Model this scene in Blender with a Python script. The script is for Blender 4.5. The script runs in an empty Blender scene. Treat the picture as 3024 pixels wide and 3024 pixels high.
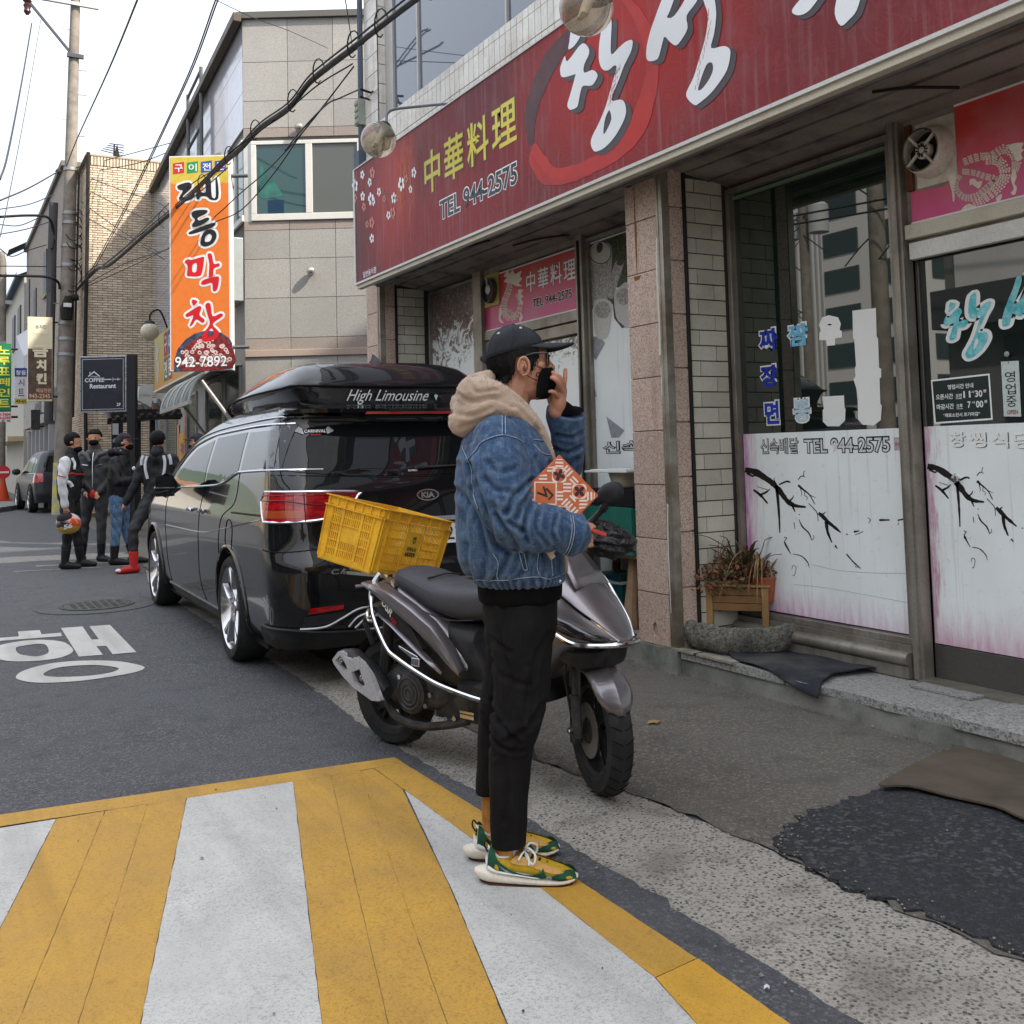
import bpy,bmesh,math,random
import numpy as np
from mathutils import Vector,Matrix
from mathutils.bvhtree import BVHTree
random.seed(7);rng = np.random.default_rng(7)
SC = bpy.context.scene;COL = SC.collection
R = math.radians;PI = math.pi
# ---------------------------------------------------------------- camera, world, sun, exposure
CYAW,CPIT,CROL,CH = 0.515973,0.0636399,-0.0263896,1.34
def cam_axes():
    fw = np.array([math.sin(CYAW)*math.cos(CPIT),math.cos(CYAW)*math.cos(CPIT),math.sin(CPIT)])
    rt = np.array([math.cos(CYAW),-math.sin(CYAW),0]);up = np.cross(rt,fw)
    return rt*math.cos(CROL)+up*math.sin(CROL),-rt*math.sin(CROL)+up*math.cos(CROL),fw
RT,UP,FW = cam_axes()
cd = bpy.data.cameras.new('camera');cd.lens = 36;cd.sensor_width = 36;cd.shift_y = -(1512-1139.95)/3024
cd.clip_start = .05;cd.clip_end = 900
cam = bpy.data.objects.new('camera',cd);COL.objects.link(cam)
cam.matrix_world = Matrix(((RT[0],UP[0],-FW[0],0),(RT[1],UP[1],-FW[1],0),(RT[2],UP[2],-FW[2],CH),(0,0,0,1)))
SC.camera = cam
SUN_AZ,SUN_EL = R(147),R(43)
w = bpy.data.worlds.new("World");SC.world = w;w.use_nodes = True
nt = w.node_tree;bg = nt.nodes['Background']
sky = nt.nodes.new('ShaderNodeTexSky');sky.sky_type = 'NISHITA';sky.sun_disc = False
sky.sun_elevation = SUN_EL;sky.sun_rotation = SUN_AZ;sky.dust_density = 6;sky.air_density = 1.0
mx = nt.nodes.new('ShaderNodeMix');mx.data_type = 'RGBA';mx.inputs[0].default_value = .80
tcw = nt.nodes.new('ShaderNodeTexCoord');spw = nt.nodes.new('ShaderNodeSeparateXYZ');nt.links.new(tcw.outputs['Generated'],spw.inputs[0])
mrw = nt.nodes.new('ShaderNodeMapRange');nt.links.new(spw.outputs[2],mrw.inputs[0]);mrw.inputs[3].default_value = .333;mrw.inputs[4].default_value = 1   # standard overcast sky: (1 + 2 sin el) / 3
vmw = nt.nodes.new('ShaderNodeVectorMath');vmw.operation = 'SCALE';vmw.inputs[0].default_value = (6.9,7.25,7.9);nt.links.new(mrw.outputs[0],vmw.inputs[3]);nt.links.new(vmw.outputs[0],mx.inputs[7])
nt.links.new(sky.outputs[0],mx.inputs[6]);nt.links.new(mx.outputs[2],bg.inputs[0]);bg.inputs[1].default_value = .130
sd = bpy.data.lights.new('sun','SUN');sd.energy = 2.7;sd.angle = R(1.5);sd.color = (1,.93,.82)
sun = bpy.data.objects.new('sun',sd);COL.objects.link(sun)
sv = Vector((math.sin(SUN_AZ)*math.cos(SUN_EL),math.cos(SUN_AZ)*math.cos(SUN_EL),math.sin(SUN_EL)))
sun.rotation_euler = sv.to_track_quat('Z','Y').to_euler();sun.location = (0,0,30)
SC.view_settings.view_transform = 'Standard';SC.view_settings.look = 'None';SC.view_settings.gamma = 1
SC.view_settings.use_curve_mapping = False;SC.view_settings.exposure = 1.50
try:SC.cycles.use_denoising = True;SC.cycles.max_bounces = 8
except Exception:pass
# ---------------------------------------------------------------- points on known planes (survey of the place)
def ray(x,y):
    return FW + RT*((x-1512)/3024) - UP*((y-1139.95)/3024)
C0 = np.array([0,0,CH])
def on_ground(x,y,z=0):
    d = ray(x,y);return C0 + d*((z-CH)/d[2])
def on_x(x,y,X):
    d = ray(x,y);return C0 + d*(X/d[0])
def on_y(x,y,Y):
    d = ray(x,y);return C0 + d*(Y/d[1])
def on_plane(x,y,P,n):
    d = ray(x,y);n = np.array(n,float);return C0 + d*(((np.array(P,float)-C0)@n)/(d@n))
def Zm(x0,y0,s):return lambda x,y:(x0+x*s,y0+y*s)
# ---------------------------------------------------------------- materials
def lin(h):
    h = h.lstrip('#');c = [int(h[i:i+2],16)/255 for i in (0,2,4)]
    return tuple(v/12.92 if v <= .04045 else ((v+.055)/1.055)**2.4 for v in c)
MATS = {}
class NT:
    def __init__(s,name):
        s.m = bpy.data.materials.new(name);s.m.use_nodes = True;s.t = s.m.node_tree
        s.b = s.t.nodes['Principled BSDF'];s._co = None
    def n(s,typ,**kw):
        nd = s.t.nodes.new('ShaderNode'+typ)
        for k,v in kw.items():
            if k[0] == 'i' and k[1:].isdigit():
                i = nd.inputs[int(k[1:])]
                if hasattr(v,'is_output') or isinstance(v,bpy.types.NodeSocket):s.t.links.new(v,i)
                else:
                    try:i.default_value = v
                    except Exception:i.default_value = (*v,1)
            else:setattr(nd,k,v)
        return nd
    def co(s,world=False,scale=None):
        if world:c = s.n('NewGeometry').outputs['Position']
        else:c = s.n('TexCoord').outputs['Object']
        if scale is not None:c = s.n('VectorMath',operation='MULTIPLY',i0=c,i1=scale).outputs[0]
        return c
    def noise(s,co,scale,detail=4,rough=.55,dist=0):
        nd = s.n('TexNoise');s.t.links.new(co,nd.inputs['Vector']);nd.inputs['Scale'].default_value = scale
        nd.inputs['Detail'].default_value = detail;nd.inputs['Roughness'].default_value = rough;nd.inputs['Distortion'].default_value = dist
        return nd.outputs['Fac']
    def voro(s,co,scale,feature='F1',out='Distance'):
        nd = s.n('TexVoronoi',feature=feature);s.t.links.new(co,nd.inputs['Vector']);nd.inputs['Scale'].default_value = scale
        return nd.outputs[out]
    def rng(s,f,a,b,c=0,d=1):
        nd = s.n('MapRange');s.t.links.new(f,nd.inputs[0])
        for i,v in zip((1,2,3,4),(a,b,c,d)):nd.inputs[i].default_value = v
        return nd.outputs[0]
    def mix(s,f,a,b,mode='MIX'):
        nd = s.n('Mix',data_type='RGBA',blend_type=mode)
        for i,v in ((0,f),(6,a),(7,b)):
            if isinstance(v,bpy.types.NodeSocket):s.t.links.new(v,nd.inputs[i])
            elif i == 0:nd.inputs[0].default_value = v
            else:nd.inputs[i].default_value = (*v[:3],1)
        return nd.outputs[2]
    def math(s,op,a,b=0.0,c=0.0):
        nd = s.n('Math',operation=op)
        for i,v in enumerate((a,b,c)):
            if isinstance(v,bpy.types.NodeSocket):s.t.links.new(v,nd.inputs[i])
            else:nd.inputs[i].default_value = v
        return nd.outputs[0]
    def vary(s,c):      # every piece a shade of its own
        g = s.rng(s.n('ObjectInfo').outputs['Random'],0,1,.90,1.07);return s.mix(1.0,c,s.n('CombineColor',i0=g,i1=g,i2=g).outputs[0],'MULTIPLY')
    def bump(s,h,strength,dist=.01):
        nd = s.n('Bump');nd.inputs['Strength'].default_value = strength;nd.inputs['Distance'].default_value = dist
        s.t.links.new(h,nd.inputs['Height']);
        if s.b.inputs['Normal'].is_linked:s.t.links.new(s.b.inputs['Normal'].links[0].from_socket,nd.inputs['Normal'])
        s.t.links.new(nd.outputs[0],s.b.inputs['Normal'])
    def set(s,**k):
        for a,v in k.items():
            i = s.b.inputs[{'col':'Base Color','rough':'Roughness','metal':'Metallic','coat':'Coat Weight','crough':'Coat Roughness','ior':'IOR','spec':'Specular IOR Level','trans':'Transmission Weight','sheen':'Sheen Weight','alpha':'Alpha','sss':'Subsurface Weight','em':'Emission Color','es':'Emission Strength'}[a]]
            if isinstance(v,bpy.types.NodeSocket):s.t.links.new(v,i)
            else:i.default_value = (*v[:3],1) if isinstance(v,(tuple,list)) else v
        return s
def mat(name,col,rough=.6,metal=0,c2=None,ns=6,lo=.4,hi=.65,dirt=None,ds=2.5,damt=.5,fine=.12,fs=90,bump=None,bs=60,world=True,streak=None,**k):
    """painted / plastic / stone base: blotches, fine grain, dirt and relief"""
    if name in MATS:return MATS[name]
    if isinstance(col,str):col = lin(col)
    if isinstance(c2,str):c2 = lin(c2)
    if isinstance(dirt,str):dirt = lin(dirt)
    t = NT(name);co = t.co(world);c = col
    if c2 is not None:c = t.mix(t.rng(t.noise(co,ns,5),lo,hi),c,c2)
    if fine:
        g = t.rng(t.noise(co,fs,3),.25,.75,1-fine,1+fine)
        c = t.mix(1.0,c,t.n('CombineColor',i0=g,i1=g,i2=g).outputs[0],'MULTIPLY')
    if world:c = t.vary(c)
    if streak:
        sc = t.co(world,(14,14,1.1));c = t.mix(t.math('MULTIPLY',t.rng(t.noise(sc,1.4,5),.5,.75),streak[1]),c,lin(streak[0]))
    if dirt is not None:c = t.mix(t.math('MULTIPLY',t.rng(t.noise(co,ds,7,.65),.5,.72),damt),c,dirt)
    rr = t.rng(t.noise(co,11,5),.3,.7,max(0,rough-.07),min(1,rough+.1))
    k.setdefault('spec',.5 if metal or rough < .36 else .22);t.set(col=c,rough=rr,metal=metal,**k)
    if bump:t.bump(t.noise(co,bs,5),bump,.004)
    MATS[name] = t.m;return t.m
# ---------------------------------------------------------------- mesh builder
class MB:
    def __init__(s):s.v = [];s.f = [];s.mi = [];s.m = 0
    def add(s,vs,fs):
        b = len(s.v);s.v += [tuple(map(float,p)) for p in vs];s.f += [tuple(b+i for i in f) for f in fs];s.mi += [s.m]*len(fs);return s
    def box(s,x0,x1,y0,y1,z0,z1):
        return s.add([(x,y,z) for x in (x0,x1) for y in (y0,y1) for z in (z0,z1)],
                     [(0,1,3,2),(4,6,7,5),(0,4,5,1),(2,3,7,6),(0,2,6,4),(1,5,7,3)])
    def obox(s,c,ex,ey,ez,size):
        c,ex,ey,ez = map(lambda a:np.array(a,float),(c,ex,ey,ez));hx,hy,hz = [k/2 for k in size]
        return s.add([c+ex*a*hx+ey*b*hy+ez*d*hz for a in (-1,1) for b in (-1,1) for d in (-1,1)],
                     [(0,1,3,2),(4,6,7,5),(0,4,5,1),(2,3,7,6),(0,2,6,4),(1,5,7,3)])
    def prism(s,poly,fn,d0,d1,holes=()):
        """polygon(s) in 2D, fn(a,b,depth)->3D, extruded between the two depths"""
        bm = bmesh.new();loops = [poly,*holes];vs = []
        for L in loops:
            l = [bm.verts.new((p[0],p[1],0)) for p in L];vs.append(l)
            for i in range(len(l)):bm.edges.new((l[i],l[(i+1) % len(l)]))
        bmesh.ops.triangle_fill(bm,edges=bm.edges[:],use_beauty=True)
        bm.verts.index_update();P = [tuple(v.co[:2]) for v in bm.verts];F = [[v.index for v in f.verts] for f in bm.faces]
        bm.free();n = len(P)
        s.add([fn(a,b,d1) for a,b in P],F)
        if d0 != d1:
            s.add([fn(a,b,d0) for a,b in P],[f[::-1] for f in F])
            for L in loops:
                k = len(L);s.add([fn(a,b,d0) for a,b in L]+[fn(a,b,d1) for a,b in L],[(i,(i+1) % k,k+(i+1) % k,k+i) for i in range(k)])
        return s
    def tube(s,pts,r,n=8,cap=True,squash=None):
        P = [np.array(p,float) for p in pts];k = len(P);rs = list(r) if hasattr(r,'__len__') else [r]*k
        T = [P[min(i+1,k-1)]-P[max(i-1,0)] for i in range(k)];T = [t/(np.linalg.norm(t)+1e-9) for t in T]
        a = np.array([0,0,1.]) if abs(T[0][2]) < .9 else np.array([1.,0,0]);N = np.cross(T[0],a);N /= np.linalg.norm(N)
        V = []
        for i in range(k):
            N = N-T[i]*(N@T[i]);N /= np.linalg.norm(N)+1e-9;B = np.cross(T[i],N)
            for j in range(n):
                t = 2*PI*j/n;V.append(P[i]+(N*math.cos(t)+B*math.sin(t))*rs[i])
        F = [(i*n+j,i*n+(j+1) % n,(i+1)*n+(j+1) % n,(i+1)*n+j) for i in range(k-1) for j in range(n)]
        if cap:F += [tuple(range(n))[::-1],tuple((k-1)*n+j for j in range(n))]
        return s.add(V,F)
    def loft(s,rings,cap=True,close=True):
        n = len(rings[0]);k = len(rings);V = [p for r in rings for p in r];m = n if close else n-1
        F = [(i*n+j,i*n+(j+1) % n,(i+1)*n+(j+1) % n,(i+1)*n+j) for i in range(k-1) for j in range(m)]
        if cap:F += [tuple(range(n))[::-1],tuple((k-1)*n+j for j in range(n))]
        return s.add(V,F)
    def lathe(s,prof,o=(0,0,0),ax=(0,0,1),n=24,cap=True):
        ax = np.array(ax,float);ax /= np.linalg.norm(ax);a = np.array([1.,0,0]) if abs(ax[0]) < .9 else np.array([0,1.,0])
        U = np.cross(ax,a);U /= np.linalg.norm(U);W = np.cross(ax,U);o = np.array(o,float)
        return s.loft([[o+ax*h+(U*math.cos(2*PI*j/n)+W*math.sin(2*PI*j/n))*r for j in range(n)] for r,h in prof],cap)
    def ball(s,c,r,n=16,m=10,sc=(1,1,1)):
        c = np.array(c,float);rings = []
        for i in range(m+1):
            t = PI*i/m;rr = max(math.sin(t),1e-3)
            rings.append([c+np.array([rr*math.cos(2*PI*j/n)*sc[0],rr*math.sin(2*PI*j/n)*sc[1],-math.cos(t)*sc[2]])*r for j in range(n)])
        return s.loft(rings)
    def text(s,body,o,right,up,width,height=None,bold=0.0,lift=0.0,spacing=1.0):
        """lettering laid flat at o (lower left), fitted to the width/height"""
        V,F = glyphs(body,bold,spacing);o,right,up = (np.array(a,float) for a in (o,right,up))
        nr = np.cross(right,up);xs = V[:,0];ys = V[:,1];k = width/(xs.max()-xs.min());ky = k if height is None else height/(ys.max()-ys.min())
        return s.add([o+right*((x-xs.min())*k)+up*((y-ys.min())*ky)+nr*lift for x,y in V],F)
    def xf(s,M):
        s.v = [tuple(M @ Vector(p)) for p in s.v];return s
GL = {}
def glyphs(body,bold,spacing=1.0):
    k = (body,bold,spacing)
    if k not in GL:
        c = bpy.data.curves.new('lettering','FONT');c.body = body;c.offset = bold;c.resolution_u = 3;c.space_character = spacing;c.space_line = 1.05
        o = bpy.data.objects.new('lettering',c);COL.objects.link(o);bpy.context.view_layer.update()
        me = bpy.data.meshes.new_from_object(o.evaluated_get(bpy.context.evaluated_depsgraph_get()))
        GL[k] = (np.array([v.co[:2] for v in me.vertices]),[tuple(p.vertices) for p in me.polygons])
        bpy.data.objects.remove(o);bpy.data.meshes.remove(me);bpy.data.curves.remove(c)
    return GL[k]
INV = {}
def thing(name,label,cat,loc=(0,0,0),rz=0,group=None,kind=None):
    o = bpy.data.objects.new(name,None);COL.objects.link(o);o.location = loc;o.rotation_euler = (0,0,rz);o.empty_display_size = .1
    INV[o.name] = (Matrix.Translation(loc) @ Matrix.Rotation(rz,4,'Z')).inverted()
    return tag(o,label,cat,group,kind)
def tag(o,label=None,cat=None,group=None,kind=None):
    for k,v in (('label',label),('category',cat),('group',group),('kind',kind)):
        if v:o[k] = v
    return o
def mesh_of(name,mb,mats,smooth=False,angle=35):
    me = bpy.data.meshes.new(name);me.from_pydata(mb.v,[],mb.f)
    for m in (mats if isinstance(mats,(list,tuple)) else [mats]):me.materials.append(m)
    if any(mb.mi):me.polygons.foreach_set('material_index',mb.mi)
    me.update()
    if smooth:
        me.shade_smooth()
        if angle:me.set_sharp_from_angle(angle=R(angle))
    return me
def part(name,mb,mats,parent=None,world=False,smooth=False,angle=35,bevel=0,label=None,sub=0,kind=None,solid=0):
    if world and parent is not None:
        M = INV[parent.name];mb.v = [tuple(M @ Vector(p)) for p in mb.v]
    me = mesh_of(name,mb,mats,smooth or bool(bevel),angle if not bevel else 40)
    o = bpy.data.objects.new(name,me);COL.objects.link(o);o.parent = parent
    if parent is not None and o.name not in INV and parent.name in INV:INV[o.name] = INV[parent.name]
    if solid:
        m = o.modifiers.new('solid','SOLIDIFY');m.thickness = solid;m.offset = 0
    if bevel:
        m = o.modifiers.new('bevel','BEVEL');m.width = bevel;m.segments = 2;m.limit_method = 'ANGLE';m.angle_limit = R(40)
    if sub:
        m = o.modifiers.new('sub','SUBSURF');m.levels = sub;m.render_levels = sub
    if label:o['label'] = label
    if kind:o['kind'] = kind
    return o
def solo(name,mb,mats,label,cat,group=None,kind=None,**k):
    """a thing that is one mesh; its origin goes to its base"""
    v = np.array(mb.v);c = (v.min(0)+v.max(0))/2;c[2] = v[:,2].min()
    mb.v = [tuple(p-c) for p in v]
    o = part(name,mb,mats,None,**k);o.location = c;return tag(o,label,cat,group,kind)
def struct(name,mb,mats,parent=None,**k):
    o = part(name,mb,mats,parent,**k);o['kind'] = 'structure';return o
def inst(name,me,loc,parent,label=None):
    o = bpy.data.objects.new(name,me);COL.objects.link(o);o.location = loc;o.parent = parent
    if label:o['label'] = label
    return o
def ring_pts(n,f):return [f(2*PI*i/n) for i in range(n)]
def smooth_pts(pts,k=6,closed=False):
    """Catmull-Rom through the points"""
    P = [np.array(p,float) for p in pts];n = len(P);out = []
    rngi = range(n if closed else n-1)
    for i in rngi:
        a = P[(i-1) % n] if closed or i > 0 else P[0]*2-P[1];b = P[i];c = P[(i+1) % n]
        d = P[(i+2) % n] if closed or i+2 < n else P[-1]*2-P[-2]
        for j in range(k):
            t = j/k;out.append(.5*((2*b)+(c-a)*t+(2*a-5*b+4*c-d)*t*t+(3*b-a-3*c+d)*t**3))
    if not closed:out.append(P[-1])
    return out
def ragged(pts,amp,step=.12,closed=True,seed=0):
    r = np.random.default_rng(seed);out = [];n = len(pts)
    for i in range(n if closed else n-1):
        a = np.array(pts[i],float);b = np.array(pts[(i+1) % n],float);L = np.linalg.norm(b-a);k = max(1,int(L/step));nn = np.array([-(b-a)[1],(b-a)[0]])/(L+1e-9)
        for j in range(k):out.append(tuple(a+(b-a)*j/k+nn*(r.normal()*amp if j else 0)))
    return out
flat = lambda z:(lambda a,b,d:(a,b,z+d))
# ================================================================ THE GROUND
def m_asphalt(name,base,spec,sc=150,bs=.5,patch=None):
    t = NT(name);co = t.co(True)
    f = t.voro(co,sc,out='Color');g = t.n('SeparateColor',i0=f).outputs[0]
    c = t.mix(t.rng(g,.72,.95),base,spec);c = t.mix(t.rng(t.noise(co,.9,6),.35,.7),c,tuple(v*1.35 for v in base)) 
    c = t.mix(t.math('MULTIPLY',t.rng(t.noise(co,2.3,8,.7),.52,.66),.4),c,tuple(v*1.5 for v in base));c = t.mix(t.math('MULTIPLY',t.rng(t.noise(co,5,6,.7),.52,.66),.55),c,tuple(v*.55 for v in base))
    c = t.mix(t.rng(t.noise(co,420,2),.66,.72),c,tuple(min(1,v*3.2) for v in spec))
    t.set(col=c,rough=t.rng(t.noise(co,60),.3,.7,.72,.95));t.bump(t.voro(co,sc*.8),bs,.006);t.bump(t.noise(co,22,4),.25,.01)
    return t.m
M_ASPH = m_asphalt('road_asphalt',(.050,.051,.055),(.15,.15,.155),105,.9)
M_PATCH = m_asphalt('patch_asphalt',(.012,.013,.015),(.085,.086,.088),72,1.4)
M_OLD = m_asphalt('old_pavement',(.080,.071,.061),(.19,.16,.125),95,.45)
def m_conc():
    t = NT('aggregate_concrete');co = t.co(True)
    f = t.voro(co,88,out='Color');g = t.n('SeparateColor',i0=f);d = t.voro(co,88)
    c = t.mix(t.rng(g.outputs[0],.3,.8),(.33,.30,.26),(.15,.135,.12));c = t.mix(t.rng(g.outputs[1],.86,.88),c,(.055,.053,.05))
    c = t.mix(t.rng(g.outputs[2],.88,.90),c,(.24,.17,.14));c = t.mix(t.rng(d,.42,.6),c,(.33,.305,.265))
    c = t.mix(t.math('MULTIPLY',t.rng(t.noise(co,3.5,6),.5,.66),.5),c,(.09,.08,.07))
    c = t.mix(t.rng(t.noise(co,170,3),.6,.68),c,(.05,.05,.05))
    t.set(col=c,rough=.9);t.bump(d,.7,.006);t.bump(t.noise(co,120,4),.4,.004);return t.m
M_CONC = m_conc()
b = MB();b.add([(-300,-150,-.012),(300,-150,-.012),(300,500,-.012),(-300,500,-.012)],[(0,1,2,3)]);struct('ground',b,m_asphalt('far_ground',(.07,.07,.07),(.12,.12,.12),40,.2))
edge = [(1.86,-6),(1.87,1.7),(1.886,2.14),(1.905,2.58),(1.90,3.09),(1.91,3.33),(1.87,4.15),(1.88,4.91),(1.945,6.0),(2.0,9),(2.03,11.5),(2.28,13.2),(2.7,16.4),(2.85,22),(2.9,46)]
b = MB();b.prism([(-4.6,90),(-4.6,-6)]+ragged(edge,.008,.05,False,3)+[(2.9,46),(3.6,90)],flat(0),0,0);struct('road',b,M_ASPH)
e2 = [(2.46,-6),(2.458,1.74),(2.45,2.0),(2.42,2.36),(2.44,2.62),(2.427,2.954),(2.38,3.41),(2.30,3.93),(2.28,5),(2.3,9)]
b = MB();b.prism(ragged([(1.7,-6),*e2,(2.3,22),(1.95,22)],.01,.06,True,5),flat(-.006),0,0);struct('concrete_gutter',b,M_CONC)
b = MB();b.prism([(5.2,-6),(5.2,60),(2.9,60),(2.32,10)]+[p for p in ragged(e2[::-1],.012,.06,False,6)]+[(2.46,-6)],flat(-.001),0,0);struct('pavement',b,M_OLD)
b = MB();b.prism(ragged([(2.46,1.2),(2.455,2.0),(2.41,2.36),(2.44,2.60),(2.49,2.671),(2.608,2.755),(2.888,2.81),(3.174,2.831),(3.452,2.90),(3.81,3.03),(3.86,2.9),(3.86,1.2)],.014,.028,True,8),flat(0),-.004,.006);struct('asphalt_patch',b,M_PATCH)
t = NT('door_mat_ribbed');co = t.co(True,(1,.25,1));wv = t.n('TexWave',bands_direction='X');t.t.links.new(t.co(True),wv.inputs[0]);wv.inputs['Scale'].default_value = 55;wv.inputs['Distortion'].default_value = 2
t.set(col=t.mix(t.rng(t.noise(t.co(True),5),.35,.7),(.125,.095,.065),(.075,.055,.038)),rough=.95);t.bump(wv.outputs[1],.8,.004);M_MAT = t.m
def mat_sheet(poly,z,wob,th,seed):
    bm = bmesh.new();vs = [bm.verts.new((p[0],p[1],0)) for p in poly];bm.faces.new(vs)
    xs = [p[0] for p in poly];ys = [p[1] for p in poly]
    for a,lo,hi in ((0,min(xs),max(xs)),(1,min(ys),max(ys))):
        x = lo+.04
        while x < hi:
            co = [0,0,0];no = [0,0,0];co[a] = x;no[a] = 1
            bmesh.ops.bisect_plane(bm,geom=bm.verts[:]+bm.edges[:]+bm.faces[:],plane_co=co,plane_no=no);x += .04
    for v in bm.verts:v.co.z = z+wob*(math.sin(v.co.x*9+seed)+math.sin(v.co.y*11+seed*2)+2)*.5
    bm.verts.index_update();mb = MB();V = [tuple(v.co) for v in bm.verts];F = [tuple(v.index for v in f.verts) for f in bm.faces];bm.free()
    return mb.add(V,F)
b = mat_sheet([tuple(p) for p in smooth_pts([(3.168,2.82),(3.479,2.905),(3.80,2.972),(3.85,2.96),(3.855,2.3),(3.84,1.9),(3.29,2.1),(3.29,2.301),(3.331,2.446),(3.29,2.615),(3.25,2.75)],3,True)],.02,.008,.01,1)
solo('floor_mat',b,M_MAT,'brown ribbed entrance mat lying on the fresh black asphalt patch at the right edge','mat',solid=.008)
# fallen leaf scraps and small litter
mL = mat('dry_leaf',(.30,.19,.09),.8);mW = mat('paper_scrap',(.6,.62,.68),.8)
for i,(x,y,s,m,lab) in enumerate([(3.07,4.1,.045,mL,'pale brown dry leaf on the pavement below the stone basin'),(3.28,4.86,.05,mL,'dead leaf scrap at the foot of the step beside the pillar'),(1.80,1.98,.012,mW,'tiny pale blue scrap on the dark asphalt beside the yellow line')]):
    b = MB();b.add([(x+s*math.cos(a)*(1,.5)[k % 2],y+s*.6*math.sin(a),.006+.006*(k % 2)) for k,a in enumerate([j*PI/4 for j in range(8)])],[tuple(range(8))]);solo(('leaf','leaf','paper_scrap')[i],b,m,lab,('leaf','leaf','litter')[i])
gv = MB();rg = random.Random(4);mG_ = [mat('pebble_dark',(.06,.06,.06),.9,fine=0),mat('pebble_grey',(.20,.19,.17),.9,fine=0),mat('pebble_tan',(.30,.26,.2),.9,fine=0)]
ed = ragged([(2.44,1.3),(2.44,2.0),(2.44,2.62),(2.60,2.75),(3.17,2.83),(3.80,3.02),(3.82,3.6),(3.81,4.8),(3.80,5.3),(3.83,9)],0,.01,False);e2_ = ragged([(1.89,.8),(1.905,2.6),(1.88,4.6),(1.95,6)],0,.01,False)+ragged([(2.45,2),(2.4,3.3),(2.28,5)],0,.01,False)
for i in range(1500):
    if i % 5 == 4:x,y = rg.uniform(-1,3.8),rg.uniform(1.2,9)
    else:x,y = (ed if i % 3 else e2_)[rg.randrange(len(ed if i % 3 else e2_))];x += rg.gauss(0,.035);y += rg.gauss(0,.035)
    s_ = rg.uniform(.0015,.0055)*(1.5 if i % 17 == 0 else 1);a = rg.uniform(0,3);gv.m = rg.choice((0,0,1,1,2));zb = .007
    P8 = [(x+s_*math.cos(a+k*PI/2)*rg.uniform(.7,1.2),y+s_*math.sin(a+k*PI/2)*rg.uniform(.7,1.2),zb+s_*.3) for k in range(4)]+[(x,y,zb+s_*rg.uniform(.8,1.3))];gv.add(P8,[(0,1,4),(1,2,4),(2,3,4),(3,0,4)])
solo('loose_gravel',gv,mG_,'loose grit and pebbles scattered along the pavement edges and kerb','gravel',kind='stuff')
# ---- crossing: thermoplastic yellow and white bands
def m_paint(name,c,c2,wear):
    t = NT(name);co = t.co(True)
    col = t.mix(t.rng(t.noise(co,4,6),.35,.7),c,c2)
    d = t.rng(t.noise(co,105,6,.8),.51,.60);big = t.rng(t.noise(co,1.3,4),.2,.6)
    col = t.mix(t.math('MULTIPLY',d,t.math('MULTIPLY',big,wear)),col,tuple(v*.5 for v in c))
    col = t.mix(t.math('MULTIPLY',t.rng(t.noise(t.co(True,(1,.3,1)),5,7,.7),.55,.72),.35),col,tuple(v*.5 for v in c));col = t.mix(t.math('MULTIPLY',t.rng(t.voro(co,95),.32,.12),.45),col,tuple(v*.55 for v in c));col = t.mix(t.math('MULTIPLY',t.rng(t.noise(co,7,7,.75),.6,.68),.65),col,tuple(v*.55 for v in c))
    col = t.mix(t.math('MULTIPLY',t.rng(t.noise(t.co(True,(2.2,.12,1)),1.6,5),.52,.62),.28),col,tuple(v*.35 for v in c));col = t.mix(t.rng(t.noise(co,230,2),.66,.70),col,(.06,.05,.05))
    t.set(col=col,rough=.7);t.bump(t.noise(co,110,5,.7),.5,.006);t.bump(t.noise(co,16,4),.3,.008);return t.m
M_YEL = m_paint('yellow_road_paint',(.52,.285,.032),(.43,.24,.045),.8)
M_YEL2 = m_paint('fresh_yellow_road_paint',(.60,.32,.025),(.50,.27,.03),.4)
M_WHT = m_paint('white_road_paint',(.54,.53,.50),(.45,.44,.415),.95)
def band(name,poly,m,z,seed,label=None):
    b = MB();b.prism(ragged(poly,.0008,.04,True,seed),flat(z),0,0);return struct(name,b,m,label=label)
lx = lambda p0,p1,y:p0[0]+(p1[0]-p0[0])*(y-p0[1])/(p1[1]-p0[1])
YB = -.6
def L(p0,p1,y):return (lx(p0,p1,y),y)
w1 = ((.421,4.312),(.183,3.403));a1 = ((.589,4.290),(.200,2.854));a2 = ((.743,4.278),(.317,2.741));w2l = ((.888,4.26),(.445,2.661));w2r = ((1.309,4.226),(.814,2.427))
j1 = ((1.466,4.21),(.947,2.344));j2 = ((1.59,4.19),(1.065,2.269));br = ((1.655,3.90),(1.183,2.194))
g = .003
band('yellow_border',[(-3.2,4.87),(1.79,4.298),(1.79,4.20),(1.50,4.205),(.888,4.263),(-3.2,4.70)],M_YEL,.005,1)
band('yellow_border',[(1.655,4.20),(1.79,4.20),(1.795,3.51),(1.76,2.79),(1.752,2.19),(1.60,2.17),(1.632,2.76),(1.641,3.31),(1.65,3.78)],M_YEL,.005,2)
band('yellow_border',[(1.752,2.185),(1.735,1.85),(1.70,0.5),(1.45,.5),(1.555,1.96),(1.60,2.165)],M_YEL2,.006,3)
def strip(p,q,m,s,g0=0.0012):
    yt = lambda x:4.27-.07*(x-.888);ya,yb = yt(p[0][0]),yt(q[0][0])
    band('yellow_stripe' if m is M_YEL or m is M_YEL2 else 'white_stripe',[(L(*p,ya)[0]+g0,ya),(L(*q,yb)[0]-g0,yb),(L(*q,YB)[0]-g0,YB),(L(*p,YB)[0]+g0,YB)],m,.0045,s)
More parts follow.
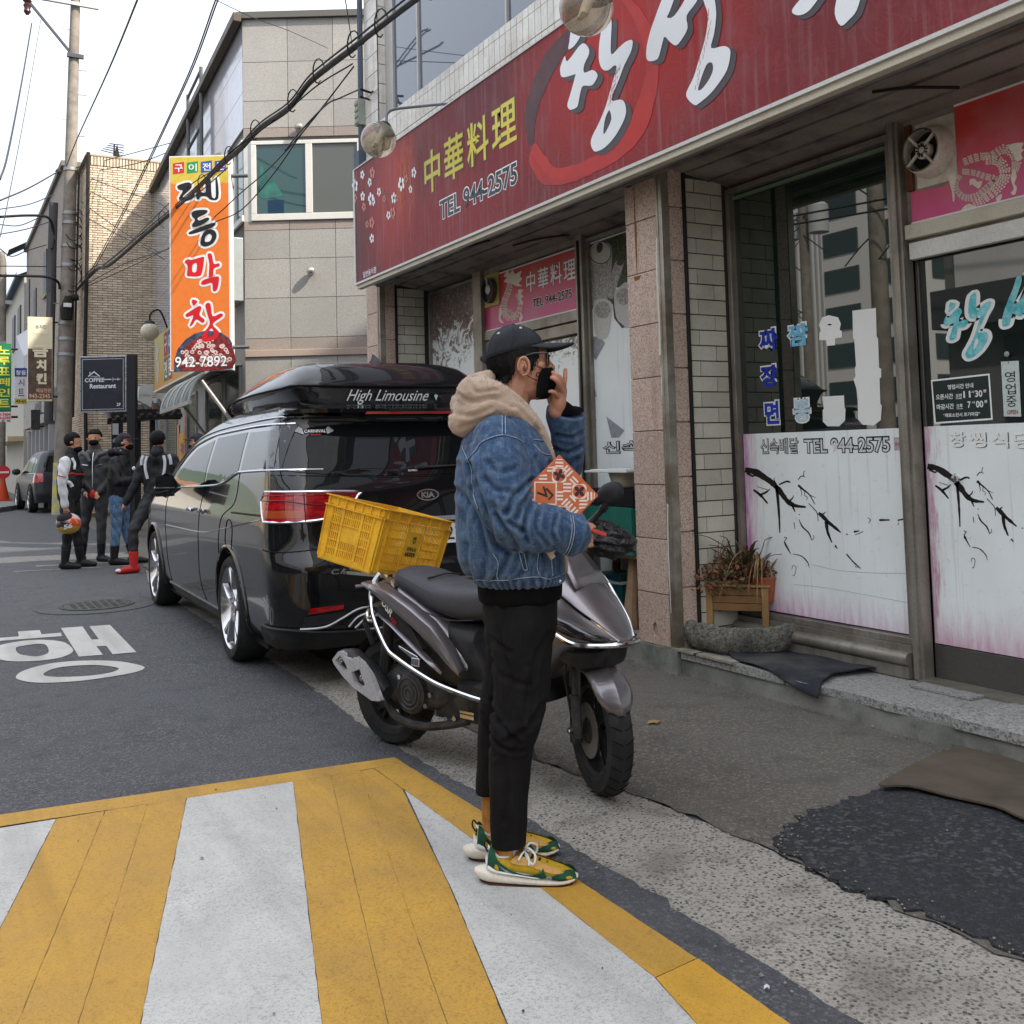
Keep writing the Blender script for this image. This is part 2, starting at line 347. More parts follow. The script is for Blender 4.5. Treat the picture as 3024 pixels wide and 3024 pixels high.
M_YELD = m_paint('joint_yellow',(.27,.15,.025),(.22,.125,.025),.5);b = MB();b.prism([L(*w1,4.25),L(*w2l,4.25),L(*w2l,YB),L(*w1,YB)],flat(.003),0,0);b.prism([L(*w2r,4.2),(1.655,4.2),(1.655,3.9),L(*br,YB),L(*w2r,YB)],flat(.003),0,0);struct('paint_underlayer',b,M_YELD)
w0 = ((-.30,4.38),(-.62,3.45));y0 = ((-1.0,4.45),(-1.3,3.5))
strip(y0,w0,M_YEL,10);strip(w0,w1,M_WHT,11);strip(w1,a1,M_YEL,12);strip(a1,a2,M_YEL,13);strip(a2,w2l,M_YEL,14);strip(w2l,w2r,M_WHT,15)
strip(w2r,j1,M_YEL,16);strip(j1,j2,M_YEL,17)
band('yellow_stripe',[(1.592,4.20),(1.652,4.20),(1.647,3.88),(1.403,2.948),(1.183,2.194),L(*br,YB),(L(*j2,YB)[0]+.003,YB)],M_YEL,.0045,18)
band('white_stripe',[(1.65,3.86),(1.65,3.78),(1.641,3.31),(1.632,2.76),(1.60,2.17),(1.555,1.96),(1.45,.5),(1.4,YB),L(*br,YB),(1.186,2.194),(1.406,2.948)],M_WHT,.0044,19)
# road lettering (the syllable painted on the asphalt)
M_LET = m_paint('lettering_paint',(.50,.49,.45),(.44,.43,.40),.25)
o1o = [(.38,8.15),(.397,8.34),(.451,8.597),(.599,8.693),(.74,8.649),(.861,8.464),(.893,8.157),(.872,7.932),(.772,7.779),(.632,7.761),(.495,7.842),(.419,7.978)]
o1i = [(.545,8.40),(.60,8.462),(.70,8.48),(.745,8.371),(.729,8.04),(.653,7.936),(.598,8.0),(.545,8.14)]
o2o = [(.47,7.253),(.54,7.47),(.716,7.604),(.907,7.563),(1.086,7.411),(1.181,7.214),(1.212,7.061),(1.138,6.948),(.98,6.896),(.796,6.887),(.625,6.953),(.517,7.074)]
o2i = [(.632,7.266),(.709,7.403),(.825,7.418),(.947,7.356),(1.034,7.234),(1.063,7.121),(.999,7.032),(.872,7.013),(.726,7.076),(.644,7.163)]
sp = lambda L:[tuple(p) for p in smooth_pts(L,4,True)]
b = MB();b.prism([(.611,9.206),(.767,9.163),(.76,8.93),(.899,8.91),(.886,8.735),(.40,8.82),(.41,8.975),(.601,8.94)],flat(.004),0,0)
b.prism(sp(o1o),flat(.004),0,0,[sp(o1i)]);b.prism([(.924,9.162),(1.083,9.131),(1.061,8.416),(1.111,8.395),(1.132,9.105),(1.284,9.067),(1.26,7.66),(1.107,7.684),(1.117,8.061),(1.052,8.086),(1.046,7.707),(.895,7.74)],flat(.004),0,0)
b.prism(sp(o2o),flat(.004),0,0,[sp(o2i)]);struct('road_lettering',b,M_LET)
# manhole and repair ring, worn light bands
m = mat('cast_iron',(.05,.048,.045),.75,.2,c2=(.09,.085,.08),ns=14,bump=.5,bs=50)
b = MB();c = (1.36,10.4);cir = lambda r:[(c[0]+r*math.cos(a)*.92,c[1]+r*math.sin(a)) for a in np.linspace(0,2*PI,40,False)]
b.prism(cir(.56),flat(.003),0,0);mr = struct('manhole_surround',b,m_asphalt('patch_ring',(.055,.054,.054),(.12,.12,.12),110))
b = MB();b.prism(cir(.585),flat(.005),0,0,[cir(.56)]);b.prism(cir(.36),flat(.006),0,.004,[cir(.33)]);b.prism(cir(.32),flat(.006),0,.004)
for i in range(-4,5):
    for j in range(-4,5):
        if i*i+j*j < 15:b.box(c[0]+i*.068-.02,c[0]+i*.068+.02,c[1]+j*.072-.02,c[1]+j*.072+.02,.01,.015)
solo('manhole_cover',b,m,'round cast iron manhole cover in the road ahead of the black van','manhole cover')
mLB = m_asphalt('worn_band',(.15,.14,.125),(.25,.23,.2),90)
for k,(p,zz) in enumerate([([(-4.5,17.9),(1.61,16.45),(2.5,16.1),(2.5,15.2),(1.53,15.55),(-4.5,17.0)],.003),([(1.2,15.0),(2.4,14.7),(2.4,14.5),(1.2,14.78)],.003),([(.9,14.4),(2.2,14.1),(2.25,13.95),(.9,14.28)],.003)]):
    b = MB();b.prism(ragged(p,.03,.2,True,40+k),flat(zz),0,0);struct('worn_concrete_strip',b,mLB)
# far pavement kerb on the left of the parked car
b = MB();b.prism([(-1.5,34),(1.35,31.5),(2.3,34),(2.4,60),(-1.5,60)],flat(0),0,.14);struct('far_kerb',b,mat('kerb_stone',(.22,.21,.20),.85,c2=(.15,.145,.14),ns=3,bump=.3))
# ================================================================ THE RESTAURANT BUILDING
z3 = Zm(1000,0,.5176);z4 = Zm(2000,0,1024/1932);z5 = Zm(2000,900,1024/1649);zd = Zm(2700,750,324/1043)
z6 = Zm(1600,0,1000/1932);zp = Zm(1240,650,.4142);zf = Zm(2550,100,474/1308);z1 = Zm(0,0,1100/1932)
def wp(z,X):                      # points read off a wall plane -> 3D, with depth toward the street
    def f(a,b,d=0):p = on_x(*z(a,b),X);return (p[0]-d,p[1],p[2])
    return f
def t_granite(name,a,b,c,sc=130,world=True,stain=None):
    t = NT(name);co = t.co(world);s = t.n('SeparateColor',i0=t.voro(co,sc,out='Color'))
    col = t.mix(t.rng(s.outputs[0],.35,.6),a,b);col = t.mix(t.rng(s.outputs[1],.72,.76),col,c)
    col = t.mix(t.math('MULTIPLY',t.rng(t.noise(co,2.2,6),.4,.68),.35),col,tuple(v*.7 for v in a))
    if stain:
        st = t.co(world,(9,9,.9));col = t.mix(t.math('MULTIPLY',t.rng(t.noise(st,1.2,5),.55,.75),.6),col,stain)
    t.set(col=t.vary(col),rough=.62);t.bump(t.noise(co,200,3),.15,.002);return t.m
M_PINK = t_granite('pink_granite',(.60,.46,.37),(.48,.345,.27),(.28,.20,.165),150,stain=(.20,.12,.07))
M_MORT = mat('mortar',(.36,.29,.22),.9,bump=.3)
M_ALU = mat('brown_aluminium',(.32,.295,.25),.45,.5,c2=(.23,.205,.17),ns=3,dirt=(.08,.065,.05),damt=.6,streak=('#4a3c2c',.4))
M_STEEL = mat('worn_steel_trim',(.36,.335,.28),.42,.6,c2=(.25,.215,.16),ns=5,dirt=(.11,.06,.03),damt=.5)
M_DARK = mat('dark_gap',(.02,.018,.016),.8)
M_SOFF = mat('soffit_boards',(.30,.265,.235),.75,c2=(.21,.185,.16),ns=2,dirt=(.03,.025,.02),damt=.7,bump=.2)
M_PIPE = mat('rusty_pipe',(.22,.205,.19),.55,.2,c2=(.06,.05,.045),ns=4,dirt=(.05,.03,.02),damt=.8,bump=.25)
M_CREAMB = mat('cream_brick',(.58,.55,.45),.42,c2=(.50,.47,.38),ns=3,dirt=(.2,.17,.12),damt=.35,fine=.06,bump=.12,bs=40)
M_WTILE = mat('white_tile',(.72,.70,.64),.3,c2=(.62,.59,.53),ns=2.2,dirt=(.32,.24,.15),ds=3.3,damt=.55,fine=.05,streak=('#7a5a35',.3))
M_GROUT = mat('dark_grout',(.06,.055,.05),.9)
M_STEP = t_granite('step_granite',(.36,.355,.33),(.28,.275,.255),(.15,.145,.14),120)
M_PLINTH = mat('rendered_plinth',(.24,.235,.21),.9,c2=(.15,.155,.13),ns=3.5,dirt=(.05,.055,.04),ds=5,damt=.7,bump=.5,bs=70)
M_FILM = None
def m_film(name,seed,pink=True,yl=4.86,zt=1.41):
    """white vinyl window film; its faded magenta print is strongest at the left edge and along the bottom"""
    t = NT(name);co = t.co(True);sp_ = t.n('SeparateXYZ',i0=co);base = (.82,.86,.84)
    c = t.mix(t.rng(t.noise(co,3,5),.4,.7),base,(.77,.80,.78))
    if pink:
        nz = t.noise(t.co(True,(1,6,1)),5,6,.7);nz2 = t.math('MULTIPLY',t.math('SUBTRACT',nz,.5),.35)
        zb = t.math('ADD',sp_.outputs[2],t.math('MULTIPLY',t.math('SUBTRACT',yl,sp_.outputs[1]),.06 if yl > 4 else .0))
        f1 = t.rng(t.math('ADD',zb,nz2),.30,.56,1,0);f2 = t.rng(t.math('ADD',t.math('SUBTRACT',yl,sp_.outputs[1]),nz2),0,.17 if yl > 4 else .08,1,0)
        f = t.math('MAXIMUM',f1,f2);f = t.math('MULTIPLY',t.math('POWER',f,1.5),.85)
        c = t.mix(f,c,(.50,.13,.36) if yl > 4 else (.55,.27,.38))
        c = t.mix(t.math('MULTIPLY',t.rng(t.noise(co,26,6,.8),.60,.68),.35 if yl > 4 else .5),c,(.36,.28,.30))
    c = t.mix(t.math('MULTIPLY',t.rng(t.noise(t.co(True,(30,30,.8)),1,3),.62,.66),.2),c,(.35,.35,.33))
    t.set(col=c,rough=.35,spec=.25);return t.m
t = NT('shop_glass');t.set(col=t.mix(t.rng(t.n('SeparateXYZ',i0=t.co(True)).outputs[2],1.4,3),(.008,.013,.011),(.014,.026,.019)),rough=.012,ior=2.05);M_GLASS = t.m
t = NT('upper_window_glass');t.set(col=(.05,.065,.10),rough=.03,ior=2.1);M_UGLASS = t.m

bld = thing('restaurant_building','long tiled street building housing the Chinese restaurant with pink granite pillars under the red sign','building',(3.86,5.1,0))
B = lambda name,b,m,**k:part(name,b,m,bld,world=True,**k)
# core masses behind everything
b = MB();b.box(4.47,9.5,-6,9.74,.0,8.6);b.box(3.89,4.47,-6,9.72,3.12,4.66);b.box(3.89,4.47,9.44,9.71,.13,8.6);b.box(3.99,4.47,-6,9.2,4.66,8.6)
B('wall_core',b,M_GROUT)
b = MB();b.box(3.84,9.55,-6.05,9.80,8.6,8.75);B('roof',b,mat('roof_coping',(.2,.2,.2),.8))
# step, plinth
b = MB();b.box(3.865,4.5,-6,5.62,-.01,.095);b.box(3.865,4.5,5.62,9.9,-.01,.10);b.box(3.835,4.3,4.87,5.30,-.01,.138);b.box(3.84,3.97,9.39,9.80,-.01,.13);B('plinth',b,M_PLINTH)
y = 4.85;k = 0
for y0,y1 in ((4.02,4.86),(3.02,4.015),(1.9,3.015),(.8,1.895),(-1,.795),(-3,-1.005)):
    k += 1;b = MB();P = [(3.845+.01*(k % 2),y0),(3.85,y1),(4.42,y1),(4.42,y0)] if k != 2 else [(3.90,3.02),(3.85,3.35),(3.87,3.6),(3.845,3.9),(3.86,4.015),(4.42,4.015),(4.42,3.02)]
    b.prism(P,flat(.096),0,.038+.006*(k % 2));B('step_slab',b,M_STEP,bevel=.006)
for y0,y1 in ((5.32,6.6),(6.605,8.0),(8.005,9.38)):
    b = MB();b.box(3.85,4.42,y0,y1,.101,.14);B('step_slab',b,M_STEP,bevel=.006)
# pillars with granite tiles (street face + side face)
for (ya,yb) in ((4.895,5.27),(9.415,9.775)):
    b = MB();b.box(3.872,4.47,ya+.012,yb-.002,.13,3.06);B('pillar_core',b,M_MORT)
    zz = [.142,.455,.785,1.115,1.445,1.775,2.105,2.435,2.765,3.055]
    for i in range(9):
        b = MB();x0 = 3.858+random.uniform(-.002,.002)
        if i == 0 and ya < 5:       # tile with the broken drain hole
            fn = lambda a,c,d:(x0-d,a,c);b.prism([(ya+.05,zz[0]),(yb,zz[0]),(yb,zz[1]-.005),(ya+.05,zz[1]-.005)],fn,-.014,0,[[(5.105+.027*math.cos(q),.228+.045*math.sin(q)) for q in np.linspace(0,2*PI,14,False)]])
        else:b.box(x0,3.872,ya+.05,yb,zz[i],zz[i+1]-.005)
        B('granite_tile',b,M_PINK,bevel=.0025)
        b = MB();b.box(3.912,4.015,ya,ya+.012,zz[i]+.05,zz[i+1]+.04 if i < 8 else 3.055);B('granite_tile',b,M_PINK)
    b = MB();b.box(3.852,3.91,ya-.004,ya+.048,.135,3.055);b.box(3.846,3.856,ya+.03,ya+.05,.135,3.055);B('corner_trim',b,M_STEEL,bevel=.003)
    b = MB();b.tube([(4.028,ya-.008,.14),(4.028,ya-.008,3.03)],.011,8);B('downpipe',b,M_DARK,smooth=True)
    b = MB();b.box(4.01,4.40,ya+.006,ya+.012,.13,3.06);B('mortar_bed',b,M_GROUT)
    # cream glazed bricks of the reveal
    r = 0;z = .15
    while z < 2.99:
        h = min(.088,3.0-z);cut = 4.245 if r % 2 == 0 else 4.115
        for x0,x1 in ((4.045,cut-.003),(cut+.003,4.335)):
            b = MB();b.box(x0,x1,ya-.001+random.uniform(-.001,.001),ya+.007,z,z+h);B('brick',b,M_CREAMB)
        z += .0955;r += 1
b = MB();b.add([(3.855,5.17,2.99),(3.855,5.163,2.99),(3.8555,5.155,2.72),(3.8555,5.165,2.40),(3.8555,5.175,2.66)],[(0,1,2,3,4)]);b.add([(3.8555,5.20,2.42),(3.8555,5.12,2.42),(3.8555,5.14,2.395),(3.8555,5.19,2.39)],[(0,1,2,3)]);B('rust_stain',b,mat('rust',(.22,.075,.02),.9))
b = MB();b.ball((3.85,5.21,3.02),.045,10,6,(.8,1.3,.5));B('dried_sealant',b,M_DARK,smooth=True)
b = MB();b.tube([(3.851,4.94,2.62),(3.849,4.945,2.4),(3.85,4.942,2.1),(3.849,4.945,1.9)],[.008,.012,.009,.011],6);b.tube([(3.85,4.942,1.83),(3.849,4.94,1.65)],.006,6)
b.tube([(3.85,4.93,1.0),(3.85,4.935,.7),(3.85,4.93,.35)],[.006,.008,.005],6);B('sealant_bead',b,mat('sealant',(.55,.52,.46),.6),smooth=True)
# soffit, beams
b = MB();b.add([(3.70,-6,3.075),(3.70,9.40,3.075),(4.46,9.40,2.975),(4.46,-6,2.975),(3.70,-6,3.12),(3.70,9.40,3.12),(4.46,9.40,3.12),(4.46,-6,3.12)],[(0,1,2,3),(4,7,6,5),(0,4,5,1),(2,6,7,3)]);B('soffit',b,M_SOFF)
for x,z in ((4.03,3.028),(4.22,3.003)):
    b = MB();b.box(x,x+.012,-6,9.4,z-.008,z+.01);B('soffit_batten',b,M_PIPE)
b = MB();b.tube([(3.76,-6,3.035),(3.76,4.87,3.035)],.028,12);b.tube([(3.76,5.30,3.035),(3.76,9.38,3.035)],.028,12);B('under_sign_pipe',b,M_PIPE,smooth=True)
b = MB();b.box(3.665,3.715,-6,9.42,2.985,3.06);b.box(3.81,3.85,-6,9.40,3.00,3.08);B('sign_support_beam',b,M_PIPE,bevel=.004)
for pts in ([(4.1,7.15,3.01),(4.12,6.85,3.0),(4.18,6.6,2.985),(4.22,6.5,2.975)],[(3.95,3.35,3.03),(4.0,3.2,3.01),(4.08,3.08,2.985),(4.15,3.02,2.975)],[(3.74,7.4,3.0),(3.78,7.1,3.0),(3.85,6.95,3.01)]):
    b = MB();b.tube(smooth_pts(pts,4),.008,6);B('loose_cable_end',b,M_DARK,smooth=True)
# ---- right bay: show window, post, door
def frame(ya,yb,za,zb,w,X,dpt=.05,nm='window_frame',m=None):
    b = MB();m = m or M_ALU
    b.box(X,X+dpt,ya,yb,zb-w,zb);b.box(X,X+dpt,ya,yb,za,za+w);b.box(X,X+dpt,ya,ya+w,za+w,zb-w);b.box(X,X+dpt,yb-w,yb,za+w,zb-w);return B(nm,b,m,bevel=.003)
fw = frame(3.60,4.888,.30,2.955,.035,4.355,.06)
b = MB();b.box(4.402,4.41,3.63,4.86,.33,2.93);g1 = B('show_window',b,M_GLASS)
b = MB();b.box(4.394,4.398,3.64,4.848,.345,1.408);f1 = B('window_film',b,m_film('faded_window_film',1))
b = MB();b.box(4.385,4.40,3.64,4.85,2.885,2.905);B('blind_rail',b,mat('green_rail',(.16,.24,.15),.4))
b = MB();b.box(4.30,4.46,3.60,4.888,.14,.20);b.tube([(4.315,3.60,.235),(4.315,4.888,.235)],.036,14);b.box(4.33,4.46,3.60,4.888,.20,.30);B('window_sill',b,M_ALU,smooth=True,angle=40)
b = MB();b.box(4.33,4.405,3.529,3.60,.14,3.01);b.box(4.315,4.335,3.548,3.582,.14,3.01);B('window_post',b,M_ALU,bevel=.004)
mBarD = mat('cream_bar',(.56,.52,.42),.5,dirt=(.2,.16,.1),damt=.4);mBarW = mat('white_bar',(.66,.65,.61),.45,dirt=(.25,.22,.16),damt=.3)
b = MB();b.box(4.345,4.40,.4,3.527,2.37,2.445);B('transom_bar',b,mBarD,bevel=.004)
b = MB();b.box(4.36,4.40,.4,3.517,2.265,2.352);B('transom_bar',b,mBarW,bevel=.004)
b = MB();b.box(4.38,4.43,.4,3.53,2.27,3.0);B('transom_panel',b,M_SOFF)
for (ya,yb) in ((2.02,3.522),(.5,2.0)):
    b = MB();b.box(4.405,4.43,ya,yb,.145,.315);b.box(4.405,4.43,ya,ya+.045,.315,2.262);b.box(4.405,4.43,yb-.02,yb,.315,2.262);B('door_frame',b,mat('dark_door_frame',(.10,.095,.085),.4,.5,dirt=(.05,.045,.04)),bevel=.003)
    b = MB();b.box(4.414,4.42,ya+.045,yb-.02,.315,2.262);d = B('sliding_door',b,M_GLASS)
b = MB();b.box(4.404,4.412,2.09,3.515,.322,1.41);B('door_film',b,m_film('faded_door_film',2,True,3.515))
b = MB();b.box(4.404,4.412,.55,1.95,.322,1.41);B('door_film',b,m_film('faded_door_film_b',3,True,1.95))
b = MB();b.box(4.28,4.42,-6,3.53,.136,.15);B('door_track',b,M_ALU)
b = MB();b.box(4.18,4.30,3.16,3.50,.137,.147);B('threshold_plate',b,M_STEP)
b = MB();b.lathe([(.0,-.02),(.017,-.018),(.02,-.008),(.013,0),(.012,.012),(.02,.013)],(4.392,3.335,1.147),(1,0,0),16);B('door_knob',b,mat('chrome',(.6,.6,.6),.15,1),smooth=True)
# wall beyond the door (out of frame to the right)
b = MB();b.box(4.3,4.47,-6,.48,.1,3.02);B('side_wall',b,M_CREAMB)
# ---- left bay
frame(8.33,9.385,.30,2.96,.03,4.365,.05);
b = MB();b.box(4.402,4.41,5.28,9.38,.31,2.94);B('show_window',b,M_GLASS)
def m_poster(name,kind):
    t = NT(name);co = t.co(True);s = t.n('SeparateXYZ',i0=co);W = (.84,.87,.855)
    if kind == 'herbs':
        n = t.noise(co,6,8,.75,1.5);z = t.rng(s.outputs[2],1.75,2.75,0,1)
        f = t.math('MULTIPLY',t.rng(t.math('ADD',n,t.math('MULTIPLY',t.math('SUBTRACT',z,.75),.32)),.45,.50),1)
        c = t.mix(f,W,(.16,.13,.11));n2 = t.noise(co,17,6,.8,1);c = t.mix(t.math('MULTIPLY',f,t.rng(n2,.5,.6)),c,(.17,.025,.045));c = t.mix(t.math('MULTIPLY',f,t.rng(t.noise(co,30,6,.8),.55,.6)),c,(.40,.38,.34))
    elif kind == 'bowl':
        n = t.noise(co,9,8,.75,1.2);z = t.rng(s.outputs[2],1.6,2.2,0,1)
        f = t.rng(t.math('ADD',n,t.math('MULTIPLY',t.math('SUBTRACT',z,1.),.35)),.47,.53);c = t.mix(f,W,(.15,.14,.12));c = t.mix(t.math('MULTIPLY',f,t.rng(t.noise(co,30,6,.8),.5,.58)),c,(.5,.5,.47))
    t.set(col=c,rough=.3);return t.m
b = MB();b.box(4.396,4.4,8.345,9.355,.33,2.93);B('window_poster',b,m_poster('herb_poster','herbs'))
b = MB();b.box(4.33,4.40,8.17,8.33,.2,2.99);B('window_post',b,M_ALU,bevel=.004)
b = MB();b.box(4.355,4.40,6.60,8.17,2.345,2.425);b.box(4.365,4.40,6.60,8.17,2.245,2.335);B('transom_bar',b,M_ALU,bevel=.004)
b = MB();b.box(4.36,4.40,6.60,8.17,2.94,2.99);B('head_rail',b,M_ALU)
b = MB();b.box(4.40,4.404,6.60,8.17,.33,2.23);B('door_poster',b,m_poster('bowl_poster','bowl'))
b = MB();b.box(4.33,4.405,6.50,6.595,.2,3.0);B('window_post',b,M_ALU,bevel=.004);b = MB();b.box(4.322,4.33,6.535,6.56,1.5,2.95);b.box(4.322,4.33,6.535,6.56,.9,1.45);B('post_groove',b,M_DARK)
frame(5.28,6.50,.30,2.96,.03,4.365,.05)
b = MB();b.box(4.396,4.40,5.31,6.488,.33,2.925);B('window_poster',b,m_film('plain_film',4,False))
b = MB();b.box(4.30,4.46,5.28,9.38,.14,.30);B('window_sill',b,M_ALU,bevel=.004)
# drawn prints on the pot poster: lidded jar, kettle spout, cups, mat squares
P5 = wp(zp,4.3955);cG = mat('print_grey',(.19,.18,.165),.35,c2=(.36,.35,.33),ns=60,lo=.45,hi=.55,fine=.3,fs=150);cL = mat('print_light',(.46,.46,.43),.35,fine=.2);cD = mat('print_dark',(.05,.045,.04),.4);cGr = mat('print_foliage',(.02,.035,.012),.4,c2=(.07,.10,.04),ns=50);cP = mat('print_blue_grey',(.23,.24,.26),.35,c2=(.33,.34,.36),ns=25)
def pr(nm,poly,m,d,z=P5,holes=(),sm=0,closed=True):
    q = [tuple(p) for p in smooth_pts(poly,sm,True)] if sm else poly
    hs = [[tuple(p) for p in smooth_pts(h,sm,True)] if sm else h for h in holes]
    b = MB();b.prism(q,z,d,d,hs);return B(nm,b,m)
ell = lambda cx,cy,rx,ry,n=24,t=0:[(cx+rx*math.cos(a)*math.cos(t)-ry*math.sin(a)*math.sin(t),cy+rx*math.cos(a)*math.sin(t)+ry*math.sin(a)*math.cos(t)) for a in np.linspace(0,2*PI,n,False)]
pr('poster_print',[(1212,175),(1500,75),(1500,480),(1380,480),(1212,420)],cGr,.0002)
pr('poster_print',[(1212,300),(1212,720),(1240,600),(1340,540),(1500,480),(1500,760),(1440,770),(1385,700),(1375,600),(1300,560),(1300,540)],cD,.0003)
pr('poster_print',[(1210,260),(1222,600),(1330,600),(1372,230),(1320,160),(1240,190)],cG,.0006,sm=3)
pr('poster_print',ell(1287,232,78,82,28,-.3),cD,.0009);pr('poster_print',ell(1287,230,73,77,28,-.3),cL,.0012);pr('poster_print',ell(1283,195,22,40,14,.2),cD,.0015)
pr('poster_print',[(1380,330),(1410,290),(1452,300),(1448,340),(1420,420),(1390,520),(1375,560),(1340,530)],cG,.0011,sm=3);pr('poster_print',ell(1427,305,24,20,16),cD,.0014)
pr('poster_print',[(1238,620),(1250,575),(1300,560),(1360,580),(1373,640),(1360,740),(1340,830),(1295,850),(1255,820),(1240,720)],cL,.0016,sm=3);pr('poster_print',ell(1306,640,56,62,24),cG,.0019)
pr('poster_print',[(1385,540),(1420,480),(1500,450),(1500,760),(1440,740),(1400,690)],cL,.0013,sm=2);pr('poster_print',ell(1455,545,55,60,24),cG,.0016)
pr('poster_print',[(1222,830),(1290,830),(1320,880),(1255,1000),(1228,960)],cP,.0008);pr('poster_print',[(1330,1400),(1460,1500),(1420,1550),(1365,1552)],cP,.0008);pr('poster_print',[(1228,1160),(1245,1180),(1262,1260),(1230,1250)],cP,.0008);pr('poster_print',[(1235,1340),(1260,1430),(1237,1450)],cP,.0008)
Yv = (0,-1,0);Zv = (0,0,1)
M_BLK = mat('black_print',(.02,.02,.022),.4,fine=0);M_WPR = mat('white_print',(.62,.63,.62),.4,fine=.04)
def lettering(nm,body,X,yl,yr,zb,zt,m,bold=0.0,outline=None,olm=None,parent=None,spacing=1.0,proud=.0):
    """text on a street-facing plane X, reading toward the viewer; an outline is a bolder copy just behind"""
    P_ = parent or bld;out = []
    if outline:
        b = MB();V,_ = glyphs(body,bold,spacing);V2,_ = glyphs(body,bold+outline,spacing);kx = (yl-yr)/(V[:,0].max()-V[:,0].min());e = (V2[:,0].max()-V2[:,0].min()-(V[:,0].max()-V[:,0].min()))/2*kx
        ky = (zt-zb)/(V[:,1].max()-V[:,1].min());ez = (V2[:,1].max()-V2[:,1].min()-(V[:,1].max()-V[:,1].min()))/2*ky
        b.text(body,(X,yl+e,zb-ez),Yv,Zv,(yl-yr)+2*e,(zt-zb)+2*ez,bold+outline,-.0,spacing);b.v = [(p[0]-proud,p[1],p[2]) for p in b.v];out.append(part(nm+'_outline',b,olm or M_WPR,P_,world=True))
    b = MB();b.text(body,(X,yl,zb),Yv,Zv,yl-yr,zt-zb,bold,0,spacing);b.v = [(p[0]-proud-.0012,p[1],p[2]) for p in b.v];out.append(part(nm,b,m,P_,world=True));return out
lettering('lettering','신속배달',4.394,6.375,5.42,1.305,1.392,M_WPR,.0,.05,M_BLK)
lettering('lettering','신속배달',4.3935,4.694,4.385,1.285,1.372,M_WPR,.0,.05,M_BLK);lettering('lettering','TEL 944-2575',4.3935,4.335,3.73,1.285,1.362,M_WPR,.01,.065,M_BLK)
b = MB();b.box(4.3925,4.394,3.615,3.70,1.292,1.36);B('small_sticker',b,mat('sticker_pink',(.5,.33,.35),.5,c2=(.55,.5,.5),ns=40));
b = MB();b.text('창씽식당',(4.392,3.69,1.318),Yv,Zv,.055,.014,.02);B('sticker_print',b,mat('sticker_ink',(.15,.1,.1),.5))
# menu letters on the glass
M_BLU1 = mat('letter_blue',(.02,.045,.38),.45,fine=.15);M_BLU2 = mat('letter_sky_blue',(.12,.45,.72),.5,c2=(.28,.6,.75),ns=50);M_BLU3 = mat('letter_faded_blue',(.32,.52,.64),.5,c2=(.6,.68,.68),ns=60,lo=.35,hi=.6);M_VIN = mat('white_vinyl',(.82,.82,.78),.35,fine=.03)
for ch,yl,yr,zb,zt,m in (('짜',4.678,4.52,1.905,2.04,M_BLU1),('장',4.678,4.53,1.685,1.82,M_BLU1),('면',4.655,4.535,1.462,1.60,M_BLU1),('짬',4.435,4.275,1.91,2.04,M_BLU2),('뽕',4.415,4.285,1.465,1.60,M_BLU3)):
    lettering('menu_letter',ch,4.401,yl,yr,zb,zt,m,.035,.06,M_VIN)
V5 = wp(z5,4.4005)
pr('bare_vinyl_backing',[(690,60),(720,50),(765,60),(778,90),(772,120),(783,125),(783,155),(752,160),(750,192),(712,195),(708,168),(676,168),(676,132),(684,125),(674,95)],M_VIN,0,V5,[[(712,95),(725,89),(738,95),(725,99)]])
pr('bare_vinyl_backing',[(833,28),(945,15),(948,150),(955,160),(960,300),(970,305),(970,345),(962,350),(966,470),(973,480),(968,548),(935,574),(880,570),(860,545),(858,455),(852,400),(838,355),(848,340),(845,300),(850,290),(842,165),(836,160)],M_VIN,0,V5)
pr('bare_vinyl_backing',[(690,437),(793,431),(796,490),(800,495),(798,550),(770,578),(715,578),(692,555),(692,500),(697,495)],M_VIN,0,V5)
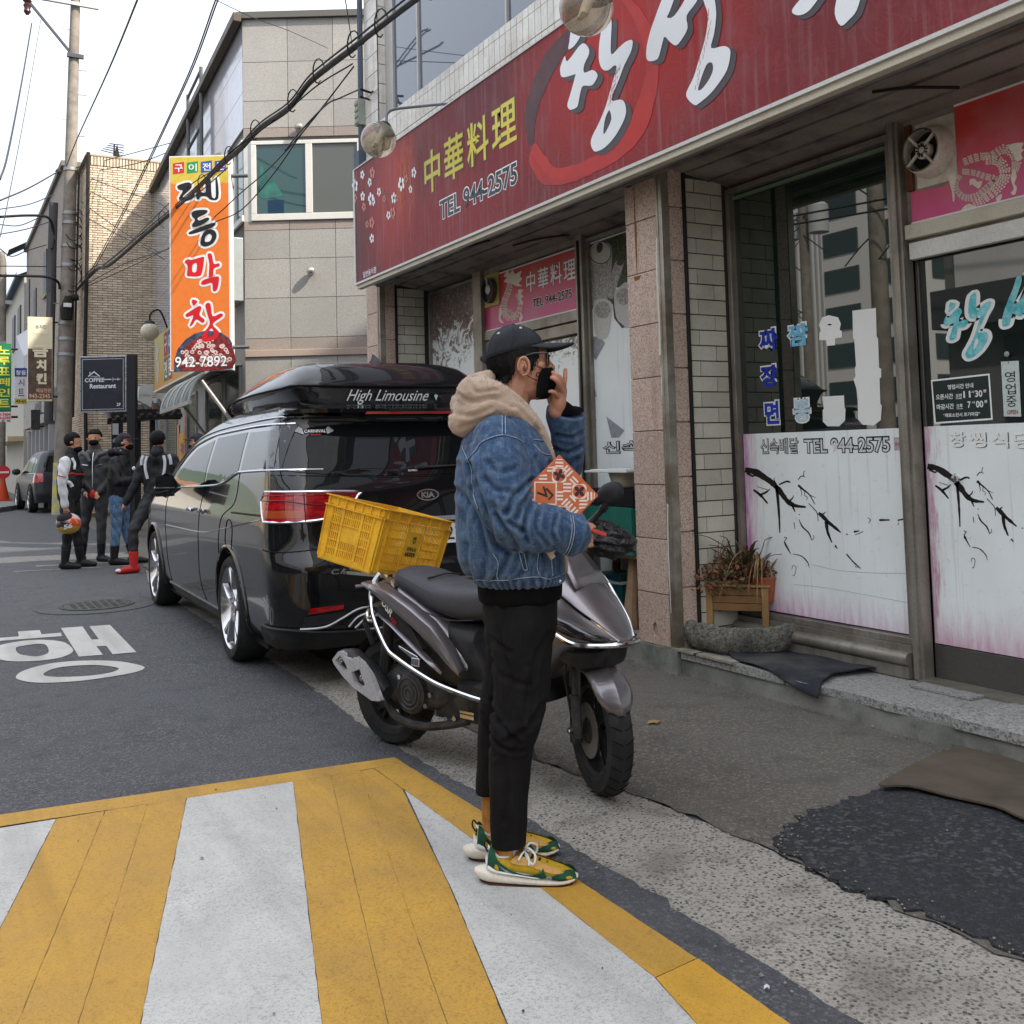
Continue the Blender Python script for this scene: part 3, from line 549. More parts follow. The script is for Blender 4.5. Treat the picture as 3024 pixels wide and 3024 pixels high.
# plum branches printed on both films
def branch(z,X):
    f = wp(z,X);M = mat('branch_print',(.018,.014,.013),.5)
    def rb(pts,ws,nm='branch_print'):
        q = smooth_pts(pts,4);n = len(q);L_ = [];R_ = []
        for i,p in enumerate(q):
            a = q[max(0,i-1)];c = q[min(n-1,i+1)];d = (c-a)/(np.linalg.norm(c-a)+1e-9);wv_ = np.interp(i/(n-1),np.linspace(0,1,len(ws)),ws)*(.85+.3*random.random())/2
            L_.append((p[0]-d[1]*wv_,p[1]+d[0]*wv_));R_.append((p[0]+d[1]*wv_,p[1]-d[0]*wv_))
        b_.add([f(*p,0) for p in L_]+[f(*p,0) for p in R_],[(i,i+1,n+i+1,n+i) for i in range(n-1)])
    b_ = MB()
    for p,w_ in (([(322,785),(370,795),(420,825),(455,850),(490,890),(525,935),(560,955),(612,962)],[26,30,30,26,26,22,18,8]),([(470,860),(478,920),(484,1000),(488,1085)],[16,12,10,6]),([(330,800),(360,815),(372,806)],[12,8,4]),
                  ([(485,855),(520,840),(538,845)],[8,9,6]),([(470,850),(460,830),(465,820)],[5,3,2]),([(530,935),(548,920),(553,905)],[8,6,2]),([(545,950),(560,985)],[12,4]),([(362,880),(395,905),(430,945)],[8,14,6]),([(395,905),(425,890),(442,875)],[10,9,3]),([(380,865),(430,880)],[3,3]),
                  ([(575,858),(600,880),(630,905),(655,950)],[12,8,6,4]),([(575,832),(590,815),(610,820)],[4,5,2]),([(600,815),(602,795),(608,790)],[3,3,2]),([(610,880),(605,905),(618,915),(615,930)],[3,3,3,2]),([(630,905),(660,918)],[4,2]),([(585,870),(592,900),(588,912)],[4,3,1]),
                  ([(625,945),(645,965),(665,990),(670,1030)],[4,4,4,3]),([(672,990),(690,1005),(720,1035),(750,1060),(778,1083)],[14,20,16,14,6]),([(690,1000),(700,990),(706,985)],[8,5,2]),([(708,1030),(715,1080),(735,1130)],[16,14,6]),([(750,1145),(762,1160)],[10,3]),
                  ([(580,995),(582,1000)],[5,5]),([(578,1020),(595,1055),(625,1085),(640,1120)],[3,8,7,3]),([(555,1035),(560,1065)],[4,3]),([(640,1120),(650,1108),(648,1095)],[3,3,2]),([(488,1060),(485,1040)],[5,2]),([(508,1105),(520,1110),(510,1125),(515,1140),(540,1185)],[4,4,4,10,3]),
                  ([(550,1185),(590,1195),(620,1225),(628,1250)],[3,5,5,2]),([(545,1260),(550,1240),(565,1250),(558,1285),(548,1288)],[2,3,3,3,2]),([(805,1185),(830,1215),(850,1235),(873,1254)],[6,6,7,3]),([(845,1245),(870,1250)],[3,2]),
                  ([(803,1090),(812,1093)],[5,4]),([(840,1080),(865,1075)],[10,5]),([(845,1095),(885,1078)],[3,3]),([(905,1012),(918,1022),(910,1040)],[2,4,2]),([(960,1024),(1010,1023)],[11,7]),([(1048,1025),(1085,1018),(1110,1020)],[7,6,3]),([(1050,1048),(1052,1035)],[4,2])):
        if X == 4.403:
            p = [((q[0]-322)*.93+1190,(q[1]-785)*.96+768) for q in p];
            if max(q[0] for q in p) > 1690:continue
        rb(p,w_)
    part('branch_print',b_,M,bld,world=True,kind='stuff')
branch(z5,4.3932);branch(z5,4.403)
# folds in the vinyl
for pts in ([(640,1235),(760,1262),(930,1275),(1135,1277)],[(555,1330),(700,1345),(900,1380),(1140,1425)]):
    b = MB();b.tube([wp(z5,4.3935)(*p) for p in smooth_pts(pts,4)],.0012,4);B('vinyl_crease',b,mat('crease_grey',(.42,.43,.42),.4))
# door lettering
CH = dict(dot=[(175,170),(225,195),(190,260),(155,282),(160,240),(165,200)],
 jie=[(135,320),(150,350),(215,265),(245,248),(270,275),(272,310),(245,370),(245,415),(290,400),(315,415),(320,440),(290,487),(240,490),(225,520),(215,570),(205,610),(170,627),(152,615),(150,590),(165,540),(195,430),(190,425),(140,440),(115,437),(107,400),(115,365)],
 ang=[(350,140),(370,115),(395,95),(402,140),(398,220),(400,310),(440,275),(480,240),(515,228),(522,250),(510,300),(475,370),(445,450),(400,570),(450,568),(475,585),(484,640),(465,700),(420,780),(365,840),(325,862),(300,862),(283,825),(290,780),(330,700),(370,600),(410,460),(430,385),(415,375),(385,400),(355,400),(335,370),(328,320),(332,240)],
 angh=[(390,630),(400,680),(375,740),(355,765),(360,700),(375,650)],
 ss=[(760,-200),(800,-190),(790,-100),(735,60),(718,100),(760,90),(830,-20),(870,-120),(905,-200),(960,-190),(930,-80),(880,20),(830,90),(835,160),(805,220),(770,260),(735,240),(705,210),(690,250),(675,310),(660,340),(620,350),(600,330),(603,260),(625,170),(650,100),(675,30),(720,-80)],
 ing=[(930,-220),(985,-240),(988,-100),(985,-40),(998,60),(995,130),(985,200),(970,275),(1040,263),(1075,280),(1078,320),(1060,400),(1010,480),(960,540),(900,590),(875,600),(840,570),(828,530),(870,440),(900,340),(925,260),(945,170),(950,80),(925,0),(915,-100)],
 ingh=[(975,360),(980,400),(960,450),(920,505),(895,515),(905,470),(930,400),(950,362)],
 sik1=[(1620,-240),(1690,-250),(1650,-120),(1590,-20),(1530,60),(1480,87),(1440,80),(1435,50),(1500,-30),(1560,-120)],sik2=[(1700,-210),(1790,-200),(1850,-120),(1830,-40),(1800,60),(1760,110),(1710,148),(1675,80),(1690,-20),(1720,-90)])
M_TEAL = mat('teal_vinyl',(.08,.42,.46),.45,c2=(.25,.60,.62),ns=25,lo=.4,hi=.6,fine=.2)
def brush(dst,keys,X,m,d,off=(0,0),grow=0,nm='brush_letter',parent=None,mp=None):
    b = MB();f0 = wp(z6,X) if mp is None else mp
    for k in keys:
        q = [tuple(p) for p in smooth_pts(CH[k],3,True)]
        if grow:
            n = len(q);A = sum(q[i][0]*q[(i+1) % n][1]-q[(i+1) % n][0]*q[i][1] for i in range(n));s_ = grow*(1 if A > 0 else -1);q2 = []
            for i in range(n):
                a = q[i-1];c = q[(i+1) % n];dx,dy = c[0]-a[0],c[1]-a[1];L_ = math.hypot(dx,dy)+1e-6;q2.append((q[i][0]+dy/L_*s_,q[i][1]-dx/L_*s_))
            q = q2
        hs = []
        if k+'h' in CH and not grow:hs = [[(p[0]+off[0],p[1]+off[1]) for p in smooth_pts(CH[k+'h'],3,True)]]
        b.prism([(p[0]+off[0],p[1]+off[1]) for p in q],lambda a,c,dd:f0(a,c,dd),d,d,[[tuple(p) for p in h] for h in hs])
    return part(nm,b,m,parent or bld,world=True,kind='stuff')
# on the door: same hand, scaled
def door_map(d_):
    def f(a,c,dd=0):   # z6 coords -> door plane, fitted to the teal letters
        y = 3.372-(a-107)*(3.372-3.105)/(522-107);z = 2.022-(c-170)*(2.022-1.735)/(862-170);return (d_-dd,y,z)
    return f
def door2_map(d_):
    def f(a,c,dd=0):y = 3.052-(a-600)*.00056;z = 2.035-(c+60)*.00041;return (d_-dd,y,z)
    return f
CH['ang_'] = CH['ang'];
for g_,m_,d_,k_ in ((34,M_VIN,.0,''),(0,M_TEAL,.0015,'')):
    brush(0,['dot','jie','ang'],0,m_,d_,(0,0),g_,'door_letter',None,door_map(4.4125));brush(0,['ss','ing'],0,m_,d_,(0,0),g_,'door_letter',None,door2_map(4.4125))
mSh = mat('letter_shadow_print',(.12,.12,.125),.5)
for i,ch in enumerate('창씽식당'):
    b = MB();y = 3.36-i*.115;b.text(ch,(4.4025,y,1.30-.004*i),Yv,Zv,.085,.075,-.005);B('faint_letter',b,mSh)
    b = MB();b.text(ch,(4.4005,y+.004,1.303-.004*i),Yv,Zv,.085,.075,.014);B('faint_letter',b,M_VIN)
# opening hours notice
b = MB();fo = [(3.466,1.645),(3.133,1.652),(3.130,1.43),(3.458,1.422)];fi = [(3.458,1.637),(3.141,1.644),(3.138,1.438),(3.450,1.430)]
b.prism(fo,lambda a,c,d:(4.4125-d,a,c),0,.001,[fi]);B('notice_border',b,M_VIN)
b = MB();b.prism(fi,lambda a,c,d:(4.4128,a,c),0,0);B('notice_panel',b,mat('notice_green',(.022,.034,.032),.4))
b = MB()
for body,yl,yr,zb,h in (('영업시간 안내',3.37,3.225,1.590,.024),('오픈시간',3.442,3.342,1.542,.028),('오전',3.327,3.292,1.546,.020),('11',3.283,3.243,1.543,.033),('시',3.238,3.223,1.563,.013),('30',3.218,3.178,1.543,.033),('분',3.172,3.155,1.563,.015),
                            ('마감시간',3.440,3.340,1.492,.028),('오후',3.325,3.290,1.496,.020),('7',3.262,3.245,1.492,.033),('시',3.238,3.223,1.512,.013),('00',3.216,3.176,1.492,.033),('분',3.170,3.153,1.512,.015),('*재료소진시 조기마감*',3.405,3.195,1.452,.020)):
    b.text(body,(4.4118,yl,zb),Yv,Zv,yl-yr,h,.025)
b.box(4.4116,4.412,3.292,3.327,1.540,1.5425);b.box(4.4116,4.412,3.290,3.325,1.490,1.4925);B('notice_lettering',b,M_VIN)
# ---- red fascia sign
sgn = thing('fascia_sign','long red Chinese restaurant fascia sign with large white brush lettering and phone number','sign',(3.7,5,3.0))
def m_sign():
    t = NT('sign_print');co = t.co(True);s = t.n('SeparateXYZ',i0=co);y,z = s.outputs[1],s.outputs[2]
    def blob(cy,cz,ry,rz,a,bb):
        dy = t.math('MULTIPLY',t.math('SUBTRACT',y,cy),1/ry);dz = t.math('MULTIPLY',t.math('SUBTRACT',z,cz),1/rz)
        return t.rng(t.math('SQRT',t.math('ADD',t.math('MULTIPLY',dy,dy),t.math('MULTIPLY',dz,dz))),a,bb,1,0)
    n = t.noise(co,1.4,4);base = t.mix(t.rng(n,.35,.65),(.20,.027,.030),(.135,.028,.034))
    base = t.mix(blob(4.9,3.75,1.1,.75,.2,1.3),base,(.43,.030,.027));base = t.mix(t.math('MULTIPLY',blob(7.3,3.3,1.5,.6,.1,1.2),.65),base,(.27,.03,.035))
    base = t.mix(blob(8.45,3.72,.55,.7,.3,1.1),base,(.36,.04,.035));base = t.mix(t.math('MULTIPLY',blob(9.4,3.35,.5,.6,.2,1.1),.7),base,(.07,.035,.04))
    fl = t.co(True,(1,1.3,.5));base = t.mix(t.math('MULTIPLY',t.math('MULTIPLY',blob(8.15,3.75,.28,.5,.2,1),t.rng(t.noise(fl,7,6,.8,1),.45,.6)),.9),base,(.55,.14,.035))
    cu = t.n('TexVoronoi',feature='SMOOTH_F1');t.t.links.new(co,cu.inputs[0]);cu.inputs['Scale'].default_value = 9
    base = t.mix(t.math('MULTIPLY',t.rng(t.math('SINE',t.math('MULTIPLY',cu.outputs[0],60)),.2,.9),.10),base,(.5,.09,.08))
    base = t.mix(t.math('MULTIPLY',t.rng(t.noise(t.co(True,(1,12,.8)),2,5),.52,.75),.5),base,(.28,.16,.17))
    base = t.mix(t.math('MULTIPLY',t.rng(t.noise(co,3,7,.7),.5,.75),.3),base,(.22,.13,.14))
    t.set(col=base,rough=.5,spec=.15);return t.m
b = MB();b.box(3.6,3.605,-5.9,9.375,3.02,4.14);part('sign_face',b,m_sign(),sgn,world=True)
b = MB();b.box(3.606,3.86,-5.9,9.40,3.012,4.148);part('sign_box',b,mat('sign_box_grey',(.25,.25,.25),.5),sgn,world=True)
b = MB();b.box(3.592,3.62,-5.9,9.40,3.0,3.02);b.box(3.592,3.62,-5.9,9.40,4.14,4.152);b.box(3.592,3.62,9.375,9.41,3.02,4.14);part('sign_edge',b,mat('sign_edge_white',(.55,.55,.53),.4),sgn,world=True)
b = MB();b.box(3.61,3.665,-5.9,9.39,2.962,3.012);part('drip_rail',b,mBarD,sgn,world=True,bevel=.003)
SGX = 3.5985
def ribbon(nm,z,X,pts,ws,m,d,k=5,jag=0):
    q = smooth_pts(pts,k);n = len(q);f = wp(z,X);V = []
    for i,p in enumerate(q):
        a = q[max(0,i-1)];c = q[min(n-1,i+1)];dd = (c-a)/(np.linalg.norm(c-a)+1e-9);w_ = np.interp(i/(n-1),np.linspace(0,1,len(ws)),ws)/2
        for s_ in (-1,1):ww = w_*(1+jag*random.uniform(-1,1));V.append(f(p[0]-dd[1]*ww*s_,p[1]+dd[0]*ww*s_,d))
    b = MB();b.add(V,[(2*i,2*i+1,2*i+3,2*i+2) for i in range(n-1)]);return part(nm,b,m,sgn,world=True)
mRg = mat('ring_dark',(.075,.035,.04),.4,c2=(.11,.04,.045),ns=9);mRr = mat('ring_red',(.47,.028,.022),.4,c2=(.40,.03,.03),ns=6)
ribbon('ring_stroke',z3,SGX,[(1500,30),(1340,190),(1220,330),(1130,520),(1090,700),(1100,830)],[50,80,90,80,60,25],mRg,0,jag=.12)
ribbon('ring_stroke',z3,SGX,[(1120,820),(1140,920),(1230,1000),(1380,970),(1560,880),(1690,740),(1760,560),(1790,380),(1760,200),(1690,60),(1600,-40)],[20,110,90,80,90,110,90,70,80,60,30],mRr,.0006,jag=.06)
ribbon('ring_stroke',z3,SGX,[(1100,880),(1130,960),(1180,1030),(1300,1035),(1450,990)],[10,40,50,30,8],mRr,.0009,jag=.2)
mCS = mat('sign_shadow_grey',(.075,.07,.078),.4);mCW = mat('sign_white',(.78,.80,.82),.35,fine=.03)
KA = ['dot','jie','ang','ss','ing','sik1','sik2']
f6 = wp(z6,SGX)
brush(0,KA,SGX,mCS,.0018,(26,16),5,'brush_letter_shadow',sgn,f6);brush(0,KA,SGX,mCW,.0042,(0,0),0,'brush_letter',sgn,f6)
b = MB();b.text('당',(SGX-.004,2.25,3.35),Yv,Zv,.8,.75,.05);part('brush_letter',b,mCW,sgn,world=True)
# dry-brush flecks inside the long strokes
b = MB()
for (x0,y0,x1,y1) in ((442,385,385,600),(960,60,885,500)):
    for i in range(26):
        s_ = i/25;x = x0+(x1-x0)*s_+random.uniform(-9,9)+(-18 if y0 > 300 else 22)*math.sin(PI*s_)*0;y = y0+(y1-y0)*s_;h_ = random.uniform(6,22);w_ = random.uniform(2,5)
        if x0 > 900:x += 18*math.sin(PI*min(1,s_*1.6))
        b.add([f6(x-w_,y+h_,.0048),f6(x,y-h_*.4,.0048),f6(x+w_,y-h_,.0048),f6(x,y+h_*.5,.0048)],[(0,1,2,3)])
part('dry_brush_marks',b,mRr,sgn,world=True,kind='stuff')
mYl = mat('sign_yellow',(.66,.56,.08),.4);mGrn = mat('sign_olive_shadow',(.09,.10,.06),.4)
for ch,yl,yr,zb,zt in (('中',7.745,7.440,3.505,3.862),('華',7.36,7.02,3.515,3.872),('料',6.95,6.60,3.53,3.872),('理',6.545,6.18,3.55,3.866)):
    lettering('hanja_letter',ch,SGX,yl,yr,zb,zt,mYl,.012,.022,mGrn,sgn)
lettering('sign_phone_number','TEL 944-2575',SGX,7.46,6.19,3.235,3.395,mat('sign_dark_teal',(.04,.05,.055),.4),.02,.04,mCW,sgn)
lettering('sign_small_lettering','일반음식점',SGX,9.19,8.86,3.04,3.10,mCW,.01,None,None,sgn)
# plum blossom print
mFp = mat('blossom_pink',(.55,.22,.18),.5);bw = MB();bp = MB();bc = MB()
for i,(x,y,r_,c) in enumerate([(136,997,26,0),(193,985,34,1),(94,1060,38,0),(178,1040,26,0),(231,1095,26,0),(95,1130,26,1),(138,1120,28,0),(185,1135,38,0),(145,1180,26,1),(198,1150,26,0),(260,1135,22,1),(315,1130,32,0),(332,1130,24,1),(285,1228,26,0),(310,1215,34,1),(190,1270,34,1),(163,1280,22,1),(190,1360,28,0),(358,1050,42,0),(385,1020,26,1),(430,985,32,0),(411,1080,24,0)]):
    f = wp(z3,SGX);B_ = bp if c else bw
    for k in range(5):
        a = 2*PI*k/5+i;B_.prism([(x+.30*r_*math.cos(a)+.14*r_*math.cos(q),y+r_*.62*math.sin(a)+.42*r_*math.sin(q)) for q in np.linspace(0,2*PI,8,False)],f,.0009+.0002*k,.0009+.0002*k)
    bc.prism([(x+.07*r_*math.cos(q),y+.2*r_*math.sin(q)) for q in np.linspace(0,2*PI,6,False)],f,.0022,.0022)
part('blossom_print',bw,mCW,sgn,world=True);part('blossom_print',bp,mFp,sgn,world=True);part('blossom_centres',bc,mCS,sgn,world=True)
ribbon('twig_print',z3,SGX,[(255,1090),(285,1115),(310,1140)],[10,7,3],mCS,.0006);ribbon('twig_print',z3,SGX,[(262,1120),(275,1170),(285,1225)],[7,5,3],mCS,.0006)
# ---- small red transom signs with dragons
def m_red(name,y0):
    t = NT(name);s = t.n('SeparateXYZ',i0=t.co(True));c = t.mix(t.rng(s.outputs[2],2.5,2.85),(.60,.05,.20),(.60,.05,.035));c = t.mix(t.math('MULTIPLY',t.rng(t.noise(t.co(True),4,6),.5,.7),.3),c,(.45,.25,.3))
    t.set(col=c,rough=.35);t.bump(t.noise(t.co(True),6,3),.25,.01);return t.m
s2 = thing('transom_sign','small red and magenta restaurant panel with dragon over the left doorway','sign',(4.38,7.4,2.43))
b = MB();b.prism([(8.18,2.44),(6.60,2.44),(6.60,2.915),(8.18,2.915)],lambda a,c,d:(4.388-d,a,c),0,.006);part('panel',b,m_red('transom_print',0),s2,world=True)
b = MB();b.box(4.375,4.388,6.60,8.17,2.428,2.44);b.box(4.375,4.388,6.60,8.17,2.915,2.927);part('panel_edge',b,mCW,s2,world=True)
lettering('hanja_letter','中華料理',4.381,7.43,6.665,2.675,2.85,mCW,.012,.02,mCS,s2,1.25);lettering('panel_phone_number','TEL 944-2575',4.381,7.335,6.725,2.535,2.61,M_BLK,.02,.035,mCW,s2)
s3 = thing('transom_sign','red and magenta panel with scaly white dragon beside the round fan over the right door','sign',(4.38,2.4,2.45))
b = MB();b.prism([(3.495,2.458),(.6,2.455),(.6,2.975),(3.216,2.975),(3.218,2.64),(3.30,2.60),(3.50,2.615)],lambda a,c,d:(4.378-d,a,c),0,.006);part('panel',b,m_red('transom_print_b',0),s3,world=True)
b = MB();b.box(4.368,4.379,.6,3.50,2.446,2.457);b.box(4.368,4.379,.6,3.216,2.975,2.985);part('panel_edge',b,mCW,s3,world=True)
mDg = mat('dragon_print',(.78,.70,.60),.5)
def dragon(parent,f,path,ws,extra,r0=1.0):
    """scaled serpent body drawn as rows of scale shapes, plus fins and whiskers"""
    b = MB();q = smooth_pts(path,10);n = len(q)
    L_ = [0]
    for i in range(1,n):L_.append(L_[-1]+np.linalg.norm(q[i]-q[i-1]))
    tot = L_[-1];s_ = 0;k = 0
    while s_ < tot-1:
        w_ = np.interp(s_/tot,np.linspace(0,1,len(ws)),ws);j = int(np.searchsorted(L_,s_));j = min(max(j,1),n-1)
        p = q[j];d = (q[j]-q[j-1]);d = d/(np.linalg.norm(d)+1e-9);nn = np.array([-d[1],d[0]]);rows = 4;st = w_/rows*.95
        for r_ in range(rows):
            o = (r_-(rows-1)/2+(.5 if k % 2 else 0)*.6)*w_/rows;c = p+nn*o;h = st*.46;l = st*.62
            b.add([f(*(c+d*l*x+nn*h*y),.0004) for x,y in ((-.7,-.8),(.3,-.9),(.9,0),(.3,.9),(-.7,.8))],[(0,1,2,3,4)])
        s_ += st*1.02;k += 1
    part('dragon_scales',b,mDg,parent,world=True,kind='stuff')
    b = MB()
    for e in extra:b.prism([tuple(p) for p in smooth_pts(e,3,True)],f,.0007,.0007)
    part('dragon_fins',b,mDg,parent,world=True,kind='stuff')
dragon(s3,wp(zf,4.3715),[(1230,1130),(1240,1000),(1150,940),(1050,990),(920,1010),(810,1050)],[60,95,80,60,70,60],[[(1180,910),(1300,885),(1290,930),(1305,945),(1280,985),(1300,1010),(1250,1040),(1230,990)],[(1225,1100),(1250,1160),(1230,1220),(1250,1250),(1235,1310),(1200,1300),(1225,1260),(1200,1180)]])
dragon(s3,wp(zf,4.3712),[(990,1030),(1090,1030),(1150,1090),(1150,1180),(1080,1270),(980,1350),(900,1390)],[70,85,95,90,85,70,40],[[(700,1160),(760,1150),(740,1260),(745,1340),(730,1370),(722,1290),(705,1230)],[(865,1190),(905,1180),(930,1205),(970,1200),(945,1260),(905,1240),(880,1225),(870,1240)],[(1080,1340),(1110,1310),(1130,1310),(1120,1350),(1090,1365)],[(800,1440),(850,1385),(900,1400),(930,1420)]])
dragon(s3,wp(zf,4.3710),[(800,1120),(900,1130),(990,1160),(1080,1190),(1010,1260),(930,1320),(840,1340),(770,1290),(750,1220),(790,1150)],[50,50,55,60,65,60,60,50,45,40],[])
dragon(s2,wp(zp,4.3805),[(640,420),(640,480),(620,540),(600,600),(610,670),(650,700),(700,660),(715,590),(690,530)],[35,45,45,50,45,42,40,34,22],[[(610,380),(625,360),(640,380),(665,358),(680,385),(725,360),(715,400),(730,420),(705,450),(730,470),(690,470),(650,450),(600,440),(620,410),(600,400)],[(570,620),(585,660),(575,700),(600,735),(570,725),(562,680)],[(715,650),(735,690),(715,725),(708,700),(718,680)],[(700,500),(738,500),(722,525),(742,545),(720,560),(740,590),(715,590)]])
dragon(s2,wp(zp,4.3802),[(590,660),(620,640),(650,650),(680,690)],[25,28,28,20],[])
# fans
fan = thing('extractor_fan','round dirty white extractor fan cowl mounted left of the dragon panel above the door','fan',(4.36,3.37,2.68))
mFan = mat('fan_plastic',(.68,.63,.55),.5,c2=(.54,.49,.42),ns=5,dirt=(.14,.11,.08),damt=.6,ds=6)
b = MB();b.box(4.375,4.39,3.222,3.46,2.62,2.955);part('mounting_plate',b,mFan,fan,world=True,bevel=.004)
b = MB();fc = (4.375,3.36,2.79);b.lathe([(.108,-.09),(.112,-.085),(.135,0),(.135,.01),(.12,0),(.1,-.085),(.1,-.09)],fc,(1,0,0),36,False);part('cowl',b,mFan,fan,world=True,smooth=True)
b = MB();b.lathe([(.0,-.02),(.1,-.02),(.1,-.015)],fc,(1,0,0),24);part('dark_throat',b,M_DARK,fan,world=True)
for k in range(4):
    a = PI/4+k*PI/2+.1;b = MB();c = np.array(fc)+[-.082,0,0];d = np.array([0,math.cos(a),math.sin(a)]);b.obox(c+d*.068,(1,0,0),d,np.cross((1,0,0),d),(.012,.075,.012));part('strut',b,mFan,fan,world=True)
b = MB();c = (4.298,3.36,2.79);b.lathe([(.0,0),(.012,0),(.042,.004),(.045,.012),(.04,.04),(0,.04)],c,(1,0,0),24);part('motor_hub',b,mFan,fan,world=True,smooth=True)
for k in range(12):
    a = k*PI/6;b = MB();d = np.array([0,math.cos(a),math.sin(a)]);e = np.cross((1,0,0),d);b.obox(np.array(c)+d*.026-np.array([.0005,0,0]),(1,0,0),d,e,(.008,.018,.006));part('hub_slot',b,M_DARK,fan,world=True)
b = MB();b.box(4.36,4.395,3.475,3.51,2.62,2.96);B('rusty_strip',b,mat('rust_board',(.15,.05,.02),.8,c2=(.09,.035,.02)))
fan2 = thing('extractor_fan','small dark fan in a yellow board beside the dragon panel over the left doorway','fan',(4.37,8.03,2.64))
b = MB();b.box(4.366,4.378,7.895,8.16,2.645,2.938);part('mounting_board',b,mat('yellow_board',(.50,.40,.14),.6,dirt=(.2,.14,.06)),fan2,world=True)
b = MB();b.lathe([(.112,0),(.112,-.05),(.10,-.05),(.10,-.012),(0,-.012)],(4.366,8.03,2.785),(1,0,0),28);part('cowl',b,mat('dark_cowl',(.06,.055,.05),.6,dirt=(.15,.13,.1)),fan2,world=True,smooth=True)
b = MB();b.ball((4.32,8.01,2.79),.042,14,8,(.3,1,1));b.tube([(4.318,8.03,2.90),(4.318,8.01,2.80)],.009,6);part('motor_hub',b,mFan,fan2,world=True,smooth=True)
# open tag hanging on the door
tg = thing('hanging_open_tag','narrow pale open tag hanging from a suction cup on the glass door','sign',(4.40,3.02,1.44))
b = MB();b.prism([(3.065,1.703),(2.975,1.699),(2.979,1.439),(3.066,1.443)],lambda a,c,d:(4.408-d,a,c),0,.003);part('plate',b,mat('pale_mint',(.50,.58,.54),.4),tg,world=True)
b = MB();b.ball((4.40,3.03,1.735),.014,12,8,(.4,1,1));part('suction_cup',b,mat('suction_cup',(.3,.36,.3),.2),tg,world=True,smooth=True)
b = MB()
for i,ch in enumerate('영업중'):b.text(ch,(4.4035,3.048,1.615-.058*i-.012),Yv,Zv,.052,.05,.0)
b.tube([(4.403,3.03,1.725),(4.404,3.025,1.69)],.0015,4);part('tag_lettering',b,M_BLK,tg,world=True)
b = MB();b.text('OPEN',(4.4035,3.047,1.452),Yv,Zv,.055,.02,.015);part('tag_lettering',b,mat('red_print',(.4,.03,.03),.5),tg,world=True)
# ---- upper storey: white tiles, window
def shared_tile(w_,h_):
    b = MB();b.box(-.006,.006,-w_/2,w_/2,-h_/2,h_/2);return mesh_of('wall_tile',b,M_WTILE)
T1 = shared_tile(.083,.192);T1b = shared_tile(.083,.055);T1c = shared_tile(.083,.065)
up = Matrix.Translation((-3.86,-5.1,0))
def tile(me,x,y,z):inst('wall_tile',me,(x-3.86,y-5.1,z),bld)
rows = [(4.182,T1b),(4.312,T1),(4.512,T1),(4.645,T1c)]
y = 9.41-.045;cnt = 0
while y > 4.2:
    for z,me in rows:tile(me,3.884,y,z);cnt += 1
    y -= .09
b = MB()
while y > -6:
    for z,me in rows:b.box(3.878,3.89,y-.0415,y+.0415,z-.09 if me is T1 else z-.03,z+.09 if me is T1 else z+.03)
    y -= .09
part('wall_tiles_beyond',b,M_WTILE,bld,world=True,kind='stuff')
z = 4.182
for i in range(4):tile(T1b,3.880,9.455+i*.0855,z)
z = 4.312
while z < 7.2:
    for i in range(4):tile(T1,3.880,9.455+i*.0855,z)
    z += .2
b = MB();b.box(3.875,3.99,9.40,9.412,4.67,8.6);B('reveal_bed',b,M_GROUT)
me = mesh_of('reveal_tile',(lambda q:q.box(-.048,.048,-.005,.005,-.096,.096))(MB()),M_WTILE);z = 4.77
while z < 7:inst('wall_tile',me,(3.93-3.86,9.397-5.1,z),bld);z += .2
# upper window frame, mullions, glass
W2 = thing('upper_window','wide upstairs aluminium window with dusty blue glass above the red sign','window',(3.97,7,4.67)) if False else None
b = MB();b.box(3.955,4.0,-6,9.395,4.668,4.70)
for y0,y1 in ((9.20,9.395),(8.60,8.625),(6.9,6.925),(5.2,5.225),(3.5,3.525)):b.box(3.952,3.995,y0,y1,4.70,6.4)
b.box(3.955,4.0,-6,9.395,6.4,6.45);B('upper_window_frame',b,mat('pale_aluminium',(.48,.47,.44),.4,.3,dirt=(.25,.22,.18),damt=.4),bevel=.003)
for y0,y1 in ((8.625,9.20),(6.925,8.60),(5.225,6.9),(3.525,5.2),(-6,3.5)):
    b = MB();b.box(3.975,3.985,y0,y1,4.70,6.4);B('upper_window_pane',b,M_UGLASS)
b = MB();b.box(3.878,4.0,-6,9.395,6.45,8.6);B('upper_wall',b,M_WTILE)
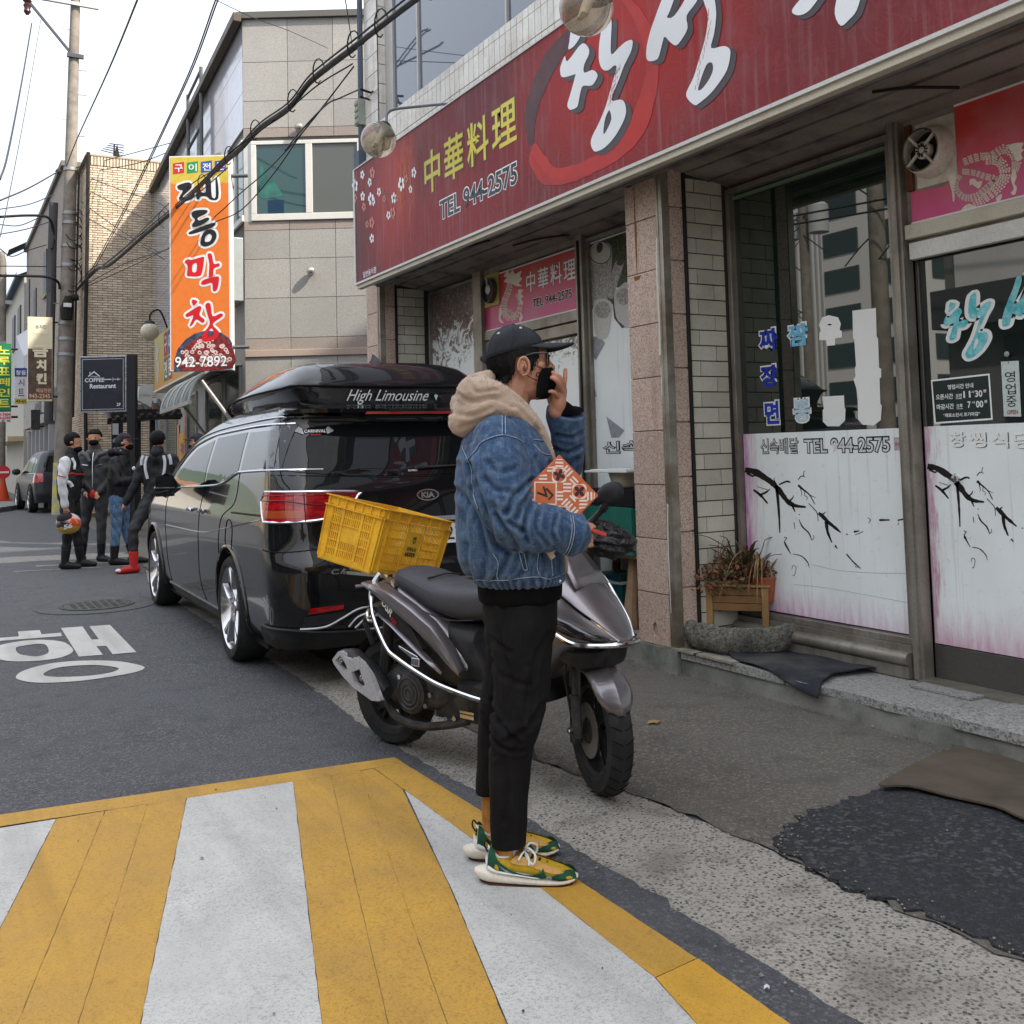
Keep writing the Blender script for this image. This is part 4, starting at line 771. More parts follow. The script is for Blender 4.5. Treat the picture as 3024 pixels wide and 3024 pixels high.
# ---- globe lamps on brackets
def m_globe():
    t = NT('smoked_globe_glass');co = t.co(False);c = t.mix(t.rng(t.noise(co,12,6,.7),.4,.65),(.66,.58,.45),(.34,.27,.18))
    gl = t.n('BsdfGlossy');gl.inputs['Roughness'].default_value = .05
    t.set(col=c,rough=.08,trans=.72,ior=1.2,coat=.6);return t.m
M_GLOBE = m_globe()
def globe(loc,r_,wall,lab,tilt):
    L_ = thing('wall_lamp',lab,'lamp',wall,group='globe lamps on curved brackets');c = np.array(loc);w_ = np.array(wall)
    b = MB();b.ball(c,r_,28,18);part('globe',b,M_GLOBE,L_,world=True,smooth=True)
    u = np.array(tilt,float);u /= np.linalg.norm(u)
    b = MB();b.lathe([(.05*r_/.165,.0),(.085*r_/.165,-.005),(.09*r_/.165,-.04),(.055*r_/.165,.03),(.03,.045),(.012,.06)],c+u*r_,u,20);part('collar',b,mat('lamp_collar',(.035,.035,.035),.6,dirt=(.2,.18,.15),damt=.5),L_,world=True,smooth=True)
    b = MB();k = c+u*(r_+.05);b.tube(smooth_pts([k,k+u*.10+np.array([0,0,.04]),(k+w_)/2+np.array([0,0,.06]),w_],5),.012,8);part('bracket',b,mat('grey_bracket',(.16,.18,.19),.5,.3),L_,world=True,smooth=True)
    b = MB();b.lathe([(.035,0),(.035,.02),(.015,.03)],w_,(-1,0,0),14);part('wall_plate',b,mat('grey_bracket',(.16,.18,.19),.5),L_,world=True,smooth=True)
    bl = MB();bl.tube([c+u*r_*.9,c+u*r_*.5,c-u*r_*.35],[.03*r_/.165,.022,.02],10);bl.tube([c+u*r_*.4+np.array([0,.03,0]),c-u*r_*.4+np.array([0,.03,0])],.014,8);part('bulb',bl,mat('bulb_white',(.75,.72,.62),.3),L_,world=True,smooth=True)
globe((3.2,7.775,3.945),.148,(3.87,7.70,4.33),'smoky glass globe lamp on bent bracket at the far left end of the red sign',(.45,.25,.8))
globe((3.2,4.675,3.83),.155,(3.87,4.6,4.25),'smoky glass globe lamp cut by the top edge above the large white lettering',(.45,.25,.8))
# ---- junction box, pipes and wire tangle at the far corner
jb = thing('junction_box','small grey ribbed junction box with tangled wires on the corner above the sign end','junction box',(3.8,9.79,4.7))
b = MB();b.box(3.80,3.93,9.76,9.86,4.75,5.02)
for k in range(4):b.box(3.79,3.80,9.765,9.855,4.765+.065*k,4.80+.065*k)
part('box',b,mat('box_grey_green',(.30,.33,.28),.6,dirt=(.15,.14,.1)),jb,world=True,bevel=.004)
b = MB()
for i in range(7):
    a0 = random.uniform(0,6);b.tube([(3.85+.05*math.cos(a0+a)+.01*i,9.80,4.42+.08*math.sin(a0+a)+.03*i) for a in np.linspace(0,5,14)],.0035,5)
part('wire_tangle',b,mat('grey_wire',(.25,.24,.22),.5),jb,world=True,smooth=True)
b = MB();b.tube([(3.84,9.80,4.16),(3.84,9.80,4.75)],.03,8);b.tube([(3.84,9.79,5.02),(3.85,9.79,7.5)],.03,8);b.box(3.80,3.90,9.77,9.9,4.16,4.48);part('conduit',b,mat('blue_grey_conduit',(.07,.09,.12),.5),jb,world=True,smooth=True)
b = MB();b.tube([(3.84,9.5,5.0),(3.84,9.45,5.0)],.008,6);b.tube([(3.87,9.62,4.97),(3.76,9.6,4.98)],.01,6);b.tube([(3.87,9.58,5.03),(3.74,9.53,5.03)],.012,6);part('hook',b,M_DARK,jb,world=True,smooth=True)
# ================================================================ THE GREY GRANITE BUILDING (end wall faces us)
zz = Zm(0,700,500/1208);zc = Zm(400,1000,320/1546);zr = Zm(100,1240,500/1932);z2p = Zm(0,800,.5694)
C2 = np.array([4.171,15.617,0]);U2 = np.array([math.cos(CYAW),-math.sin(CYAW),0]);N2 = np.array([math.sin(CYAW),math.cos(CYAW),0])
az = .0636;D2 = np.array([math.sin(az),math.cos(az),0]);M2 = np.array([math.cos(az),-math.sin(az),0])
def ew(u,d,z):return C2+U2*u-N2*d+np.array([0,0,z])          # d toward the viewer
def sw(s,d,z):return C2+D2*s-M2*d+np.array([0,0,z])          # d toward the street
M_GG = t_granite('grey_granite',(.355,.34,.315),(.295,.285,.262),(.21,.205,.19),190);M_GP = t_granite('warm_granite_band',(.33,.28,.24),(.26,.215,.185),(.20,.16,.14),190)
g2 = thing('granite_building','grey granite clad three storey building with orange vertical sign and corner window','building',tuple(C2))
G = lambda n,b,m,**k:part(n,b,m,g2,world=True,**k)
def pslab(mb,f,a0,a1,z0,z1_,d0,d1):
    V = [f(a,d,z) for a in (a0,a1) for d in (d0,d1) for z in (z0,z1_)]
    return mb.add(V,[(0,1,3,2),(4,6,7,5),(0,4,5,1),(2,3,7,6),(0,2,6,4),(1,5,7,3)])
b = MB();V = [ew(.02,-.03,0),ew(9,-.03,0),ew(9,-.03,0)+D2*14,sw(11.9,-.03,0)];b.add(V+[v+np.array([0,0,8.2]) for v in V],[(0,1,2,3),(4,7,6,5),(0,4,5,1),(1,5,6,2),(2,6,7,3),(3,7,4,0)]);G('wall_core',b,mat('grey_mortar',(.17,.165,.155),.9))
b = MB();V = [ew(-.08,.06,0),ew(9,.06,0),ew(9,0,0)+D2*14,sw(12,.12,0)];b.add([v+np.array([0,0,8.2]) for v in V]+[v+np.array([0,0,8.30]) for v in V],[(0,1,2,3),(4,7,6,5),(0,4,5,1),(1,5,6,2),(2,6,7,3),(3,7,4,0)]);G('roof_edge',b,mat('roof_edge_grey',(.12,.115,.105),.6))
b = MB();V = [(x,d,z) for x,d,z in ()];pslab(b,sw,-.1,11.0,8.12,8.26,.03,.16);G('gutter',b,mat('brown_gutter',(.075,.06,.045),.5,dirt=(.15,.1,.06)),bevel=.01)
rowsz = [(.02,.95),(.95,1.6),(1.6,2.25),(2.25,2.88),(2.99,3.17),(3.17,3.79),(3.79,4.40),(4.40,4.85),(4.85,4.99),(6.31,6.46),(6.46,6.89),(6.89,7.51),(7.51,8.2)]
for r_,(za,zb) in enumerate(rowsz):
    m = M_GP if r_ in (4,8,9) else M_GG
    for c in range(-1 if 1 else 0,6):
        u0,u1 = (0,.703) if c == -1 else (.703+.709*c,.703+.709*(c+1))
        b = MB();pslab(b,ew,u0+.004,u1-.004,za+.004,zb-.004,-.028,.002*random.random());G('stone_panel',b,m)
b = MB();pslab(b,ew,0,5,2.88,2.99,-.03,.03);G('ledge',b,mat('ledge_pink',(.36,.28,.23),.6),bevel=.01)
for z0,z1_ in ((4.99,6.31),):
    b = MB();pslab(b,ew,0,.12,z0,z1_,-.028,0);G('corner_pier',b,mat('pale_aluminium_b',(.50,.50,.48),.35,.3))
mWF = mat('white_window_frame',(.62,.61,.57),.4,dirt=(.4,.38,.32),damt=.3)
b = MB()
for a in ((.12,2.2,6.19,6.25),(.12,2.2,4.995,5.10),(.12,.20,5.10,6.19),(.965,1.07,5.10,6.19),(1.77,1.87,5.10,6.19)):pslab(b,ew,*a,-.01,.03)
G('window_frame',b,mWF,bevel=.006)
t = NT('blind_glass');t.set(col=(.012,.05,.05),rough=.04,ior=1.7);mG1 = t.m
t = NT('grey_blind_glass');t.set(col=(.075,.08,.07),rough=.25,ior=1.6);mG2 = t.m
b = MB();pslab(b,ew,.20,.965,5.10,6.19,-.01,.0);G('window_pane',b,mG1)
b = MB();b.prism([(.26,5.92),(.40,5.62),(.26,5.50)],lambda a,c,d:ew(a,.002,c),0,0);b.prism([(.22,5.42),(.45,5.65),(.62,5.38),(.30,5.34)],lambda a,c,d:ew(a,.0025,c),0,0);G('window_sticker',b,mat('faded_green_sheet',(.04,.16,.13),.5,c2=(.02,.08,.07),ns=4))
b = MB();pslab(b,ew,.37,.62,5.11,5.32,0,.002);G('window_sticker',b,mat('blue_sheet',(.008,.03,.06),.4))
b = MB();pslab(b,ew,1.07,1.77,5.10,6.19,-.01,0);G('window_pane',b,mG2)
for u,z,r_ in ((.89,6.43,.07),(1.04,4.18,.065)):
    b = MB();c = ew(u,.09,z);b.ball(c,r_,16,10);b.tube([c,ew(u,0,z-.02)],.03,8);G('steel_vent_cap',b,mat('steel_ball',(.42,.40,.36),.3,.8,dirt=(.2,.15,.1)),smooth=True)
# street face: glossy pale cladding panels
t = NT('pale_cladding');co = t.co(True);t.set(col=t.mix(t.rng(t.noise(co,3,5),.35,.7),(.34,.34,.38),(.42,.42,.45)),rough=.12,coat=.3);mCl = t.m
for r_ in range(7):
    za = 4.15+.58*r_
    for c in range(9):
        if c == 0 and 4.9 < za+.29 < 6.3:continue
        b = MB();pslab(b,sw,.01+1.3*c,1.30+1.3*c,za,za+.572,-.028,0);G('cladding_panel',b,mCl)
b = MB();pslab(b,sw,.05,1.28,5.08,6.22,-.02,.0);G('window_pane',b,mG1)
b = MB()
for a in ((.0,1.3,6.2,6.28),(.0,1.3,5.0,5.09),(1.2,1.3,5.09,6.2),(.55,.60,5.09,6.2)):pslab(b,sw,*a,-.01,.03)
G('window_frame',b,mWF)
b = MB();pslab(b,sw,.02,.7,3.75,4.75,0,.28);G('air_duct_box',b,mat('duct_grey',(.30,.33,.33),.5,.2,dirt=(.2,.18,.15)),bevel=.02)
b = MB()
for s_ in (3.3,4.9):b.tube([sw(s_,.10,5.9),sw(s_,.10,8.6)],.035,8)
for z in (7.5,8.55):b.tube([sw(3.3,.10,z),sw(4.9,.10,z)],.03,8)
G('pipe_frame',b,mat('bracket_grey',(.10,.11,.11),.5,.4),smooth=True)
# shop level
mShopW = mat('shop_wall_grey',(.30,.29,.27),.7,dirt=(.14,.13,.12));b = MB();pslab(b,sw,0,11.8,0,4.13,-.02,0);G('shop_wall',b,mShopW)
def m_board():
    t = NT('shop_board');s = t.n('SeparateXYZ',i0=t.co(True));c = t.mix(t.rng(s.outputs[2],3.0,4.0),(.52,.24,.035),(.42,.38,.13));t.set(col=c,rough=.4);return t.m
b = MB();pslab(b,sw,1.0,8.8,2.93,4.12,.02,.30);G('shop_signboard',b,m_board())
b = MB();pslab(b,sw,.98,8.83,2.89,2.93,.02,.32);G('signboard_edge',b,mat('board_edge',(.6,.58,.5),.4))
cols = [((.30,.03,.03),7.1,'구',3.55),((.05,.08,.25),6.45,'이',3.55),((.03,.17,.05),7.1,'전',3.02),((.20,.04,.08),6.45,'문',3.02)]
for k,(c,s_,ch,z) in enumerate(cols):
    b = MB();pslab(b,sw,s_-.55,s_,z,z+.5,.30,.303);G('board_tile',b,mat('board_tile%d' % k,c,.5,fine=0))
    b = MB();b.text(ch,sw(s_-.06,.306,z+.07),-D2,(0,0,1),.42,.36,.03);G('board_lettering',b,M_WPR)
b = MB();b.prism([tuple(p) for p in smooth_pts([(8.3,4.0),(8.0,3.85),(8.15,3.6),(7.9,3.45),(8.1,3.2),(8.0,3.02),(8.35,3.1),(8.4,3.4),(8.5,3.65),(8.42,3.9)],3,True)],lambda a,c,d:sw(a,.304,c),0,0);G('board_print',b,mat('board_grey_print',(.33,.34,.30),.5,c2=(.5,.5,.42),ns=8))
b = MB();pslab(b,sw,11.0,11.85,0,2.9,0,.12);G('white_pier',b,mat('white_pier',(.50,.51,.51),.6),bevel=.01);b = MB();pslab(b,sw,11.86,11.95,0,2.9,0,.14);G('orange_strip',b,mat('orange_strip',(.55,.12,.04),.5))
mGl = mat('shop_teal_glass',(.035,.06,.055),.08,c2=(.06,.09,.08),ns=2,ior=1.6);mAl2 = mat('door_aluminium',(.30,.31,.29),.35,.4)
for s0,s1,z0,z1_,m,nm in ((.3,1.6,.3,2.7,mGl,'shop_window'),(1.75,3.4,.3,2.7,mGl,'shop_window'),(4.6,5.7,.05,2.6,mGl,'shop_window'),(7.3,8.9,1.1,2.5,mGl,'shop_window'),(9.2,10.8,.4,2.7,mGl,'shop_window')):
    b = MB();pslab(b,sw,s0,s1,z0,z1_,0,.02);G(nm,b,m);b = MB()
    for a in ((s0-.06,s0,z0,z1_),(s1,s1+.06,z0,z1_),(s0-.06,s1+.06,z1_,z1_+.06),(s0-.06,s1+.06,z0-.06,z0)):pslab(b,sw,*a,0,.05)
    G('door_frame',b,mAl2)
for s0,s1,z0,z1_,c in ((7.3,8.9,.1,1.05,(.55,.30,.03)),(5.9,6.9,.1,1.9,(.55,.27,.03)),(5.85,6.1,.1,2.5,(.42,.09,.05)),(6.95,7.2,.1,2.1,(.45,.20,.10))):
    b = MB();pslab(b,sw,s0,s1,z0,z1_,0.02,.03);G('shop_poster',b,mat('poster_%d' % int(s0*100),c,.5,c2=tuple(min(1,v*1.5+.05) for v in c),ns=18,lo=.5,hi=.6))
b = MB();b.text('막창',sw(8.3,.034,.65),-D2,(0,0,1),.5,.25,.03);b.text('구이',sw(6.7,.034,1.4),-D2,(0,0,1),.45,.3,.03);G('poster_lettering',b,mat('poster_blue_print',(.05,.10,.35),.5))
aw = thing('door_awning','small curved smoked plastic awning with aluminium ribs over the snack shop door','awning',tuple(sw(1.7,0,2.2)))
prof = [(0,2.78),(.25,2.77),(.48,2.70),(.66,2.56),(.76,2.38),(.80,2.22)];q = smooth_pts([(a,c,0) for a,c in prof],4)
for k in range(4):
    b = MB();s0 = .25+.83*k;b.add([sw(s,p[0],p[1]) for p in q for s in (s0,s0+.83)],[(2*i,2*i+1,2*i+3,2*i+2) for i in range(len(q)-1)]);t = None
    part('awning_panel',b,mat('smoked_polycarbonate',(.13,.17,.17),.15,c2=(.20,.24,.24),ns=3),aw,world=True,smooth=True)
for k in range(5):
    b = MB();b.tube([sw(.25+.83*k,p[0]+.006,p[1]+.008) for p in q],.022,6);part('rib',b,mat('awning_rib',(.40,.40,.38),.4,.3),aw,world=True,smooth=True)
b = MB();pslab(b,sw,.22,3.6,2.18,2.24,.77,.82);part('front_rail',b,mat('awning_rib',0),aw,world=True)
for s_ in (.35,3.4):
    b = MB();b.tube([sw(s_,.6,2.55),sw(s_,.03,1.75)],.03,6);part('stay',b,mat('awning_rib',0),aw,world=True)
cctv = thing('wall_camera','white dome security camera under the left end of the snack shop signboard','camera',tuple(sw(11.2,.2,2.7)))
b = MB();b.ball(sw(11.3,.22,2.78),.10,12,8,(1,1,.8));b.box(*[v for p in zip(sw(11.3,.2,2.8)-.06,sw(11.3,.2,2.9)+.06) for v in p][:6]) if False else None;part('dome',b,mat('white_plastic',(.6,.6,.6),.3),cctv,world=True,smooth=True)
b = MB();b.ball(sw(11.3,.27,2.74),.06,10,6);part('lens_dome',b,M_DARK,cctv,world=True,smooth=True)
# orange vertical sign
os_ = thing('projecting_sign','tall orange vertical sign with black and red brush lettering and a pan of grilled food','sign',(3.47,15.45,2.66),group=None)
O0 = np.array([3.065,15.66,0]);
def oe(u,d,z):return O0+U2*u-N2*d+np.array([0,0,z])
W_,ZB,ZT = .905,2.66,5.90
b = MB();pslab(b,oe,0,W_,ZB,ZT,-.2,0);part('sign_box',b,mat('sign_side_white',(.55,.55,.56),.4),os_,world=True)
def m_orange():
    t = NT('orange_print');co = t.co(True);s = t.n('SeparateXYZ',i0=co);z = s.outputs[2];n = t.math('MULTIPLY',t.noise(co,2.2,3),.35)
    c = t.mix(t.rng(t.math('ADD',z,n),5.62,5.66),(.58,.155,.030),(.50,.40,.06));c = t.mix(t.math('MULTIPLY',t.rng(t.noise(co,4,2,.5,3),.52,.56),.16),c,(.42,.10,.03))
    t.set(col=c,rough=.45,spec=.15);return t.m
b = MB();pslab(b,oe,.02,W_-.02,ZB+.02,ZT-.02,0,.004);part('sign_face',b,m_orange(),os_,world=True)
def oz(a,c,d=0):   # z1 zoom coords -> sign face
    u = (a-893-(c-828)*(-8/1092))/(303)*W_;zt = ZT-(a-893)/303*.0;k = (c-828-(a-893)/303*36*(1-(c-828)/1092*.72))/1092;return oe(u,.006+d,ZT-k*(ZT-ZB))
mOR = mat('print_red',(.50,.012,.02),.4,fine=0);mOK = mat('print_black',(.014,.014,.018),.4,fine=0)
def blobs(nm,poly,m,d,grow=0,holes=()):
    q = [tuple(p) for p in smooth_pts(poly,3,True)]
    if grow:
        n = len(q);A = sum(q[i][0]*q[(i+1) % n][1]-q[(i+1) % n][0]*q[i][1] for i in range(n));s_ = grow*(1 if A > 0 else -1)
        q = [(q[i][0]+(q[(i+1) % n][1]-q[i-1][1])/(math.hypot(q[(i+1) % n][1]-q[i-1][1],q[(i+1) % n][0]-q[i-1][0])+1e-6)*s_,q[i][1]-(q[(i+1) % n][0]-q[i-1][0])/(math.hypot(q[(i+1) % n][1]-q[i-1][1],q[(i+1) % n][0]-q[i-1][0])+1e-6)*s_) for i in range(n)]
    b = MB();b.prism(q,oz,d,d,[[tuple(p) for p in smooth_pts(h,3,True)] for h in holes]);part(nm,b,m,os_,world=True)
S_ = {('a','k'):[[(935,985),(985,975),(1005,990),(1000,1010),(975,1030),(960,1045),(985,1050),(1010,1035),(1020,1045),(1000,1065),(960,1068),(940,1050),(960,1015),(940,1005)],[(1030,1000),(1045,1000),(1050,1030),(1075,1035),(1075,980),(1100,975),(1105,1060),(1125,1065),(1125,975),(1135,985),(1138,1075),(1100,1078),(1080,1060),(1050,1055),(1040,1068),(1028,1060)]],
      ('b','k'):[[(1005,1130),(1030,1122),(1080,1128),(1075,1145),(1035,1160),(1040,1175),(1080,1165),(1090,1178),(1050,1200),(1010,1205),(1005,1190),(1020,1170),(1005,1150)],[(990,1228),(1060,1205),(1115,1195),(1118,1210),(1080,1225),(1000,1240)],[(1045,1280),(1060,1240),(1090,1225),(1120,1240),(1125,1270),(1105,1300),(1070,1310),(1048,1300)]],
      ('c','r'):[[(965,1375),(985,1365),(1000,1370),(1055,1360),(1062,1375),(1050,1440),(1035,1455),(985,1450),(975,1440),(980,1400)],[(1080,1350),(1100,1352),(1110,1400),(1135,1400),(1138,1415),(1110,1425),(1105,1460),(1085,1462),(1088,1400)],[(1045,1495),(1060,1475),(1125,1465),(1135,1480),(1125,1530),(1105,1535),(1100,1495),(1065,1500)]],
      ('d','r'):[[(1000,1570),(1025,1580),(1010,1600),(1000,1590)],[(975,1635),(1030,1605),(1045,1615),(1035,1650),(1060,1675),(1050,1690),(1020,1670),(1000,1695),(985,1700),(1005,1650),(975,1655),(965,1645)],[(1065,1600),(1090,1598),(1100,1660),(1140,1650),(1150,1665),(1100,1700),(1130,1740),(1120,1770),(1075,1785),(1045,1775),(1050,1745),(1085,1700),(1075,1650)]]}
HO = {('b',2):[(1068,1285),(1070,1260),(1090,1248),(1103,1262),(1092,1285)],('d',2):[(1075,1760),(1075,1740),(1095,1720),(1105,1745),(1095,1762)],('c',0):[(1005,1395),(1025,1390),(1022,1430),(1003,1430)]}
for (k,c),L_ in S_.items():
    for i,p in enumerate(L_):blobs('letter_outline',p,M_WPR,.0,11)
    for i,p in enumerate(L_):blobs('brush_letter',p,mOK if c == 'k' else mOR,.003,0,[HO[(k,i)]] if (k,i) in HO else ())
for i,(ch,c) in enumerate((('구',(.45,.03,.04)),('이',(.02,.22,.08)),('전',(.03,.08,.30)),('문',(.05,.06,.32)))):
    x = 912+i*70;y = 868+i*6;b = MB();b.prism([(x,y),(x+56,y),(x+56,y+56),(x,y+56)],oz,.0,.0);part('tile',b,mat('tile_print_%d' % i,c,.4,fine=0),os_,world=True)
    b = MB();p0 = oz(x+8,y+46,.003);b.text(ch,p0,U2,(0,0,1),.125,.115,.02);part('tile_lettering',b,M_WPR,os_,world=True)
pan = [(905,1925),(905,1870),(925,1810),(965,1765),(1010,1740),(1070,1728),(1140,1745),(1180,1775),(1195,1800),(1198,1925)]
b = MB();b.prism(pan,oz,.0005,.0005);part('pan_print',b,mat('pan_blue_black',(.02,.035,.07),.4,c2=(.06,.09,.14),ns=15),os_,world=True)
b = MB();b.prism([tuple(p) for p in smooth_pts([(945,1920),(940,1850),(975,1790),(1060,1750),(1150,1765),(1190,1810),(1195,1920)],3,True)],oz,.001,.001);part('pan_print',b,mat('sauce_red',(.10,.012,.015),.4,c2=(.22,.03,.03),ns=20),os_,world=True)
mI = mat('food_print',(.62,.5,.48),.5,c2=(.45,.26,.25),ns=40);mI2 = mat('food_core',(.35,.12,.10),.5)
for i in range(58):
    x = random.uniform(945,1185);y = random.uniform(1775,1905);
    if y < 1750+abs(x-1070)*.35:continue
    r_ = random.uniform(9,14);b = MB();b.prism(ell(x,y,r_,r_*.8,12,random.random()),oz,.0013+.0001*(i % 7),.0013+.0001*(i % 7),[ell(x,y,r_*.45,r_*.35,8)]);part('food_ring_print',b,mI,os_,world=True)
b = MB();b.text('942-7892',oe(.065,.0085,2.70),U2,(0,0,1),.79,.18,.045);part('phone_number_outline',b,mOK,os_,world=True)
b = MB();b.text('942-7892',oe(.075,.0105,2.71),U2,(0,0,1),.77,.16,.012);part('phone_number',b,M_WPR,os_,world=True)
b = MB();b.tube([oe(.9,-.1,5.6),oe(1.15,-.1,5.6)],.03,6);b.tube([oe(.9,-.1,3.0),oe(1.15,-.1,3.0)],.03,6);b.tube([oe(.62,-.1,5.9),oe(.75,-.1,5.93)],.04,6);part('sign_bracket',b,mat('bracket_grey',0),os_,world=True)
# globe lamp at its left end
gl_ = thing('wall_lamp','white globe lamp on a thin curved arm beside the orange signboard','lamp',tuple(sw(8.9,.3,3.9)))
c = on_y(zz(1068,675)[0],zz(1068,675)[1],22.5);b = MB();b.ball(c,.19,20,12);part('globe',b,mat('milky_globe',(.55,.50,.38),.15,c2=(.42,.37,.26),ns=6),gl_,world=True,smooth=True)
k = np.array(sw(8.6,0,4.25));b = MB();b.tube(smooth_pts([c+[0,0,.2],c+[.02,0,.38],c+[.25,.2,.48],k],5),.02,6);part('bracket',b,M_DARK,gl_,world=True,smooth=True)
b = MB();b.lathe([(.11,0),(.1,.05),(.03,.08)],c+np.array([0,0,.165]),n=14);part('collar',b,mat('lamp_collar',0),gl_,world=True,smooth=True)

# ================================================================ THE YELLOW BRICK BUILDING
bb = thing('brick_building','tall sunlit yellow brick end wall with dark downpipe behind the coffee sign','building',(3.32,27,0))
Bb = lambda n,b,m,**k:part(n,b,m,bb,world=True,**k)
b = MB();b.box(3.335,9,27.02,31.9,0,8.98);Bb('wall_core',b,mat('brick_dark_joint',(.15,.11,.07),.9))  # core carries the dark tone of the joints between the bricks
mYB = [mat('yellow_brick_%d' % i,c,.85,c2=tuple(v*.8 for v in c),ns=9,bump=.3) for i,c in enumerate(((.56,.46,.34),(.62,.52,.40),(.49,.40,.30)))]
def brick_wall(f,a0,a1,z0,z1_,pitch=.0605,L_=.235,th=.024,slash=False):
    mbs = MB();z = z0;r_ = 0
    while z < z1_-.03:
        a = a0-(L_/2 if r_ % 2 else 0)
        while a < a1:
            s_,e = max(a,a0),min(a+L_-.012,a1)
            if e-s_ > .03:mbs.m = random.randrange(3);j = random.uniform(0,.004);pslab(mbs,f,s_,e,z,z+pitch-.016,0,th+j)
            a += L_
        z += pitch;r_ += 1
    return mbs
b = brick_wall(lambda a,d,z:np.array([a,27.02-d,z]),3.32,6.6,.1,8.75);part('bricks',b,mYB,bb,world=True,kind='stuff')
b = brick_wall(lambda a,d,z:np.array([3.335-d,a,z]),27.0,31.9,.1,8.75);part('bricks',b,mYB,bb,world=True,kind='stuff')
b = MB();b.m = 0
x = 3.32
while x < 6.6:b.m = random.randrange(3);b.box(x,x+.055,26.985,27.02,8.76,8.99);x += .075
part('soldier_course',b,mYB,bb,world=True,kind='stuff')
b = MB();b.box(3.27,9,26.97,31.95,8.99,9.03);Bb('roof_edge',b,mat('roof_edge_tan',(.35,.28,.2),.8))
b = MB();b.tube([on_y(*z1(458,790),26.9),on_y(*z1(452,1300),26.9),on_y(*z1(440,1850),26.9),(3.28,26.9,.5)],.045,8);Bb('downpipe',b,M_DARK,smooth=True)
an = thing('rooftop_antenna','small tangled television antenna on the roof of the yellow brick building','antenna',(4.0,27.5,9.0));b = MB();b.tube([(4,27.5,9),(4.02,27.5,9.5)],.02,5)
for i in range(5):b.tube([(3.7+.05*i,27.5,9.3+.05*i),(4.25,27.5,9.22+.07*i)],.012,4)
b.add([(3.98,27.45,9.15),(4.15,27.45,9.15),(4.08,27.45,9.5)],[(0,1,2)]);part('mast',b,M_DARK,an,world=True)
# dark porch with a tiled hood and a lightbox beside it
po = thing('cafe_porch','dark timber cafe porch with a tiled hood beneath the black coffee sign','porch',(3.3,21.5,0));mPo = mat('porch_dark',(.022,.020,.020),.5,c2=(.035,.03,.03))
b = MB()
for x in (3.12,3.45,3.72):b.box(x,x+.10,21,21.1,0,2.2)
b.box(3.0,4.3,20.95,21.1,2.15,2.35);part('posts',b,mPo,po,world=True)
b = MB();b.add([(2.9,20.8,2.12),(4.3,20.8,2.25),(4.3,21.8,2.55),(3.0,21.8,2.42),(2.9,20.8,2.05),(4.3,20.8,2.18)],[(0,1,2,3),(0,4,5,1)]);
for i in range(9):b.tube([(2.95+.15*i,20.78,2.14+.013*i),(2.98+.15*i,21.8,2.47+.013*i)],.045,6)
part('tiled_hood',b,mPo,po,world=True,smooth=True)
b = MB();b.box(3.80,3.83,21.1,21.2,0,2.4);part('red_post',b,mat('orange_strip',0),po,world=True)
lb = thing('wall_sign_box','pale grey light box sign with faint lettering beside the dark porch','sign',(3.6,20.9,2.4));b = MB();b.prism([(3.47,2.52),(3.72,2.38),(3.76,2.83),(3.50,2.80)],lambda a,c,d:(a,20.85-d,c),-.15,0);part('box',b,mat('pale_box',(.45,.46,.46),.5),lb,world=True)
b = MB();b.text('Coffee',(3.5,20.84,2.6),(1,0,0),Zv,.2,.05,.01);part('box_lettering',b,mat('box_ink',(.3,.3,.3),.5),lb,world=True)
pb = thing('menu_board','narrow dark standing menu banner with white writing behind the riders','sign',(2.95,20.5,0))
b = MB();b.box(2.94,3.13,20.5,20.54,.5,2.1);part('board',b,mat('board_black',(.02,.022,.03),.5),pb,world=True)
b = MB();b.box(2.955,3.06,20.49,20.5,1.85,2.06);part('emblem',b,mat('board_white',(.55,.57,.6),.5),pb,world=True)
b = MB()
for i,w_ in enumerate(('#STEAK','#PASTA','#COFFEE','#WINE')):b.text(w_,(2.955,20.492,1.70-.17*i),(1,0,0),Zv,.15,.08,.02)
part('board_writing',b,mat('board_white',0),pb,world=True)
# coffee sign
cs = thing('coffee_sign','square black coffee restaurant sign with white house logo on a black post','sign',(2.95,19.5,0))
CO = np.array([2.299,19.83,0])
def ce(u,d,z):return CO+U2*u-N2*d+np.array([0,0,z])
b = MB();pslab(b,ce,0,.845,2.235,3.25,-.14,0);part('sign_box',b,mat('sign_frame_silver',(.35,.36,.38),.3,.5),cs,world=True,bevel=.006)
b = MB();pslab(b,ce,.025,.82,2.26,3.225,0,.004);part('sign_panel',b,mat('sign_navy',(.010,.011,.022),.35),cs,world=True)
b = MB()
for a in ((.05,.795,3.19,3.196),(.05,.795,2.285,2.291),(.05,.056,2.291,3.19),(.789,.795,2.291,3.19)):pslab(b,ce,*a,.004,.006)
mSW = mat('sign_silver_print',(.62,.63,.66),.4)
b.text('COFFEE',ce(.10,.006,2.78),U2,Zv,.35,.075,.02);b.text('Restaurant',ce(.19,.006,2.665),U2,Zv,.47,.085,.02);b.text('2F',ce(.67,.006,2.34),U2,Zv,.075,.055,.01);b.text('village',ce(.20,.006,2.865),U2,Zv,.13,.03,0)
b.prism([(.17,2.88),(.265,2.955),(.36,2.875),(.375,2.885),(.265,2.98),(.155,2.89)],lambda a,c,d:ce(a,.006,c),0,0);b.box(*(0,)*6) if False else None
